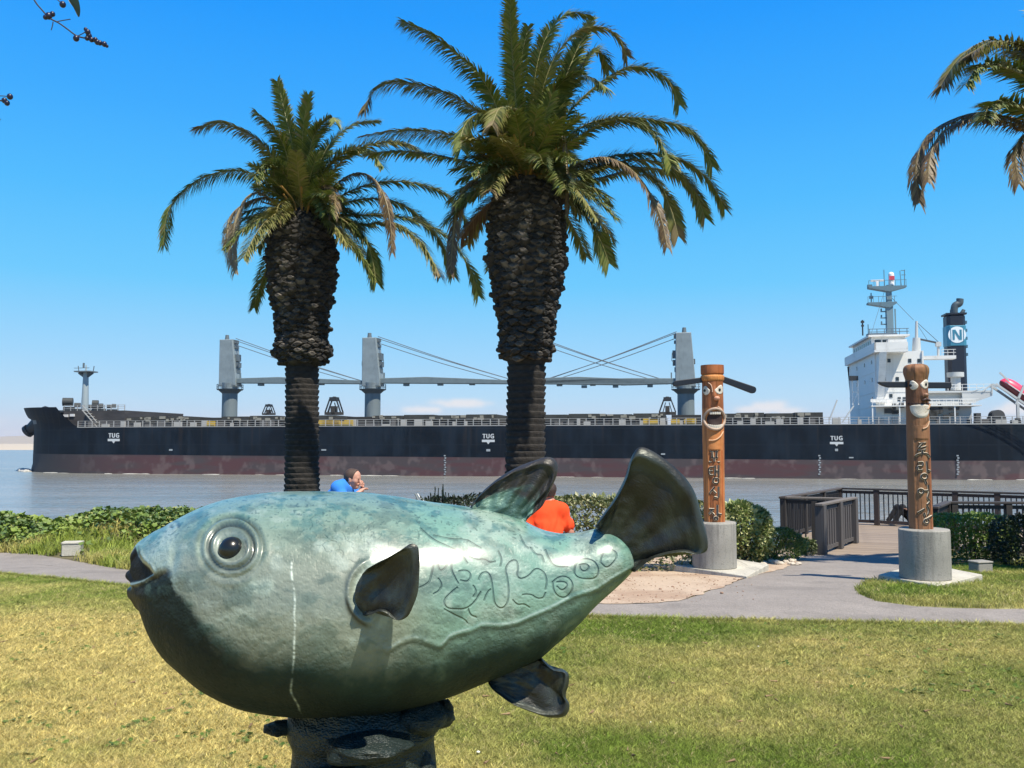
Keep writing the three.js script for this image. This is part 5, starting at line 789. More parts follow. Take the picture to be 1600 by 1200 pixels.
    const rl = []; for (const [s0, s1, y, z] of [[sx(1483, 4), b, yA, zA - 0.1], [a, sE + 0.4, sy(1480, 634, inH), zA + 0.3], [sF - 1, sE, sy(1400, 634, inH - 2), zN + 2.2]]) { for (let s = s0; s <= s1; s += 1.1) rl.push(box(0.07, 1.05, 0.07, s, y + 0.55, z)); for (const q of [0.5, 1.05]) rl.push(box2(s0, s1, y + q - 0.04, y + q + 0.04, z - 0.04, z + 0.04)); }
    const yL = sy(1400, 634, inH - 2); rl.push(box2(sF - 1.2, sE + 0.4, yL - 0.12, yL + 0.05, zN, zN + 2.4)); for (let s = sF - 1; s <= sE; s += 4.2) rl.push(box(0.18, yL - DK, 0.18, s, (yL + DK) / 2, zN + 2.2));
    mesh('house_railing', merge(rl), whiteM, H).userData.kind = 'stuff';
    const dl = []; const r = rng(9); for (let k = 0; k < 26; k++) { const s = lerp(sF, sE - 1, r()), y = DK + 0.3 + r() * 3.2, w = 0.3 + r() * 1.2; dl.push(box(w, 0.3 + r() * 0.9, 0.3, s, y, zN + 0.12 - 0.55 * (s > sA ? 2 : 0) + 0.05)); } mesh('house_fittings', merge(dl), mat([0.05, 0.055, 0.06], 0.7), H).userData.kind = 'stuff';
    const wl = []; for (const [px, py, w, h] of [[1372, 626, 24, 5], [1374, 622, 10, 3]]) { const [s, y] = S(px, py, inH - 0.4); wl.push(box(w * 0.105, h * 0.105, 0.9, s, y, zN + 0.45)); } mesh('boat_canopy', merge(wl), whiteM, H);
    const [vs, vy] = S(1493, 593, 6); mesh('ventilator', merge([new THREE.CylinderGeometry(0.75, 0.8, 2.4, 16).translate(vs, vy - 0.6, HB - 6), new THREE.CylinderGeometry(1.32, 1.32, 0.75, 18).translate(vs, vy - 0.6 + 1.4, HB - 6)]), offW, H);
    const [ls, ly] = S(1333.5, 591, 3); mesh('signal_box', box(1.35, 0.75, 1.0, ls, ly, HB - 3), darkM, H); const [ps] = S(1339, 610, 3), yb = sy(1339, 632, 3); mesh('signal_tower', merge([box2(ps - 0.8, ps - 0.62, DK + 3.4, ly - 0.3, HB - 3.2, HB - 3), box2(ps + 0.1, ps + 0.3, DK + 3.4, ly - 0.3, HB - 3.2, HB - 3), beam(V(ps - 0.7, DK + 3.5, HB - 3.1), V(ps + 0.2, DK + 5.6, HB - 3.1), 0.14), box2(ps - 0.8, ps + 0.3, yb + 2, yb + 2.15, HB - 3.2, HB - 3)]), whiteM, H);
    const P = (px, py, i) => { const [s, y] = S(px, py, i); return V(s, y, HB - i); };
    mesh('boat_davit', merge([beam(P(1535, 612, 4), P(1550, 600, 4), 0.2), beam(P(1550, 600, 4), P(1550, 615, 4), 0.2), beam(P(1519, 612, 4), P(1535, 606, 4), 0.12), beam(P(1296, 656, 4), P(1308, 625, 4), 0.22), beam(P(1316, 660, 3), P(1334, 634, 3), 0.22)]), offW, H);
    const ag = []; for (const [px, py, w, h] of [[1527, 651, 7, 11], [1530, 661, 13, 7], [1557, 657, 24, 11], [1556, 650, 14, 5], [1587, 660, 12, 7], [1590, 656, 4, 6], [1540, 663, 8, 5], [1508, 660, 12, 8], [1620, 658, 20, 10]]) { const [s, y] = S(px, py, 4); ag.push(box(w * 0.104, h * 0.104, 1.4, s, Math.max(y, DK + h * 0.05), HB - 4 + (px % 3) * 0.2)); } const cc = new THREE.CylinderGeometry(1.0, 1.0, 2, 16); cc.rotateX(Math.PI / 2); cc.translate(sx(1557, 4), DK + 1.4, HB - 4); ag.push(cc); mesh('mooring_winch', merge(ag), mat([0.06, 0.06, 0.06], 0.7), ship);
  }
  // ramp that the free fall boat lies on, and the boat itself
  { const P = (px, py, i = 7) => { const [s, y] = S(px, py, i); return V(s, y, HB - i); }; const a = P(1556, 600), b = P(1640, 658);
    mesh('boat_ramp', merge([beam(a, b, 0.35), beam(a.clone().add(V(0, 0, -3)), b.clone().add(V(0, 0, -3)), 0.35), beam(P(1590, 630), P(1590, 634).clone().add(V(0, -7.0 + 3.6, 0)), 0.4), beam(b, V(b.x, DK - 0.2, b.z), 0.4), beam(P(1562, 582), P(1577, 596), 0.24), beam(P(1551, 600), P(1558, 604), 0.3), beam(P(1587, 632), P(1600, 602), 0.35)]), offW, ship);
    const c = a.clone().lerp(b, 0.5), d = b.clone().sub(a).normalize(), ang = Math.atan2(d.y, d.x), L = 8.4;
    const world = c.clone().add(V(-d.y * -1 * 0 + 0.75 * -d.y, 0.75 * d.x + 0.6, -1.5)).applyMatrix4(ship.matrixWorld);
    const boat = thing('lifeboat', 'pinkish red enclosed lifeboat tilted on its launching ramp at the stern', 'lifeboat', world, 0); boat.rotation.set(0, yaw, ang, 'YXZ');
    const prof = (k0, k1, yy0, yy1) => gridGeo(40, 28, (u, v) => { const t = u * 2 - 1, w = Math.pow(Math.max(0, 1 - Math.abs(t) ** 3.2), 0.5), q = lerp(yy0, yy1, v), an = v * Math.PI; return V(t * L / 2, (k0 ? Math.sin(an) * 1.25 * w * (1 - 0.25 * t) : -Math.sin(an) * 1.05 * w), Math.cos(an) * 1.45 * w); });
    mesh('canopy', prof(1, 0, 0, 1), mat([0.70, 0.05, 0.115], 0.4), boat); mesh('boat_hull', prof(0, 0, 0, 1), mat([0.14, 0.012, 0.02], 0.5), boat);
    mesh('rubbing_strake', merge([box(L * 0.9, 0.16, 0.12, 0, 0, 1.42), box(L * 0.9, 0.16, 0.12, 0, 0, -1.42), box(0.3, 2.2, 0.12, 0.9, 0.1, 1.46)]), mat([0.7, 0.62, 0.6], 0.6), boat);
  }
  // cargo grabs lashed on deck
  const grabs = [[420, 638, 10, 'small cargo grab between the first deck crane and the left palm'], [522, 632, 14, 'cargo grab standing on the hatches between left palm and second crane'], [1043, 632, 13, 'cargo grab beside the pedestal of the rightmost deck crane']];
  for (const [px, py, hw, label] of grabs) {
    const [s, y] = S(px, 646, HB - 5), yt = sy(px, px === 420 ? 632 : 621, HB - 5), G = thing('cargo_grab', label, 'cargo grab', V(s, Math.max(DK + 1.15 + 0.95, y - 0.3), 5).applyMatrix4(ship.matrixWorld), yaw, 'cargo grabs on the ship'), h = yt - Math.max(DK + 2.1, y - 0.3), w = hw * 0.118;
    mesh('grab_head', merge([box(w * 0.9, h * 0.22, w * 0.9, 0, h * 0.9, 0), rod(V(0, h * 0.9, 0), V(0, h * 1.05, 0), w * 0.3, w * 0.2)]), darkM, G);
    mesh('grab_arms', merge([-1, 1].flatMap((q) => [beam(V(q * w * 0.4, h * 0.9, w * 0.4), V(q * w * 0.95, h * 0.15, w * 0.4), w * 0.14), beam(V(q * w * 0.4, h * 0.9, -w * 0.4), V(q * w * 0.95, h * 0.15, -w * 0.4), w * 0.14), beam(V(q * w * 0.2, h * 0.7, w * 0.4), V(q * w * 0.55, h * 0.1, w * 0.4), w * 0.1)])), darkM, G);
    mesh('grab_jaw', merge([box(w * 0.5, h * 0.5, w, 0, h * 0.25, 0), box(w * 2, h * 0.16, w, 0, h * 0.08, 0)]), mat([0.04, 0.035, 0.03], 0.8), G);
  }
  // painted marks on the side
  const markM = mat([0.5, 0.52, 0.53], 0.7), faint = mat([0.3, 0.33, 0.35], 0.6);
  for (const [px, py] of [[178, 686], [763, 687], [1307, 690]]) {
    const [s, y] = S(px, py - 3), k = px < 300 ? 0.126 : px < 1000 ? 0.115 : 0.105, z = HB + 0.0, l = []; let zz = z; if (px < 300) { let best = 0; for (let u = 0; u < 1; u += 0.002) { const q = hp(u, 6, 1); if (q.x < s) best = q.z; } zz = best; }
    const t = new TextGeometry('TUG', { font, size: 0.78, depth: 0.05, curveSegments: 3 }); t.computeBoundingBox(); const bb = t.boundingBox, ww = bb.max.x - bb.min.x; t.translate(-bb.min.x - ww / 2, 0, 0); t.scale(18 * k / ww, 1.15 * 6 * k / 0.78, 1); t.translate(s, y - 0.1, zz + 0.02);
    const bar = box(20 * k, 3.6 * k, 0.05, s, y - 0.55, zz + 0.045); const sh = new THREE.Shape(); sh.moveTo(-2.6 * k, 0); sh.lineTo(2.6 * k, 0); sh.lineTo(0.4 * k, -3.2 * k); sh.lineTo(-0.4 * k, -3.2 * k); const tr = new THREE.ExtrudeGeometry(sh, { depth: 0.05, bevelEnabled: false }); tr.translate(s, y - 0.55 - 1.7 * k, zz + 0.02);
    mesh('tug_mark', merge([t, bar, tr]), markM, ship);
  }
  { const l = []; for (const [px, py, w, h] of [[763, 703.5, 6, 4], [267, 703, 6, 3], [506, 703, 8, 2.5], [1036, 709.5, 6, 2.5], [1307, 703, 4, 4], [1330, 715, 6, 2]]) { const [s, y] = S(px, py); l.push(box(w * 0.115, h * 0.1, 0.05, s, y, HB + 0.045)); } mesh('draught_mark', merge(l), faint, ship); const d = []; for (const px of [695, 1280, 1496]) for (let k = 0; k < 9; k++) { const [s, y] = S(px, 712 + k * 3.6); d.push(box(0.3, 0.22, 0.04, s + (k % 2) * 0.12, y, HB + 0.07)); } mesh('draught_scale', merge(d), faint, ship).userData.kind = 'stuff'; }
  // foam along the waterline
  { const r = rng(55), l = []; const foam = (s, z, rx, rz, h) => { const g = new THREE.SphereGeometry(1, 14, 8), p = g.attributes.position; for (let i = 0; i < p.count; i++) { const n = 1 + 0.9 * (fbm(p.getX(i) * 2 + s, p.getY(i) * 2, p.getZ(i) * 2, 3) - 0.5); p.setXYZ(i, p.getX(i) * rx * n, Math.max(p.getY(i), -0.2) * h * n, p.getZ(i) * rz * n); } g.computeVertexNormals(); g.translate(s, 0.02, z); l.push(g); };
    for (let k = 0; k < 24; k++) { const t = r(); foam(-2.5 + t * 6.5, 1 + t * 6.5 + r() * 1.4, 0.5 + r() * 1.0, 0.35 + r() * 0.4, 0.22 + r() * 0.38); }
    for (let k = 0; k < 30; k++) { const s = 6 + r() * 185, b = hp(s < ent ? 0.35 * Math.pow(s / ent, 1 / 1.8) : 0.35 + 0.65 * (s - ent) / (LEN - ent), 1, 1).z; foam(s, b + 0.3 + r() * 0.9, 0.5 + r() * 1.6, 0.1 + r() * 0.2, 0.03 + r() * 0.06); }
    const m = mesh('foam', merge(l), mat([0.42, 0.41, 0.38], 0.85), scene); m.position.copy(ship.position); m.rotation.y = yaw; tag(m, 'broken white foam of the bow wave along the hull', 'foam', null, 'stuff'); }
}
// ---------------------------------------------------------------- totems on concrete drums
const concreteTex = tex(512, 512, (u, v) => { const n = fbm(u * 4, v * 4, 5, 5, 4), st = fbm(u * 26, v * 2, 3, 3), pit = smooth(0.72, 0.85, vn(u * 90, v * 90, 4, 90)); let k = 0.26 * (0.78 + 0.44 * n) * (1 - 0.22 * smooth(0.5, 0.75, st)) * (1 - 0.2 * pit); return [k * 1.04, k * 1.0, k * 0.9]; }, true, 1, 1);
const concrete = mat([1, 1, 1], 0.9, { map: concreteTex, bumpMap: bumpFine, bumpScale: 0.004 });
const paleConcrete = mat([1.75, 1.72, 1.62], 0.92, { map: concreteTex, bumpMap: bumpFine, bumpScale: 0.01 });
function slab(poly, label, name = 'concrete_slab') { const w = poly, s = new THREE.Shape(w.map(([x, z]) => new THREE.Vector2(x, -z))); const ys = w.map(([x, z]) => landY(x, z)), y = Math.max(...ys) + 0.035; const g = new THREE.ExtrudeGeometry(s, { depth: 0.28, bevelEnabled: true, bevelSize: 0.008, bevelThickness: 0.008, bevelSegments: 1 }); g.rotateX(-Math.PI / 2); g.translate(0, y - 0.288, 0); const m = mesh(name, boxUV(g, 0.8), paleConcrete, scene); tag(m, label, 'concrete slab', 'slabs under the totem drums'); return y; }
const yL = slab([xz(1048, 893), xz(1166, 904.5), xz(1200, 893), xz(1090, 882)], 'pale square slab beneath the drum of the open mouthed totem');
const yR = slab([xz(1374, 908.5), xz(1464, 919.5), xz(1534, 908.5), xz(1442, 897)], 'pale square slab beneath the drum of the totem with the rounded cap');
function drum(cx, y0, y1, w, slabY, label) {
  const g0 = planeAt(cx, y1, slabY), d = -g0.z + w / 2 * (-g0.z) / F * 0.9, c = at(cx, y1, d), mpp = d / F, R = w / 2 * mpp, top = at(cx, y0, d).y, h = top - slabY;
  const P = thing('concrete_pedestal', label, 'pedestal', V(c.x, slabY, c.z), 0, 'concrete drums under the totems');
  const pts = [[0.001, 0], [R, 0], [R * 1.004, 0.01], [R, h * 0.5], [R * 0.995, h - 0.02], [R * 0.975, h], [0.001, h + 0.004]].map((p) => new THREE.Vector2(...p));
  const g = new THREE.LatheGeometry(pts, 72), p = g.attributes.position, uv = g.attributes.uv; for (let i = 0; i < p.count; i++) uv.setXY(i, uv.getX(i) * 2 * Math.PI * R, p.getY(i) * 1.0);
  for (let i = 0; i < p.count; i++) { const q = 1 + 0.008 * (fbm(p.getX(i) * 4, p.getY(i) * 4, p.getZ(i) * 4, 2) - 0.5); p.setX(i, p.getX(i) * q); p.setZ(i, p.getZ(i) * q); }
  mesh('drum', g, concrete, P);
  return { c: V(c.x, top, c.z), mpp, d, h };
}
const dL = drum(1116.5, 815, 890, 67, yL, 'grey concrete drum that carries the orange open mouthed totem');
const dR = drum(1446, 826, 908, 74, yR, 'grey concrete drum that carries the brown totem with a rounded cap');
const chisel = tex(512, 1024, (u, v) => { const g = fbm(u * 26, v * 5, 3, 3), c = smooth(0.62, 0.7, fbm(u * 34, v * 1.4, 9, 3)), q = fbm(u * 12, v * 20, 6, 2); return clamp(0.35 + 0.35 * g + 0.35 * q - 0.6 * c); }, false, 1, 1);
function woodTex(a, b, seed) { return tex(256, 512, (u, v) => { const n = fbm(u * 22, v * 3, seed, 4), c = fbm(u * 5, v * 5, seed + 4, 4, 5), crack = smooth(0.66, 0.74, fbm(u * 46, v * 1.6, seed + 9, 3)); return mix3(mix3(a, b, clamp(n * 0.7 + c * 0.5 - 0.1)), [0.05, 0.025, 0.015], crack * 0.6); }, true, 1, 1); }
function totem(o) {
  const k = o.mpp, T = thing('totem_pole', o.label, 'totem pole', V(o.pos.x + (o.cx - o.dx) * k, o.pos.y, o.pos.z), 0, 'carved totem poles'), y0 = o.py0, Y = (py) => (y0 - py) * k;
  const wood = mat([1, 1, 1], 0.66, { map: o.tex, bumpMap: chisel, bumpScale: 0.012, vertexColors: true });
  const rad = o.rad; // pixel radius by pixel row
  const relief = (th, py) => o.relief(th, py);
  const sp = (th, py, up = 0) => { const r = (rad(py) + relief(th, py) + up) * k; return V(Math.sin(th) * r, Y(py), Math.cos(th) * r); };
  const NU = 120, NV = 300, g = gridGeo(NU, NV, (u, v) => sp(-Math.PI + u * 2 * Math.PI, lerp(y0 + 1, o.top, v)), (u, v) => [u * 1, v * 1.6], true);
  { const p = g.attributes.position, c = new Float32Array(p.count * 3); for (let j = 0; j <= NV; j++) for (let i = 0; i <= NU; i++) { const q = o.tint(-Math.PI + i / NU * 2 * Math.PI, lerp(y0 + 1, o.top, j / NV)); c.set(q, (j * (NU + 1) + i) * 3); } g.setAttribute('color', new THREE.BufferAttribute(c, 3)); }
  mesh('pole', g, wood, T);
  { const tp = []; const cap = new THREE.CircleGeometry(rad(o.top) * k, 40); cap.rotateX(-Math.PI / 2); cap.translate(0, Y(o.top), 0); const c = new Float32Array(cap.attributes.position.count * 3).fill(1.1); cap.setAttribute('color', new THREE.BufferAttribute(c, 3)); mesh('pole_top', cap, wood, T); }
  // patch on the skin: outline given in pixels round a centre
  const patch = (name, th0, py0, hw, hh, shape, up, m, bulge = 0) => { const f = (u, v) => { const a = u * Math.PI * 2, q = shape(a), x = Math.cos(a) * hw * q[0] * v + (q[2] || 0), y = -Math.sin(a) * hh * q[1] * v, R = rad(py0); return sp(th0 + x / R, py0 + y, up + bulge * (1 - v * v) - (v > 0.99 ? 1.2 : 0)); }; return mesh(name, gridGeo(36, 8, f, null, true), m, T); };
  const skin = (x, y, cx, up) => { const R = rad(y); return sp(Math.asin(clamp((x - cx) / R, -0.985, 0.985)), y, up); };
  const line = (pts, cx, up, r) => tube(pts.map((p) => skin(p[0], p[1], cx, up)), r * k, 5, pts.length * 6);
  return { T, k, Y, sp, patch, skin, line, rad };
}
const whitePaint = mat([1, 1, 1], 0.6, { map: tex(128, 128, (u, v) => { const n = fbm(u * 5, v * 5, 3, 4, 5), w = smooth(0.6, 0.72, fbm(u * 18, v * 18, 7, 3, 18)); return mix3(mix3([0.66, 0.62, 0.54], [0.5, 0.45, 0.37], n), [0.28, 0.2, 0.13], w * 0.6); }) }), blackPaint = mat([0.008, 0.008, 0.009], 0.4), maw = mat([0.028, 0.012, 0.010], 0.7), cream = mat([0.50, 0.43, 0.32], 0.6), inkM = mat([0.02, 0.016, 0.014], 0.7), armM = mat([0.008, 0.011, 0.02], 0.45);
const round = () => [1, 1], g2 = (x, c, w) => Math.exp(-(((x - c) / w) ** 2));
const ring = (cx, cy, rx, ry = rx, n = 14) => Array.from({ length: n + 1 }, (_, i) => [cx + Math.cos(i / n * 6.283) * rx, cy + Math.sin(i / n * 6.283) * ry]);
function lettering(K, chars, cx, up) { for (const ch of chars) { const a = [], b = []; for (const s of ch) { a.push(K.line(s, cx, up - 0.4, 1.8)); b.push(K.line(s, cx, up + 0.85, 1.0)); } const q = mesh('letter', merge(a), cream, K.T); mesh('letter_groove', merge(b), inkM, q); } }
{ // the orange totem with the open mouth
  const K = totem({ label: 'orange brown carved totem with wide open toothy mouth and flat square hat', pos: dL.c, mpp: dL.mpp, cx: 1117.5, dx: 1116.5, py0: 815, top: 572,
    rad: curve1([[571, 17.8], [586, 17.6], [587, 16.0], [589, 18.0], [595, 17.6], [598, 16.2], [640, 16.6], [690, 16.6], [760, 16.2], [815, 16.2]]),
    relief: (t, y) => { const e1 = g2(t, 0.49, 0.34) * g2(y, 610, 8), e2 = g2(t, -0.86, 0.3) * g2(y, 611, 9), panel = smooth(703, 706, y) * smooth(0.62, 0.56, Math.abs(t + 0.12)) ; return -1.2 * e1 - 1.2 * e2 + 3.2 * g2(t, -0.06, 0.2) * g2(y, 622, 7) + 1.5 * g2(t, -0.06, 0.15) * g2(y, 612, 8) + 1.4 * g2(t, 0.42, 0.12) * g2(y, 630, 8) - 2.2 * (g2(t, 0, 0.7) ** 2) * g2(y, 657, 11) - 1.3 * panel - 1.6 * g2(t, 0.7, 0.5) * g2(y, 676 - t * 10, 3) + 0.5 * (fbm(Math.cos(t) * 3, y * 0.05, Math.sin(t) * 3, 3) - 0.5); },
    tint: (t, y) => { const panel = smooth(703, 706, y) * smooth(0.62, 0.5, Math.abs(t + 0.12)), edge = smooth(703, 706, y) * g2(t, 0.66, 0.09); let c = [1, 1, 1]; if (y < 587) c = [0.75, 0.62, 0.6]; if (y >= 587 && y < 597) c = [1.25, 1.3, 1.2]; if (y > 597 && y < 640) c = [0.62, 0.55, 0.6]; c = mix3(c, [0.5, 0.42, 0.42], panel * 0.8); return mix3(c, [0.75, 0.45, 0.3], edge); },
    tex: woodTex([0.40, 0.125, 0.028], [0.58, 0.24, 0.075], 5) });
  const { patch, line, T, k, Y, sp } = K;
  for (const [th, y, hw, hh, tl, pth] of [[0.5, 611, 9.0, 7.6, 0.42, 0.5], [-0.88, 612, 7.0, 7.6, -0.36, -1.02]]) { const e = patch('eye', th, y, hw, hh, (a) => [1, Math.sin(a) > 0 ? 0.85 + 1.7 * tl * Math.cos(a) : 1], 0.7, whitePaint, 0.3); const p = patch('pupil', pth, y, 2.1, 2.3, round, 1.9, blackPaint, 0.4); e.add(p); }
  mesh('nose', new THREE.SphereGeometry(4.0 * k, 18, 12).scale(1.2, 0.9, 0.9).translate(...sp(0.12, 624.5, 1.2).toArray()), mat([0.52, 0.25, 0.15], 0.55), T);
  const mo = patch('mouth', 0.0, 657, 14.5, 12.6, round, 0.8, maw, -0.6);
  const rimPts = ring(1117.5, 656.5, 14.6, 16, 26); const rim = mesh('lips', tube(rimPts.map((p) => K.skin(p[0], p[1], 1117.5, 1.6)), 2.2 * k, 8, 90), mat([0.42, 0.30, 0.22], 0.6), T);
  for (let i = 0; i < 8; i++) { const t = lerp(-0.62, 0.62, i / 7), y = 667 + 2.4 * Math.cos(t * 1.8), p = sp(t, y, 1.8); const q = bevelBox(3.0 * k, 6.2 * k, 2.2 * k, 0.5 * k); q.rotateY(t); q.translate(p.x, p.y - 2.6 * k, p.z); mesh('tooth', q, whitePaint, mo); }
  for (let i = 0; i < 5; i++) { const t = lerp(-0.4, 0.4, i / 4), p = sp(t, 648, 1.6); const q = bevelBox(3.3 * k, 4.2 * k, 2.0 * k, 0.5 * k); q.rotateY(t); q.translate(p.x, p.y - 1.5 * k, p.z); mesh('tooth', q, whitePaint, mo); }
  mesh('chin_crease', merge([line([[1108, 689.5], [1116, 689], [1124, 684], [1130, 676]], 1117.5, 0.6, 1.2)]), mat([0.62, 0.36, 0.2], 0.6), T);
  mesh('cheek_crease', merge([line([[1121, 637], [1127, 642], [1131, 650]], 1117.5, 1.2, 1.1), line([[1108, 600], [1112, 604], [1114, 615]], 1117.5, 0.5, 0.7)]), mat([0.6, 0.4, 0.28], 0.6), T);
  const paddle = (x0, y0, x1, y1, w0, w1, sd) => { const a = V((x0 - 1117.5) * k, Y(y0), 0), b = V((x1 - 1117.5) * k, Y(y1), -0.02), d = b.clone().sub(a), L = d.length(), s = new THREE.Shape(); s.moveTo(0, -w0 * k / 2); s.lineTo(L * 0.9, -w1 * k / 2); s.quadraticCurveTo(L, -w1 * k / 2, L, 0); s.quadraticCurveTo(L, w1 * k / 2, L * 0.92, w1 * k / 2); s.lineTo(0, w0 * k / 2); s.closePath(); const g = new THREE.ExtrudeGeometry(s, { depth: 0.05, bevelEnabled: true, bevelSize: 0.008, bevelThickness: 0.008, bevelSegments: 2 }); g.translate(0, 0, -0.025); g.rotateZ(Math.atan2(d.y, d.x)); g.translate(a.x, a.y, a.z); return g; };
  mesh('arm', paddle(1126, 591, 1184, 612, 7, 9.5, 1), armM, T); mesh('arm', paddle(1109, 594, 1056, 601, 6.5, 7, -1), armM, T);
  const Z = (l) => l.map((s) => s.map(([X, q]) => [X / 9.23 + 1090.5, q / 9.23 + 690]));
  lettering(K, [
    Z([[[165, 150], [285, 150]], [[197, 150], [202, 235]], [[262, 150], [258, 235]], [[182, 240], [282, 240]], [[228, 245], [228, 295]], [[152, 302], [308, 302]]]),
    Z([[[215, 372], [160, 385], [160, 480], [210, 485]], [[165, 432], [205, 430]], [[240, 350], [240, 495]], [[292, 345], [288, 505]], [[242, 425], [288, 425]], [[212, 535], [280, 535], [276, 595], [214, 592], [212, 535]]]),
    Z([[[225, 655], [155, 745]], [[195, 695], [245, 745]], [[287, 650], [287, 790]], [[215, 795], [282, 812]]]),
    Z([[[150, 968], [218, 968]], [[190, 975], [150, 1040]], [[182, 1012], [215, 1050]], [[265, 905], [265, 1060]], [[268, 1030], [318, 1042]], ring(240, 1095, 24, 22, 10)]),
  ], 1117.5, 0.3);
}
{ // the brown totem with the bulb cap
  const K = totem({ label: 'brown carved totem with rounded knob cap and broad white grin', pos: dR.c, mpp: dR.mpp, cx: 1441.5, dx: 1446, py0: 826, top: 570.5,
    rad: curve1([[570.5, 10], [572, 14.5], [576, 17.8], [582, 18.6], [588, 17.8], [594, 16.4], [598, 15.8], [604, 16.2], [650, 16.6], [720, 17], [826, 17.4]]),
    relief: (t, y) => 1.5 * g2(y, 598.5, 1.8) * smooth(0.2, 0.8, Math.abs(t + 0.1)) * 0.6 + (y < 592 ? 0.6 * Math.sin(t * 9) * smooth(592, 584, y) : 0) + 3.4 * g2(t, 0.12, 0.2) * g2(y, 621, 6) + 1.4 * g2(t, 0.0, 0.16) * g2(y, 610, 9) + 1.3 * g2(t, 0.45, 0.15) * g2(y, 628, 4) - 1.4 * g2(t, 0.5, 0.3) * g2(y, 606, 7) - 1.2 * g2(t, -0.1, 0.7) * g2(y, 643, 8) - 1.2 * smooth(686, 690, y) * smooth(0.75, 0.65, Math.abs(t + 0.1)) - 1.5 * g2(t, 0.6, 0.5) * g2(y, 668 - t * 9, 3) + 0.5 * (fbm(Math.cos(t) * 3, y * 0.05, Math.sin(t) * 3 + 6, 3) - 0.5),
    tint: (t, y) => { const edge = smooth(686, 690, y) * g2(t, 0.72, 0.1); let c = y < 597 ? mix3([1, 0.95, 0.9], [0.7, 0.75, 0.65], smooth(-0.2, 0.6, t)) : y < 636 ? [0.55, 0.48, 0.48] : [0.9, 0.9, 0.9]; return mix3(c, [0.9, 0.42, 0.25], edge * 0.8); },
    tex: woodTex([0.21, 0.088, 0.036], [0.35, 0.175, 0.08], 15) });
  const { patch, line, T, k, Y, sp } = K;
  for (const [th, y, hw, hh, pth] of [[0.42, 603, 8.8, 7.2, 0.5], [-0.68, 604.5, 6.8, 7.4, -0.95]]) { const e = patch('eye', th, y, hw, hh, (a) => [1, Math.sin(a) > 0 ? 1 + 0.5 * Math.cos(a) * Math.sign(th) : 1], 0.9, whitePaint, 0.6); e.add(patch('pupil', pth, y, 2.4, 2.4, round, 1.9, blackPaint, 0.4)); }
  mesh('nose', new THREE.SphereGeometry(3.7 * k, 18, 12).scale(1.1, 0.9, 0.9).translate(...sp(0.3, 619.5, 1.4).toArray()), mat([0.26, 0.13, 0.075], 0.55), T);
  const mu = []; for (const q of [-1, 1]) { const s = new THREE.SphereGeometry(2.9 * k, 14, 10).scale(1.35, 0.75, 0.8); s.rotateZ(-q * 0.5); s.translate(...sp(0.34 + q * 0.2, 627, 1.8).toArray()); mu.push(s); } mesh('moustache', merge(mu), mat([0.05, 0.022, 0.016], 0.6), T);
  const half = (a) => [1, Math.sin(a) < 0 ? 1 : 0.16, 0];
  mesh('mouth_line', merge([line([[1425.5, 633], [1434, 632.6], [1444, 633], [1456, 632]], 1441.5, 0.7, 0.9)]), maw, T);
  patch('mouth', -0.05, 637, 18.0, 18.0, half, 1.2, whitePaint, 1.0);
  mesh('cheek_crease', merge([line([[1441, 672], [1448, 669], [1455, 660]], 1441.5, 0.8, 1.3), line([[1450, 642], [1454, 637], [1457, 634]], 1441.5, 1.6, 1.4)]), mat([0.40, 0.25, 0.15], 0.6), T);
  const blade = (x0, x1, y, w, sharp) => { const sd = Math.sign(x1 - x0), L = Math.abs(x1 - x0) * k, s = new THREE.Shape(); s.moveTo(0, -w * k / 2); s.lineTo(L * (sharp ? 0.68 : 0.98), -w * k / 2); if (sharp) s.quadraticCurveTo(L * 0.9, -w * k * 0.25, L, w * k * 0.42); else s.lineTo(L, 0); s.lineTo(L * 0.99, w * k / 2); s.lineTo(0, w * k / 2); s.closePath(); const g = new THREE.ExtrudeGeometry(s, { depth: 0.05, bevelEnabled: true, bevelSize: 0.006, bevelThickness: 0.006, bevelSegments: 2 }); g.translate(0, 0, -0.025); if (sd < 0) g.rotateY(Math.PI); g.translate((x0 - 1441.5) * k, Y(y), 0); return g; };
  mesh('arm', blade(1434, 1382, 602.5, 7.6, true), armM, T); mesh('arm', blade(1449, 1494, 603.5, 8, false), armM, T);
  const Z = (l) => l.map((s) => s.map(([X, q]) => [X / 8 + 1410, q / 8 + 680]));
  lettering(K, [
    Z([[[200, 112], [290, 108]], [[248, 112], [205, 168], [292, 150]], [[192, 205], [286, 190]], [[240, 200], [242, 250]], [[160, 270], [200, 242], [300, 240], [336, 285]]]),
    Z([[[185, 350], [238, 346], [235, 388], [187, 396], [185, 442], [240, 438]], [[292, 332], [300, 472]], [[300, 440], [340, 455]], ring(255, 520, 38, 34, 12), [[262, 556], [282, 610]]]),
    Z([ring(210, 702, 30, 30, 12), [[300, 620], [306, 720], [290, 780], [316, 820], [282, 862]], [[248, 694], [300, 690]]]),
    Z([[[165, 965], [200, 940], [245, 912]], [[278, 872], [302, 930], [290, 985]], [[238, 960], [252, 1005]], ring(265, 1064, 30, 28, 12), [[272, 1032], [340, 1000]]]),
  ], 1441.5, 0.3);
}

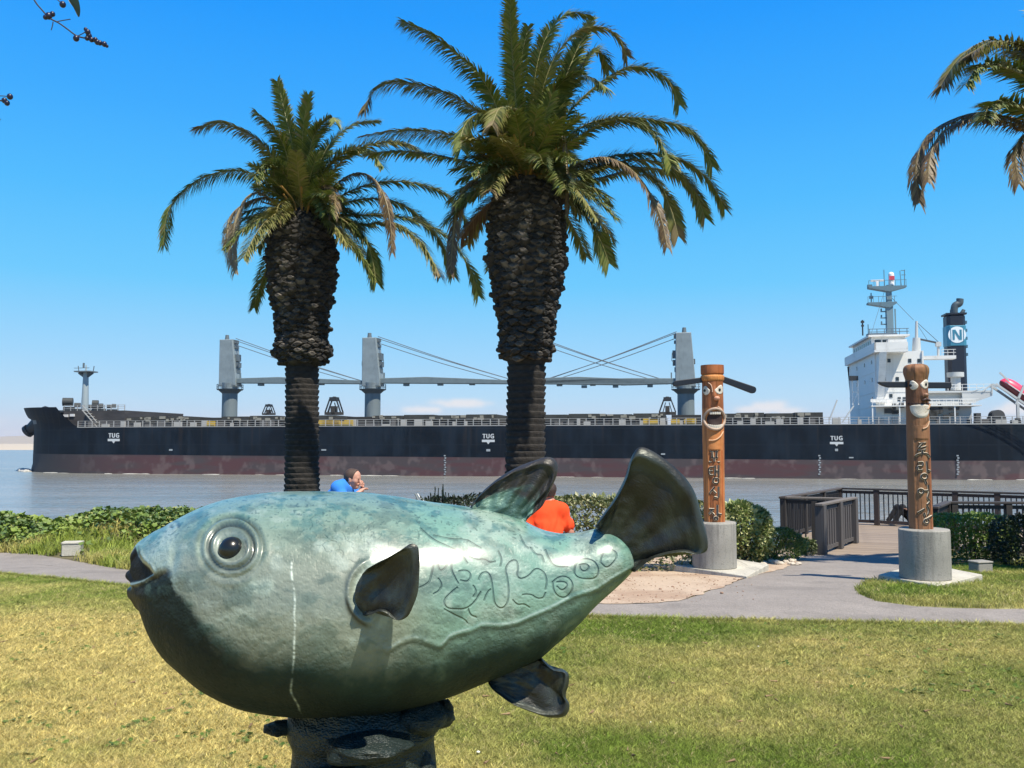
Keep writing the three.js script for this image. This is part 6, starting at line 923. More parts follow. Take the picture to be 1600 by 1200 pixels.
// ---------------------------------------------------------------- the timber deck over the bank, and its railings
const A = planeAt(1284, 866, DECK_Y), Bp = planeAt(1334, 848, DECK_Y), C = planeAt(1224, 779, DECK_Y + 0.86), Dp = planeAt(1313, 818, DECK_Y), E1 = planeAt(1461, 795, DECK_Y + 0.86), E2 = planeAt(1480, 787, DECK_Y + 0.86);
const u2 = Dp.clone().sub(C).normalize(), G2 = planeAt(1660, 788, DECK_Y + 0.86), Fp = planeAt(1700, 775.5, DECK_Y + 0.86);
{
  const v2 = G2.clone().sub(C).normalize(), dk = thing('timber_deck', 'weathered tan boarded deck reached from the footpath and fenced round', 'deck', V(0, 0, 0));
  dk.userData.kind = 'structure';
  const plankTex = tex(128, 512, (u, v) => { const n = fbm(u * 4, v * 40, 3, 4), q = fbm(u * 3, v * 4, 6, 3); const k = 0.75 + 0.35 * n + 0.2 * (q - 0.5); return [k, k * 0.97, k * 0.93]; });
  const pm = [0, 1, 2, 3].map((i) => mat([0.255 * (0.85 + 0.1 * i), 0.205 * (0.85 + 0.1 * i), 0.165 * (0.86 + 0.09 * i)], 0.85, { map: plankTex, bumpMap: bumpFine, bumpScale: 0.006 }));
  const depth = Dp.distanceTo(C), R = rng(19), front = (t) => t; const n = Math.floor((depth + 0.25) / 0.148), wl = G2.distanceTo(C) + 0.3, ang = Math.atan2(-v2.z, v2.x);
  const pg = bevelBox(wl, 0.035, 0.142, 0.004);
  const wdir = V(-v2.z, 0, v2.x); if (wdir.z > 0) wdir.negate();
  for (let i = 0; i < n; i++) { const c = C.clone().addScaledVector(v2, wl / 2 - 0.15).addScaledVector(wdir, 0.0 + i * 0.148); const p = mesh('plank', pg, pm[Math.floor(R() * 4)], dk); p.position.set(c.x, DECK_Y - 0.035 + (R() - 0.5) * 0.004, c.z); p.rotation.y = ang; }
  const eDir = E2.clone().sub(Bp), wE = Bp.distanceTo(E2), aE = Math.atan2(-eDir.z, eDir.x), gl = A.distanceTo(Bp), m = Math.ceil((gl + 0.5) / 0.148), pe = bevelBox(wE + 0.1, 0.035, 0.142, 0.004), along = A.clone().sub(Bp).normalize();
  for (let i = 0; i < m; i++) { const c = Bp.clone().lerp(E2, 0.5).addScaledVector(along, i * 0.148 - 0.4); const p = mesh('plank', pe, pm[Math.floor(R() * 4)], dk); p.position.set(c.x, DECK_Y - 0.041 + (R() - 0.5) * 0.003, c.z); p.rotation.y = ang; }
  const bl = []; const P = (a, b) => C.clone().addScaledVector(v2, a).addScaledVector(wdir, b); for (const a of [0.1, 2.4, 4.8, 7.2, wl - 0.4]) { for (const b of [0.1, depth * 0.5, depth - 0.1]) { const p = P(a, b), y = Math.min(landY(p.x, p.z), -1) - 0.5; bl.push(box(0.22, DECK_Y - 0.05 - y, 0.22, p.x, (DECK_Y - 0.05 + y) / 2, p.z)); } bl.push(beam(P(a, 0).setY(DECK_Y - 0.15), P(a, depth).setY(DECK_Y - 0.15), 0.12, 0.2)); } bl.push(beam(P(-0.1, 0).setY(DECK_Y - 0.16), P(wl - 0.2, 0).setY(DECK_Y - 0.16), 0.06, 0.24)); mesh('joists', merge(bl), mat([0.07, 0.055, 0.045], 0.9), dk);
}
const railWood = { dark: mat([0.036, 0.032, 0.031], 0.8, { map: texWood }), grey: mat([0.092, 0.086, 0.088], 0.85, { map: texWood }), cap: mat([0.17, 0.15, 0.135], 0.85, { map: texWood }), iron: mat([0.028, 0.026, 0.028], 0.6) };
function railing(a, b, label, o = {}) {
  const L = Math.hypot(b.x - a.x, b.z - a.z), ang = Math.atan2(-(b.z - a.z), b.x - a.x), T = thing('deck_railing', label, 'railing', V(a.x, DECK_Y, a.z), ang, 'railings round the deck'), H = o.h || 0.86, n = o.posts || Math.max(2, Math.round(L / 1.5) + 1);
  const pw = o.post || 0.12, M = o.m || railWood.dark, drop = o.drop || 0;
  for (let i = 0; i < n; i++) { const p = mesh('post', bevelBox(pw, H + drop + 0.02, pw, 0.008), M, T); p.position.set(L * i / (n - 1), -drop, 0); }
  mesh('top_rail', bevelBox(L + pw + 0.06, 0.045, o.cap || 0.14, 0.008).translate(L / 2, H, 0), o.capM || railWood.cap, T);
  mesh('under_rail', box(L - pw, 0.07, 0.04, L / 2, H - 0.06, 0), M, T);
  mesh('bottom_rail', box(L - pw, 0.07, 0.05, L / 2, 0.09 - drop * 0.6, 0), M, T);
  const sp = o.gap || 0.125, w = o.w || 0.03, bays = n - 1, bay = L / bays; const pg = box(w, H - 0.2 + drop * 0.6, w), ps = o.slat ? box(w, H - 0.16 + drop * 0.6, 0.03) : pg;
  for (let i = 0; i < bays; i++) { const k = Math.max(1, Math.round((bay - pw) / sp) - 1); for (let j = 1; j <= k; j++) { const p = mesh('picket', o.slat ? ps : pg, o.slat ? M : railWood.iron, T); p.position.set(i * bay + pw / 2 + (bay - pw) * j / (k + 1), (H - 0.06 + 0.12 - drop * 0.6) / 2, 0); } }
  return T;
}
railing(A, Bp, 'short grey slatted railing panel on the left of the deck entrance', { slat: true, w: 0.085, gap: 0.15, m: railWood.grey, capM: railWood.cap, posts: 3, drop: 0.0, post: 0.17, h: 0.88 });
railing(C, Bp.clone().addScaledVector(Bp.clone().sub(C).normalize(), -0.15), 'front railing running left from the entrance panel behind the low green bush', { posts: 3, drop: 0.2 });
railing(C, Dp, 'side railing running out over the water from the left deck corner', { capM: mat([0.07, 0.058, 0.052], 0.8), posts: 4 });
railing(Dp, Fp, 'long far railing of thin bars along the water side of the deck', { posts: 7, m: mat([0.05, 0.036, 0.033], 0.85), capM: mat([0.035, 0.032, 0.032], 0.8), gap: 0.115, w: 0.024 });
railing(E1, E2, 'short dark railing just right of the brown totem at the deck entrance', { posts: 2, slat: true, w: 0.09, gap: 0.15, capM: mat([0.05, 0.042, 0.04], 0.8) });
railing(E2.clone().addScaledVector(G2.clone().sub(E2).normalize(), 0.12), G2, 'dark front railing behind the clipped hedge at the right edge', { posts: 3, capM: mat([0.035, 0.03, 0.03], 0.8), gap: 0.11, drop: 0.2 });

// ---------------------------------------------------------------- shrubs
function leafGeo(L, w) { return [[-w * 0.1, 0, 0], [w * 0.5, 0.10 * L, L * 0.45], [-w * 0.5, 0.10 * L, L * 0.45], [0, 0.0, L]]; }
function shrub(name, label, category, c, rx, h, rz, n, o = {}) {
  const R = rng(o.seed || 1), T = thing(name, label, category, V(c.x, landY(c.x, c.z), c.z), o.turn || 0, o.group), pos = [], nor = [], col = [], ex = o.box || 2.2;
  const t0 = leafGeo(o.leaf || 0.06, o.width || 0.035), v = V(0, 0, 0), q = new THREE.Quaternion(), e = new THREE.Euler(), Y = V(0, 1, 0);
  for (let i = 0; i < n; i++) {
    const a = R() * 6.283, el = Math.asin(clamp(-0.85 + 1.85 * Math.pow(R(), 0.8), -1, 1)); let dx = Math.cos(el) * Math.cos(a), dy = Math.sin(el), dz = Math.cos(el) * Math.sin(a);
    const k = 1 / Math.pow(Math.abs(dx) ** ex + Math.abs(dy) ** ex + Math.abs(dz) ** ex, 1 / ex), bump = 0.78 + 0.44 * fbm(dx * 2.6 + (o.seed || 1), dy * 2.6, dz * 2.6, 3), r = k * bump * (1 - 0.42 * R() * R() * R());
    const x = dx * r * rx, y = h * 0.46 + dy * r * h * 0.52, z = dz * r * rz; if (y < 0.01) continue;
    e.set((R() - 0.5) * 2.2 - 0.3, Math.atan2(dx, dz) + (R() - 0.5) * 2.2, (R() - 0.5) * 1.6, 'YXZ'); q.setFromEuler(e);
    const sc = 0.7 + R() * 0.6, P = t0.map((p) => v.set(...p).multiplyScalar(sc).applyQuaternion(q).add(V(x, y, z)).toArray()); const nn = V(0, 1, 0).applyQuaternion(q); if (nn.y < 0) nn.negate();
    const m = smooth(0.3, 0.7, fbm(x * 5, y * 5, z * 5 + (o.seed || 0), 2)); let cc = mix3(o.dark || [0.03, 0.06, 0.016], o.light || [0.1, 0.15, 0.035], m * 0.6 + R() * 0.4); if (R() < (o.fleck || 0)) cc = o.fleckC || [0.34, 0.36, 0.16];
    for (let t of [[0, 1, 3], [0, 3, 2]]) { const n = V(...P[t[1]]).sub(V(...P[t[0]])).cross(V(...P[t[2]]).sub(V(...P[t[0]]))).normalize(); if (n.dot(V(x / rx, (y - h * 0.3) / h, z / rz)) < 0) { n.negate(); t = [t[0], t[2], t[1]]; } for (const w of t) { pos.push(...P[w]); nor.push(n.x, n.y, n.z); col.push(...cc); } }
  }
  const g = new THREE.BufferGeometry(); g.setAttribute('position', new THREE.Float32BufferAttribute(pos, 3)); g.setAttribute('normal', new THREE.Float32BufferAttribute(nor, 3)); g.setAttribute('color', new THREE.Float32BufferAttribute(col, 3)); g.setAttribute('uv', new THREE.Float32BufferAttribute(new Float32Array(pos.length / 3 * 2), 2));
  mesh('foliage', g, shrubM, T);
  const st = []; for (let i = 0; i < 9; i++) { const a = R() * 6.283, r = R() * 0.7; st.push(tube([V(Math.cos(a) * rx * 0.15, -0.02, Math.sin(a) * rz * 0.15), V(Math.cos(a) * rx * r * 0.5, h * 0.3, Math.sin(a) * rz * r * 0.5), V(Math.cos(a) * rx * r, h * 0.75, Math.sin(a) * rz * r)], 0.011, 5, 8)); }
  mesh('stems', merge(st), mat([0.07, 0.05, 0.035], 0.9), T); return T;
}
const shrubM = new THREE.MeshPhysicalMaterial({ vertexColors: true, roughness: 0.5, transmission: 0.3, thickness: 0 });
const S0 = (px, py) => ground(px, py);
shrub('shrub', 'taller rounded shrub with pale edged leaves just right of the orange totem', 'shrub', S0(1160, 879), 0.46, 0.98, 0.45, 5200, { seed: 3, leaf: 0.075, width: 0.045, dark: [0.09, 0.14, 0.035], light: [0.30, 0.36, 0.11], fleck: 0.28, fleckC: [0.55, 0.55, 0.26] });
shrub('shrub', 'low dense dark green shrub in front of the deck railing corner', 'shrub', S0(1204, 876), 0.56, 0.56, 0.4, 6500, { seed: 7, leaf: 0.045, width: 0.022, dark: [0.06, 0.11, 0.02], light: [0.2, 0.29, 0.05] });
shrub('shrub', 'small yellow green sprig at the foot of the grey entrance panel', 'shrub', S0(1259, 868), 0.16, 0.3, 0.16, 700, { seed: 9, leaf: 0.06, width: 0.025, dark: [0.07, 0.1, 0.02], light: [0.16, 0.19, 0.05] });
shrub('hedge', 'leafy hedge with cream flecks behind the man in orange', 'hedge', at(960, 850, 13.2), 1.5, 1.04, 0.5, 9000, { seed: 12, leaf: 0.075, width: 0.045, box: 5, dark: [0.07, 0.1, 0.028], light: [0.24, 0.26, 0.09], fleck: 0.22, fleckC: [0.48, 0.46, 0.26] });
shrub('hedge', 'dark low hedge seen over the back of the bronze fish before the dorsal fin', 'hedge', at(712, 850, 13.2), 0.62, 1.05, 0.45, 5600, { seed: 14, leaf: 0.055, width: 0.03, box: 6, dark: [0.012, 0.026, 0.012], light: [0.03, 0.055, 0.02] });
shrub('hedge', 'clipped hedge with sunlit top behind the brown totem drum', 'hedge', at(1516, 870, 14.6), 0.66, 0.76, 0.5, 8000, { seed: 21, leaf: 0.055, width: 0.034, box: 4, dark: [0.065, 0.12, 0.02], light: [0.24, 0.33, 0.05] });
shrub('hedge', 'darker rounded hedge cut by the right edge of the view', 'hedge', at(1618, 885, 13.4), 0.55, 0.78, 0.5, 6000, { seed: 25, leaf: 0.05, width: 0.03, box: 3, dark: [0.012, 0.025, 0.01], light: [0.035, 0.06, 0.016] });
{ // spiky plant with two pale blades beside the dark hedge
  const c = at(684, 850, 13.0), T = thing('spiky_plant', 'spiky dark plant with two pale bent blades at the left end of the dark hedge', 'plant', V(c.x, landY(c.x, c.z), c.z)), R = rng(8), k = 13 / F, l = [];
  const blade = (x, y0, y1, bend, w) => tube([V(x * k, y0, 0), V((x + bend * 0.3) * k, lerp(y0, y1, 0.5), 0.02), V((x + bend) * k, y1, 0.05)], w, 4, 6);
  const yAt = (py) => at(684, py, 13).y - T.position.y; for (let i = 0; i < 26; i++) { const x = -14 + R() * 30; l.push(blade(x, yAt(800), yAt(lerp(776, 748, Math.pow(R(), 1.5) * (1 - Math.abs(x - 4) / 20))), (R() - 0.5) * 7, 0.007)); }
  mesh('blades', merge(l), mat([0.012, 0.028, 0.022], 0.6), T);
  mesh('pale_blade', tube([V(-19 * k, yAt(796), 0.05), V(-23 * k, yAt(782), 0.05), V(-28 * k, yAt(777), 0.05), V(-31.5 * k, yAt(771), 0.05)], 0.012, 5, 12), mat([0.68, 0.7, 0.68], 0.5), T); mesh('pale_blade', tube([V(-20 * k, yAt(796), 0.0), V(-30 * k, yAt(783), 0.0), V(-35.5 * k, yAt(771), 0.0)], 0.012, 5, 12), mat([0.22, 0.25, 0.25], 0.6), T);
}
{ // loose pale stones under the shrubs, clods on the dirt
  const R = rng(17), l = [], rock = (x, z, s) => { const g = new THREE.IcosahedronGeometry(s, 1), p = g.attributes.position; const a = R() * 9; for (let i = 0; i < p.count; i++) { const n = 1 + 0.5 * (vn(p.getX(i) / s * 1.5 + a, p.getY(i) / s * 1.5, p.getZ(i) / s * 1.5) - 0.5); p.setXYZ(i, p.getX(i) * n, p.getY(i) * n * 0.6, p.getZ(i) * n); } g.computeVertexNormals(); g.translate(x, landY(x, z) + 0.012 + s * 0.2, z); l.push(g); };
  for (let i = 0; i < 90; i++) { const p = xz(1148 + R() * 100, 872 + R() * 12); rock(p[0], p[1], 0.02 + R() * 0.05); } const a = mesh('stones', merge(l.splice(0)), mat([0.5, 0.44, 0.36], 0.9), scene); tag(a, 'scatter of small pale stones under the low green shrub', 'stones', null, 'stuff');
  for (let i = 0; i < 420; i++) { const p = xz(945 + R() * 240, 872 + R() * 72); if (inside(dirt, ...p) || R() < 0.2) rock(p[0], p[1], 0.004 + R() * R() * R() * 0.022); } const b = mesh('clods', merge(l), mat([0.30, 0.19, 0.13], 0.95), scene); tag(b, 'small crumbs of earth on the bare dirt', 'clods', null, 'stuff');
}
// small concrete blocks
function block(px, py, w, h, label, m) { const p = ground(px, py), k = -p.z / F, B = thing('concrete_block', label, 'concrete block', p, 0.25, 'small concrete blocks in the planting'); mesh('block', boxUV(bevelBox(w * k, h * k * 0.85, w * k * 0.8, 0.012), 1), m, B); mesh('lid', boxUV(bevelBox(w * k * 1.06, h * k * 0.17, w * k * 0.86, 0.01).translate(0, h * k * 0.85 + 0.002, 0), 1), m, B); return B; }
block(113, 868, 27, 21, 'small tan concrete block among the weeds at the left path edge', paleConcrete);
block(1532.5, 896, 27, 19, 'small grey concrete block in the shade right of the brown totem', concrete);

// ---------------------------------------------------------------- berry twigs hanging into the top left corner
{
  const D = 3.4, k = D / F, bark = mat([0.035, 0.03, 0.035], 0.8), berryM = mat([0.012, 0.010, 0.035], 0.35), leafM = new THREE.MeshPhysicalMaterial({ roughness: 0.5, transmission: 0.25, thickness: 0 }); leafM.color.setRGB(0.022, 0.05, 0.02);
  const twig = (label, pts, berries, stems) => { const o = at(pts[0][0], pts[0][1], D), T = thing('berry_twig', label, 'twig', o), P = (x, y, z = 0) => at(x, y, D - z).sub(o); mesh('stem', merge([new THREE.TubeGeometry(new THREE.CatmullRomCurve3(pts.map((p) => P(...p))), 50, 1.25 * k, 6), ...stems.map((s) => tube(s.map((p) => P(...p)), 0.8 * k, 5))]), bark, T); for (const [x, y, r] of berries) { const b = mesh('berry', new THREE.SphereGeometry(r * k, 16, 12), berryM, T); b.position.copy(P(x, y, ((x * 7 + y * 3) % 5 - 2) * k)); b.scale.set(1, 1.08, 1); } return { T, P }; };
  const { T, P } = twig('thin twig with dark berries and one leaf hanging at the top left corner', [[40, -60], [48, -12], [56, 4], [66, 16], [77, 28], [92, 36], [106, 46], [120, 56], [138, 61], [152, 67], [165, 71]], [[98, 7, 5], [76, 25, 5.4], [71, 27, 3.8], [82, 22, 4.2], [119, 60, 4.8], [134, 46, 3.2], [137, 50, 4.4], [139, 56, 4.6], [136, 60, 3.6], [143, 62, 4], [149, 62, 3.8], [152, 66, 4.2], [156, 67, 4], [163, 69, 4.2], [167, 72, 2.6]], [[[40, -60], [20, -110], [-40, -190], [-140, -300], [-320, -420], [-620, -560]], [[70, -20], [85, -4], [97, 5]], [[88, 34], [98, 32], [110, 30]], [[83, 34], [82, 40], [80, 47]], [[122, 56], [130, 52], [136, 48]]]);
  const s = new THREE.Shape(); const L = (x, y) => { const p = P(x, y); return new THREE.Vector2(p.x, p.y); }; const pl = [[100, -14], [108, 2], [115, 12], [123, 27], [127.5, 18], [126, 4], [119, -12]].map((p) => L(...p)); s.moveTo(pl[0].x, pl[0].y); s.splineThru(pl.slice(1)); s.closePath(); const lg = new THREE.ExtrudeGeometry(s, { depth: 0.0006, bevelEnabled: false, curveSegments: 6 }); { const p = lg.attributes.position; const c = P(114, 6); for (let i = 0; i < p.count; i++) p.setZ(i, p.getZ(i) + 0.5 * Math.abs(p.getX(i) - c.x - (c.y - p.getY(i)) * 0.45)); lg.computeVertexNormals(); } mesh('leaf', lg, leafM, T);
  mesh('leaf_stalk', tube([P(60, -45), P(85, -30), P(104, -8)], 0.9 * k, 5), bark, T);
  twig('end of a twig with three dark berries below the top left corner', [[-40, 140], [-18, 152], [0, 157], [9, 159]], [[15.5, 151, 4.6], [7, 157, 4.4], [11, 161, 4.2]], [[[-40, 140], [-80, 60], [-100, -90], [-130, -280]], [[-10, 150], [4, 150], [14, 151]], [[-30, 175], [-8, 186], [1, 187]]]);
}
// ---------------------------------------------------------------- people: one skin meshed from joined, tapered limbs
function surface(prims, cell, k = 0.03, clip) { // naive surface nets on a distance field
  let lo = V(1e9, 1e9, 1e9), hi = V(-1e9, -1e9, -1e9); for (const p of prims) for (const [q, r] of [[p.a, p.ra], [p.b, p.rb]]) { lo.min(V(q.x - r, q.y - r, q.z - r)); hi.max(V(q.x + r, q.y + r, q.z + r)); }
  lo.subScalar(cell * 2 + k); hi.addScalar(cell * 2 + k); const nx = Math.ceil((hi.x - lo.x) / cell), ny = Math.ceil((hi.y - lo.y) / cell), nz = Math.ceil((hi.z - lo.z) / cell), N = (nx + 1) * (ny + 1) * (nz + 1), f = new Float32Array(N).fill(1), id = (i, j, l) => (l * (ny + 1) + j) * (nx + 1) + i;
  for (const p of prims) {
    const m = Math.max(p.ra, p.rb) + k + cell * 2, b0 = p.a.clone().min(p.b).subScalar(m), b1 = p.a.clone().max(p.b).addScalar(m), ab = p.b.clone().sub(p.a), L2 = Math.max(ab.lengthSq(), 1e-9), kk = p.k ?? k;
    for (let l = Math.max(0, Math.floor((b0.z - lo.z) / cell)); l <= Math.min(nz, Math.ceil((b1.z - lo.z) / cell)); l++) for (let j = Math.max(0, Math.floor((b0.y - lo.y) / cell)); j <= Math.min(ny, Math.ceil((b1.y - lo.y) / cell)); j++) for (let i = Math.max(0, Math.floor((b0.x - lo.x) / cell)); i <= Math.min(nx, Math.ceil((b1.x - lo.x) / cell)); i++) {
      const x = lo.x + i * cell - p.a.x, y = lo.y + j * cell - p.a.y, z = lo.z + l * cell - p.a.z, t = clamp((x * ab.x + y * ab.y + z * ab.z) / L2); const q = p.sq || [1, 1, 1], d = Math.hypot((x - ab.x * t) / q[0], (y - ab.y * t) / q[1], (z - ab.z * t) / q[2]) - lerp(p.ra, p.rb, t), n = id(i, j, l), o = f[n], h = Math.max(kk - Math.abs(o - d), 0) / kk; f[n] = Math.min(o, d) - h * h * kk * 0.25;
    }
  }
  if (clip) for (let l = 0; l <= nz; l++) for (let j = 0; j <= ny; j++) for (let i = 0; i <= nx; i++) { const n = id(i, j, l); if (f[n] < 0.05) f[n] = Math.max(f[n], clip(lo.x + i * cell, lo.y + j * cell, lo.z + l * cell)); }
  const vid = new Int32Array(nx * ny * nz).fill(-1), pos = [], idx = [], ci = (i, j, l) => (l * ny + j) * nx + i;
  for (let l = 0; l < nz; l++) for (let j = 0; j < ny; j++) for (let i = 0; i < nx; i++) {
    const c = []; for (let q = 0; q < 8; q++) c.push(f[id(i + (q & 1), j + ((q >> 1) & 1), l + (q >> 2))]); let neg = 0; for (const e of c) if (e < 0) neg++; if (!neg || neg === 8) continue;
    let x = 0, y = 0, z = 0, n = 0; for (let a = 0; a < 8; a++) for (const s of [1, 2, 4]) { const b = a | s; if (b === a) continue; if ((c[a] < 0) !== (c[b] < 0)) { const t = c[a] / (c[a] - c[b]); x += (a & 1) + (s === 1 ? t : 0); y += ((a >> 1) & 1) + (s === 2 ? t : 0); z += (a >> 2) + (s === 4 ? t : 0); n++; } }
    vid[ci(i, j, l)] = pos.length / 3; pos.push(lo.x + (i + x / n) * cell, lo.y + (j + y / n) * cell, lo.z + (l + z / n) * cell);
  }
  const quad = (a, b, c, d, flip) => { if (a < 0 || b < 0 || c < 0 || d < 0) return; flip ? idx.push(a, c, b, a, d, c) : idx.push(a, b, c, a, c, d); };
  for (let l = 1; l < nz; l++) for (let j = 1; j < ny; j++) for (let i = 1; i < nx; i++) {
    const a = f[id(i, j, l)] < 0;
    if (a !== f[id(i + 1, j, l)] < 0) quad(vid[ci(i, j - 1, l - 1)], vid[ci(i, j, l - 1)], vid[ci(i, j, l)], vid[ci(i, j - 1, l)], !a);
    if (a !== f[id(i, j + 1, l)] < 0) quad(vid[ci(i - 1, j, l - 1)], vid[ci(i - 1, j, l)], vid[ci(i, j, l)], vid[ci(i, j, l - 1)], !a);
    if (a !== f[id(i, j, l + 1)] < 0) quad(vid[ci(i - 1, j - 1, l)], vid[ci(i, j - 1, l)], vid[ci(i, j, l)], vid[ci(i - 1, j, l)], !a);
  }
  const g = new THREE.BufferGeometry(); g.setAttribute('position', new THREE.Float32BufferAttribute(pos, 3)); g.setIndex(idx); g.computeVertexNormals(); return plain(g);
}
const cap = (a, b, ra, rb = ra, o = {}) => ({ a, b, ra, rb, ...o });
function person(label, pos, turn, J, look) { // J: joints in the person's own axes, +z ahead
  const P = thing('person', label, 'person', pos, turn);
  const { hip, chest, neck, head, sh, el, wr, kn, an, toe, hipJ, fwd, up } = J;
  const side = V(1, 0, 0).applyQuaternion(J.hq), hf = V(0, 0, 1).applyQuaternion(J.hq), hu = V(0, 1, 0).applyQuaternion(J.hq), H = (x, y, z) => head.clone().addScaledVector(side, x).addScaledVector(hu, y).addScaledVector(hf, z);
  const torso = [cap(hip, hip.clone().lerp(chest, 0.5), 0.135, 0.13, { sq: [1.2, 1, 0.9] }), cap(hip.clone().lerp(chest, 0.5), chest, 0.13, 0.135, { sq: [1.22, 1, 0.85] }), cap(sh[0], sh[1], 0.066, 0.066), cap(chest, neck, 0.11, 0.06), ...sh.map((q) => cap(neck.clone().add(V(0, -0.03, 0)), neck.clone().lerp(q, 0.7), 0.052, 0.058))];
  if (J.belly) torso.push(cap(hip.clone().lerp(chest, 0.25).add(V(0, 0, 0.07)), hip.clone().lerp(chest, 0.45).add(V(0, 0, 0.07)), 0.12, 0.11));
  const arms = [0, 1].flatMap((i) => [cap(sh[i], el[i], 0.054, 0.041), cap(el[i], wr[i], 0.041, 0.028)]), legs = [0, 1].flatMap((i) => [cap(hipJ[i], kn[i], 0.082, 0.056), cap(kn[i], an[i], 0.056, 0.038)]);
  const neckP = [cap(neck.clone().addScaledVector(hu, -0.03), H(0, -0.06, -0.01), 0.056, 0.053)];
  const bodySkin = surface([...torso.map((p) => ({ ...p, ra: p.ra - 0.012, rb: p.rb - 0.012 })), ...arms, ...legs.map((p) => ({ ...p, ra: p.ra - 0.01, rb: p.rb - 0.008 })), ...neckP], 0.013, 0.05);
  const skull = [cap(H(0, 0.045, -0.025), H(0, 0.05, 0.012), 0.082, 0.078), cap(H(0, -0.02, 0.015), H(0, -0.075, 0.045), 0.066, 0.036, { k: 0.05 }), cap(H(0, -0.06, 0.06), H(0, -0.078, 0.068), 0.022, 0.02), cap(H(0, 0.025, 0.083), H(0, -0.018, 0.108), 0.011, 0.017, { k: 0.014 }), cap(H(-0.034, 0.036, 0.072), H(0.034, 0.036, 0.072), 0.014, 0.014, { k: 0.02 }), cap(H(-0.014, -0.042, 0.085), H(0.014, -0.042, 0.085), 0.011, 0.011, { k: 0.012 }), cap(H(-0.045, -0.012, 0.055), H(-0.04, -0.03, 0.055), 0.024, 0.02), cap(H(0.045, -0.012, 0.055), H(0.04, -0.03, 0.055), 0.024, 0.02)];
  for (const s of [-1, 1]) skull.push(cap(H(s * 0.078, 0.02, -0.012), H(s * 0.08, -0.018, -0.004), 0.019, 0.013, { sq: [0.55, 1, 1], k: 0.012 }));
  const headSkin = surface([...skull, ...neckP], 0.0045, 0.03);
  const hands = [0, 1].map((i) => { const w = wr[i], d = w.clone().sub(el[i]).normalize(), pn = J.palm[i].clone().addScaledVector(d, -J.palm[i].dot(d)).normalize(), sd = new THREE.Vector3().crossVectors(d, pn).normalize().multiplyScalar(i ? 1 : -1), Q = (x, y, z) => w.clone().addScaledVector(d, y).addScaledVector(sd, x).addScaledVector(pn, z), l = [cap(Q(-0.012, 0.01, 0), Q(-0.018, 0.075, 0), 0.02, 0.017), cap(Q(0.012, 0.01, 0), Q(0.02, 0.07, 0), 0.02, 0.017), cap(w, Q(0, 0.03, 0), 0.026, 0.022)], c = J.curl[i]; [[-0.031, 0.055, 0.0072], [-0.0105, 0.066, 0.008], [0.0105, 0.07, 0.0083], [0.031, 0.064, 0.008]].forEach(([x, L, r]) => { let y = 0.082, z = 0, ang = 0, p0 = Q(x, y, z); for (const [f, q] of [[0.46, 0.8], [0.31, 1], [0.23, 0.8]]) { ang += c * q; y += Math.cos(ang) * L * f; z += Math.sin(ang) * L * f; const p1 = Q(x * 1.05, y, z); l.push(cap(p0, p1, r, r * 0.92, { k: 0.006 })); p0 = p1; } }); l.push(cap(Q(0.03, 0.025, 0.004), Q(0.05, 0.055, 0.02), 0.0115, 0.0098, { k: 0.01 }), cap(Q(0.05, 0.055, 0.02), Q(0.05, 0.082, 0.036), 0.0098, 0.0085, { k: 0.006 })); return surface(l, 0.0042, 0.012); });
  mesh('body', merge([bodySkin, headSkin, ...hands]), look.skin, P);
  const inf = (l, d) => l.map((p) => ({ ...p, ra: p.ra + d, rb: p.rb + d }));
  const sleeve = [0, 1].map((i) => cap(sh[i], sh[i].clone().lerp(el[i], look.sleeve), 0.07, 0.072)), hemLow = hip.y - 0.06;
  const sg = surface([...inf(torso, 0.014), ...sleeve, ...sleeve.map((p, i) => cap(p.b, p.b.clone().lerp(el[i], 0.12), 0.068, 0.062))], 0.012, 0.05, (x, y, z) => { const q = V(x, y, z), ax = head.clone().sub(neck), t = clamp(q.clone().sub(neck).dot(ax) / ax.lengthSq(), -0.6, 1); return Math.max(hemLow - y, 0.064 - q.distanceTo(neck.clone().addScaledVector(ax, t)), q.clone().sub(neck).dot(ax.clone().normalize()) - 0.035); });
  { const p = sg.attributes.position, n = sg.attributes.normal; for (let i = 0; i < p.count; i++) { const w = 0.007 * Math.sin(p.getX(i) * 55 + 3 * fbm(p.getX(i) * 6, p.getY(i) * 5, p.getZ(i) * 6, 2) * 4 + p.getY(i) * 12) * smooth(neck.y, neck.y - 0.2, p.getY(i)); p.setXYZ(i, p.getX(i) + n.getX(i) * w, p.getY(i) + n.getY(i) * w, p.getZ(i) + n.getZ(i) * w); } sg.computeVertexNormals(); }
  mesh('shirt', sg, look.shirt, P);
  mesh('trousers', surface([...inf(legs, 0.016), cap(hipJ[0], hipJ[1], 0.115, 0.115), cap(hip, hip.clone().add(V(0, 0.05, 0)), 0.132, 0.128, { sq: [1.2, 1, 0.9] })], 0.014, 0.05), look.trousers, P);
  for (const i of [0, 1]) mesh('shoe', surface([cap(an[i].clone().add(V(0, -0.03, -0.03).applyQuaternion(J.fq)), toe[i], 0.045, 0.036), cap(an[i], an[i].clone().add(V(0, -0.04, 0).applyQuaternion(J.fq)), 0.046, 0.044)], 0.01, 0.03), look.shoe, P);
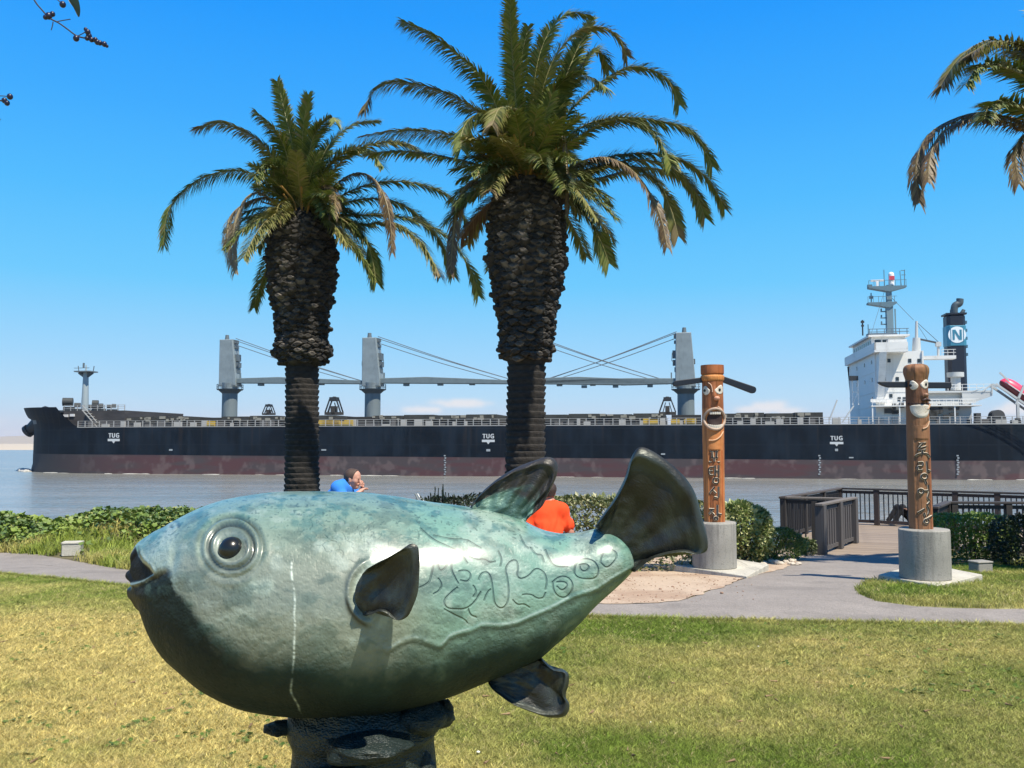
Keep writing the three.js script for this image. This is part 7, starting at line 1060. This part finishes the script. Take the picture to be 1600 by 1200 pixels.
  if (look.hair) mesh('hair', surface(inf(skull.slice(0, 1), 0.010).concat([cap(H(0, 0.02, -0.05), H(0, -0.04, -0.048), 0.062, 0.05)]), 0.006, 0.02, (x, y, z) => { const q = V(x, y, z).sub(head), a = q.dot(hf), b = q.dot(hu), c = Math.abs(q.dot(side)); return Math.max(a - look.hair.front - 0.25 * Math.max(0, b - 0.05), -(b - (a > -0.02 ? 0.045 - c * 0.35 : -0.05)), look.hair.bald ? -(0.03 * 0 + Math.hypot(a - 0.035, (b - 0.14), c * 1.0) - 0.062) : -1); }), look.hair.m, P);
  for (const s of [-1, 1]) { const e = mesh('eye', new THREE.SphereGeometry(0.0105, 14, 10), eyeM, P); e.position.copy(H(s * 0.03, 0.018, 0.081)); }
  return P;
}
const eyeM = mat([0.05, 0.04, 0.035], 0.25);
const skinM = (c) => { const m = new THREE.MeshPhysicalMaterial({ roughness: 0.55 }); m.color.setRGB(...c); return m; };
const clothBump = tex(128, 128, (u, v) => fbm(u * 50, v * 50, 3, 2, 50), false, 8, 8);
const cloth = (c, r = 0.9) => mat(c, r, { bumpMap: clothBump, bumpScale: 0.002 });
function seated(o) { // joints of a seated figure, seat height hs
  const s = (x, y, z) => V(x, y, z), hs = o.hs ?? 0.45, lean = o.lean ?? 0.08;
  const hip = s(0, hs + 0.12, 0), dr = o.drop || 0, chest = s(0, hs + 0.45 - dr, lean), neck = s(o.nx || 0, hs + 0.585 - dr + (o.ny || 0), lean + 0.03 + (o.nz || 0));
  const hq = new THREE.Quaternion().setFromEuler(new THREE.Euler(o.pitch || 0, o.yawH || 0, o.rollH || 0, 'YXZ')), head = neck.clone().add(o.headAt || V(0, 0.135, 0.03).applyQuaternion(hq));
  return { hip, chest, neck, head, hq, fq: new THREE.Quaternion(), sh: [s(0.185, hs + 0.515 - dr, lean - 0.005), s(-0.185, hs + 0.515 - dr, lean - 0.005)], hipJ: [s(0.09, hs + 0.1, 0.02), s(-0.09, hs + 0.1, 0.02)], kn: o.kn || [s(0.13, hs + 0.06, 0.45), s(-0.13, hs + 0.06, 0.45)], an: o.an || [s(0.13, 0.09, 0.47), s(-0.13, 0.09, 0.43)], toe: o.toe || [s(0.14, 0.045, 0.62), s(-0.14, 0.045, 0.58)], el: o.el, wr: o.wr, palm: o.palm || [s(0, -1, 0.2), s(0, -1, 0.2)], curl: o.curl || [0.35, 0.35], belly: o.belly };
}
function bench(c, turn, label) { const B = thing('bench', label, 'bench', V(c.x, landY(c.x, c.z), c.z), turn, 'plain timber benches on the lawn edge'); const m = mat([0.16, 0.11, 0.07], 0.8, { map: texWood }), iron = mat([0.03, 0.03, 0.03], 0.6); for (let i = 0; i < 4; i++) mesh('slat', bevelBox(1.5, 0.04, 0.1, 0.006).translate(0, 0.405, -0.165 + i * 0.11), m, B); for (const x of [-0.6, 0.6]) mesh('leg', merge([box(0.06, 0.405, 0.06, x, 0.2025, 0.13), box(0.06, 0.405, 0.06, x, 0.2025, -0.13), box(0.058, 0.05, 0.2, x, 0.375, 0)]), iron, B); return B; }
{ // man in blue, in profile, eating
  const d = 11.1, p = at(501, 800, d), gy = landY(p.x, p.z), pos = V(p.x, gy, p.z);
  const s = V, hs = at(546, 733, d).y - gy - 0.685;
  const b = bench(pos.clone().add(V(0.02, 0, 0)), Math.PI / 2, 'timber bench under the man in the blue shirt'); b.scale.y = hs / 0.45;
  const J = seated({ hs, lean: 0.27, drop: 0.05, nz: 0.03, ny: -0.04, headAt: V(0, 0.06, 0.07), pitch: 0.18, yawH: -0.1, belly: true, el: [s(0.25, hs + 0.30, 0.42), s(-0.26, hs + 0.28, 0.38)], wr: [s(0.08, hs + 0.44, 0.50), s(-0.10, hs + 0.40, 0.50)], palm: [s(-0.3, 0.2, -1), s(0, -1, 0.2)], curl: [0.75, 0.4] });
  person('dark haired man in bright blue shirt seated in profile, hand near his mouth', pos, Math.PI / 2 - 0.08, J, { skin: skinM([0.52, 0.27, 0.19]), shirt: cloth([0.028, 0.20, 0.66]), trousers: cloth([0.05, 0.05, 0.07]), shoe: mat([0.05, 0.04, 0.035], 0.7), sleeve: 0.62, hair: { m: mat([0.06, 0.035, 0.025], 0.7), front: 0.028 } });
}
{ // man in orange, back towards us
  const d = 10.5, p = at(856, 830, d), gy = landY(p.x, p.z), pos = V(p.x, gy, p.z), s = V, hs = at(860, 789, d).y - gy - 0.585;
  const b = bench(pos, 0, 'timber bench under the man in the orange shirt'); b.scale.y = Math.max(0.5, hs / 0.45);
  const J = seated({ hs, lean: 0.12, pitch: 0.15, yawH: 0.2, rollH: -0.05, nx: -0.055, el: [s(0.27, hs + 0.24, 0.08), s(-0.28, hs + 0.25, 0.10)], wr: [s(0.16, hs + 0.14, 0.33), s(-0.17, hs + 0.14, 0.34)] });
  person('person in a vivid orange shirt seated with their back to the fish', pos, Math.PI + 0.1, J, { skin: skinM([0.40, 0.18, 0.12]), shirt: cloth([0.82, 0.065, 0.008]), trousers: cloth([0.05, 0.055, 0.07]), shoe: mat([0.05, 0.04, 0.035], 0.7), sleeve: 0.66, hair: { m: mat([0.035, 0.02, 0.015], 0.7), front: 0.03 } });
}
{ // someone resting on the deck boards behind the brown totem
  const q = planeAt(1430, 820, DECK_Y), pos = V(q.x, DECK_Y + 0.0, q.z), s = V, hs = 0.015;
  const J = seated({ hs, lean: -0.1, el: [s(0.26, 0.22, 0.02), s(-0.26, 0.22, 0.02)], wr: [s(0.2, 0.36, 0.24), s(-0.2, 0.36, 0.24)], kn: [s(0.12, 0.44, 0.36), s(-0.12, 0.42, 0.38)], an: [s(0.12, 0.09, 0.56), s(-0.12, 0.09, 0.62)], toe: [s(0.14, 0.045, 0.7), s(-0.14, 0.045, 0.77)] });
  person('person with dark hair sitting on the deck boards behind the brown totem', pos, -Math.PI / 2, J, { skin: skinM([0.36, 0.2, 0.14]), shirt: cloth([0.42, 0.47, 0.62]), trousers: cloth([0.008, 0.009, 0.013]), shoe: mat([0.75, 0.74, 0.72], 0.6), sleeve: 0.95, hair: { m: mat([0.01, 0.009, 0.009], 0.6), front: 0.03 } });
}

renderer.render(scene, camera);
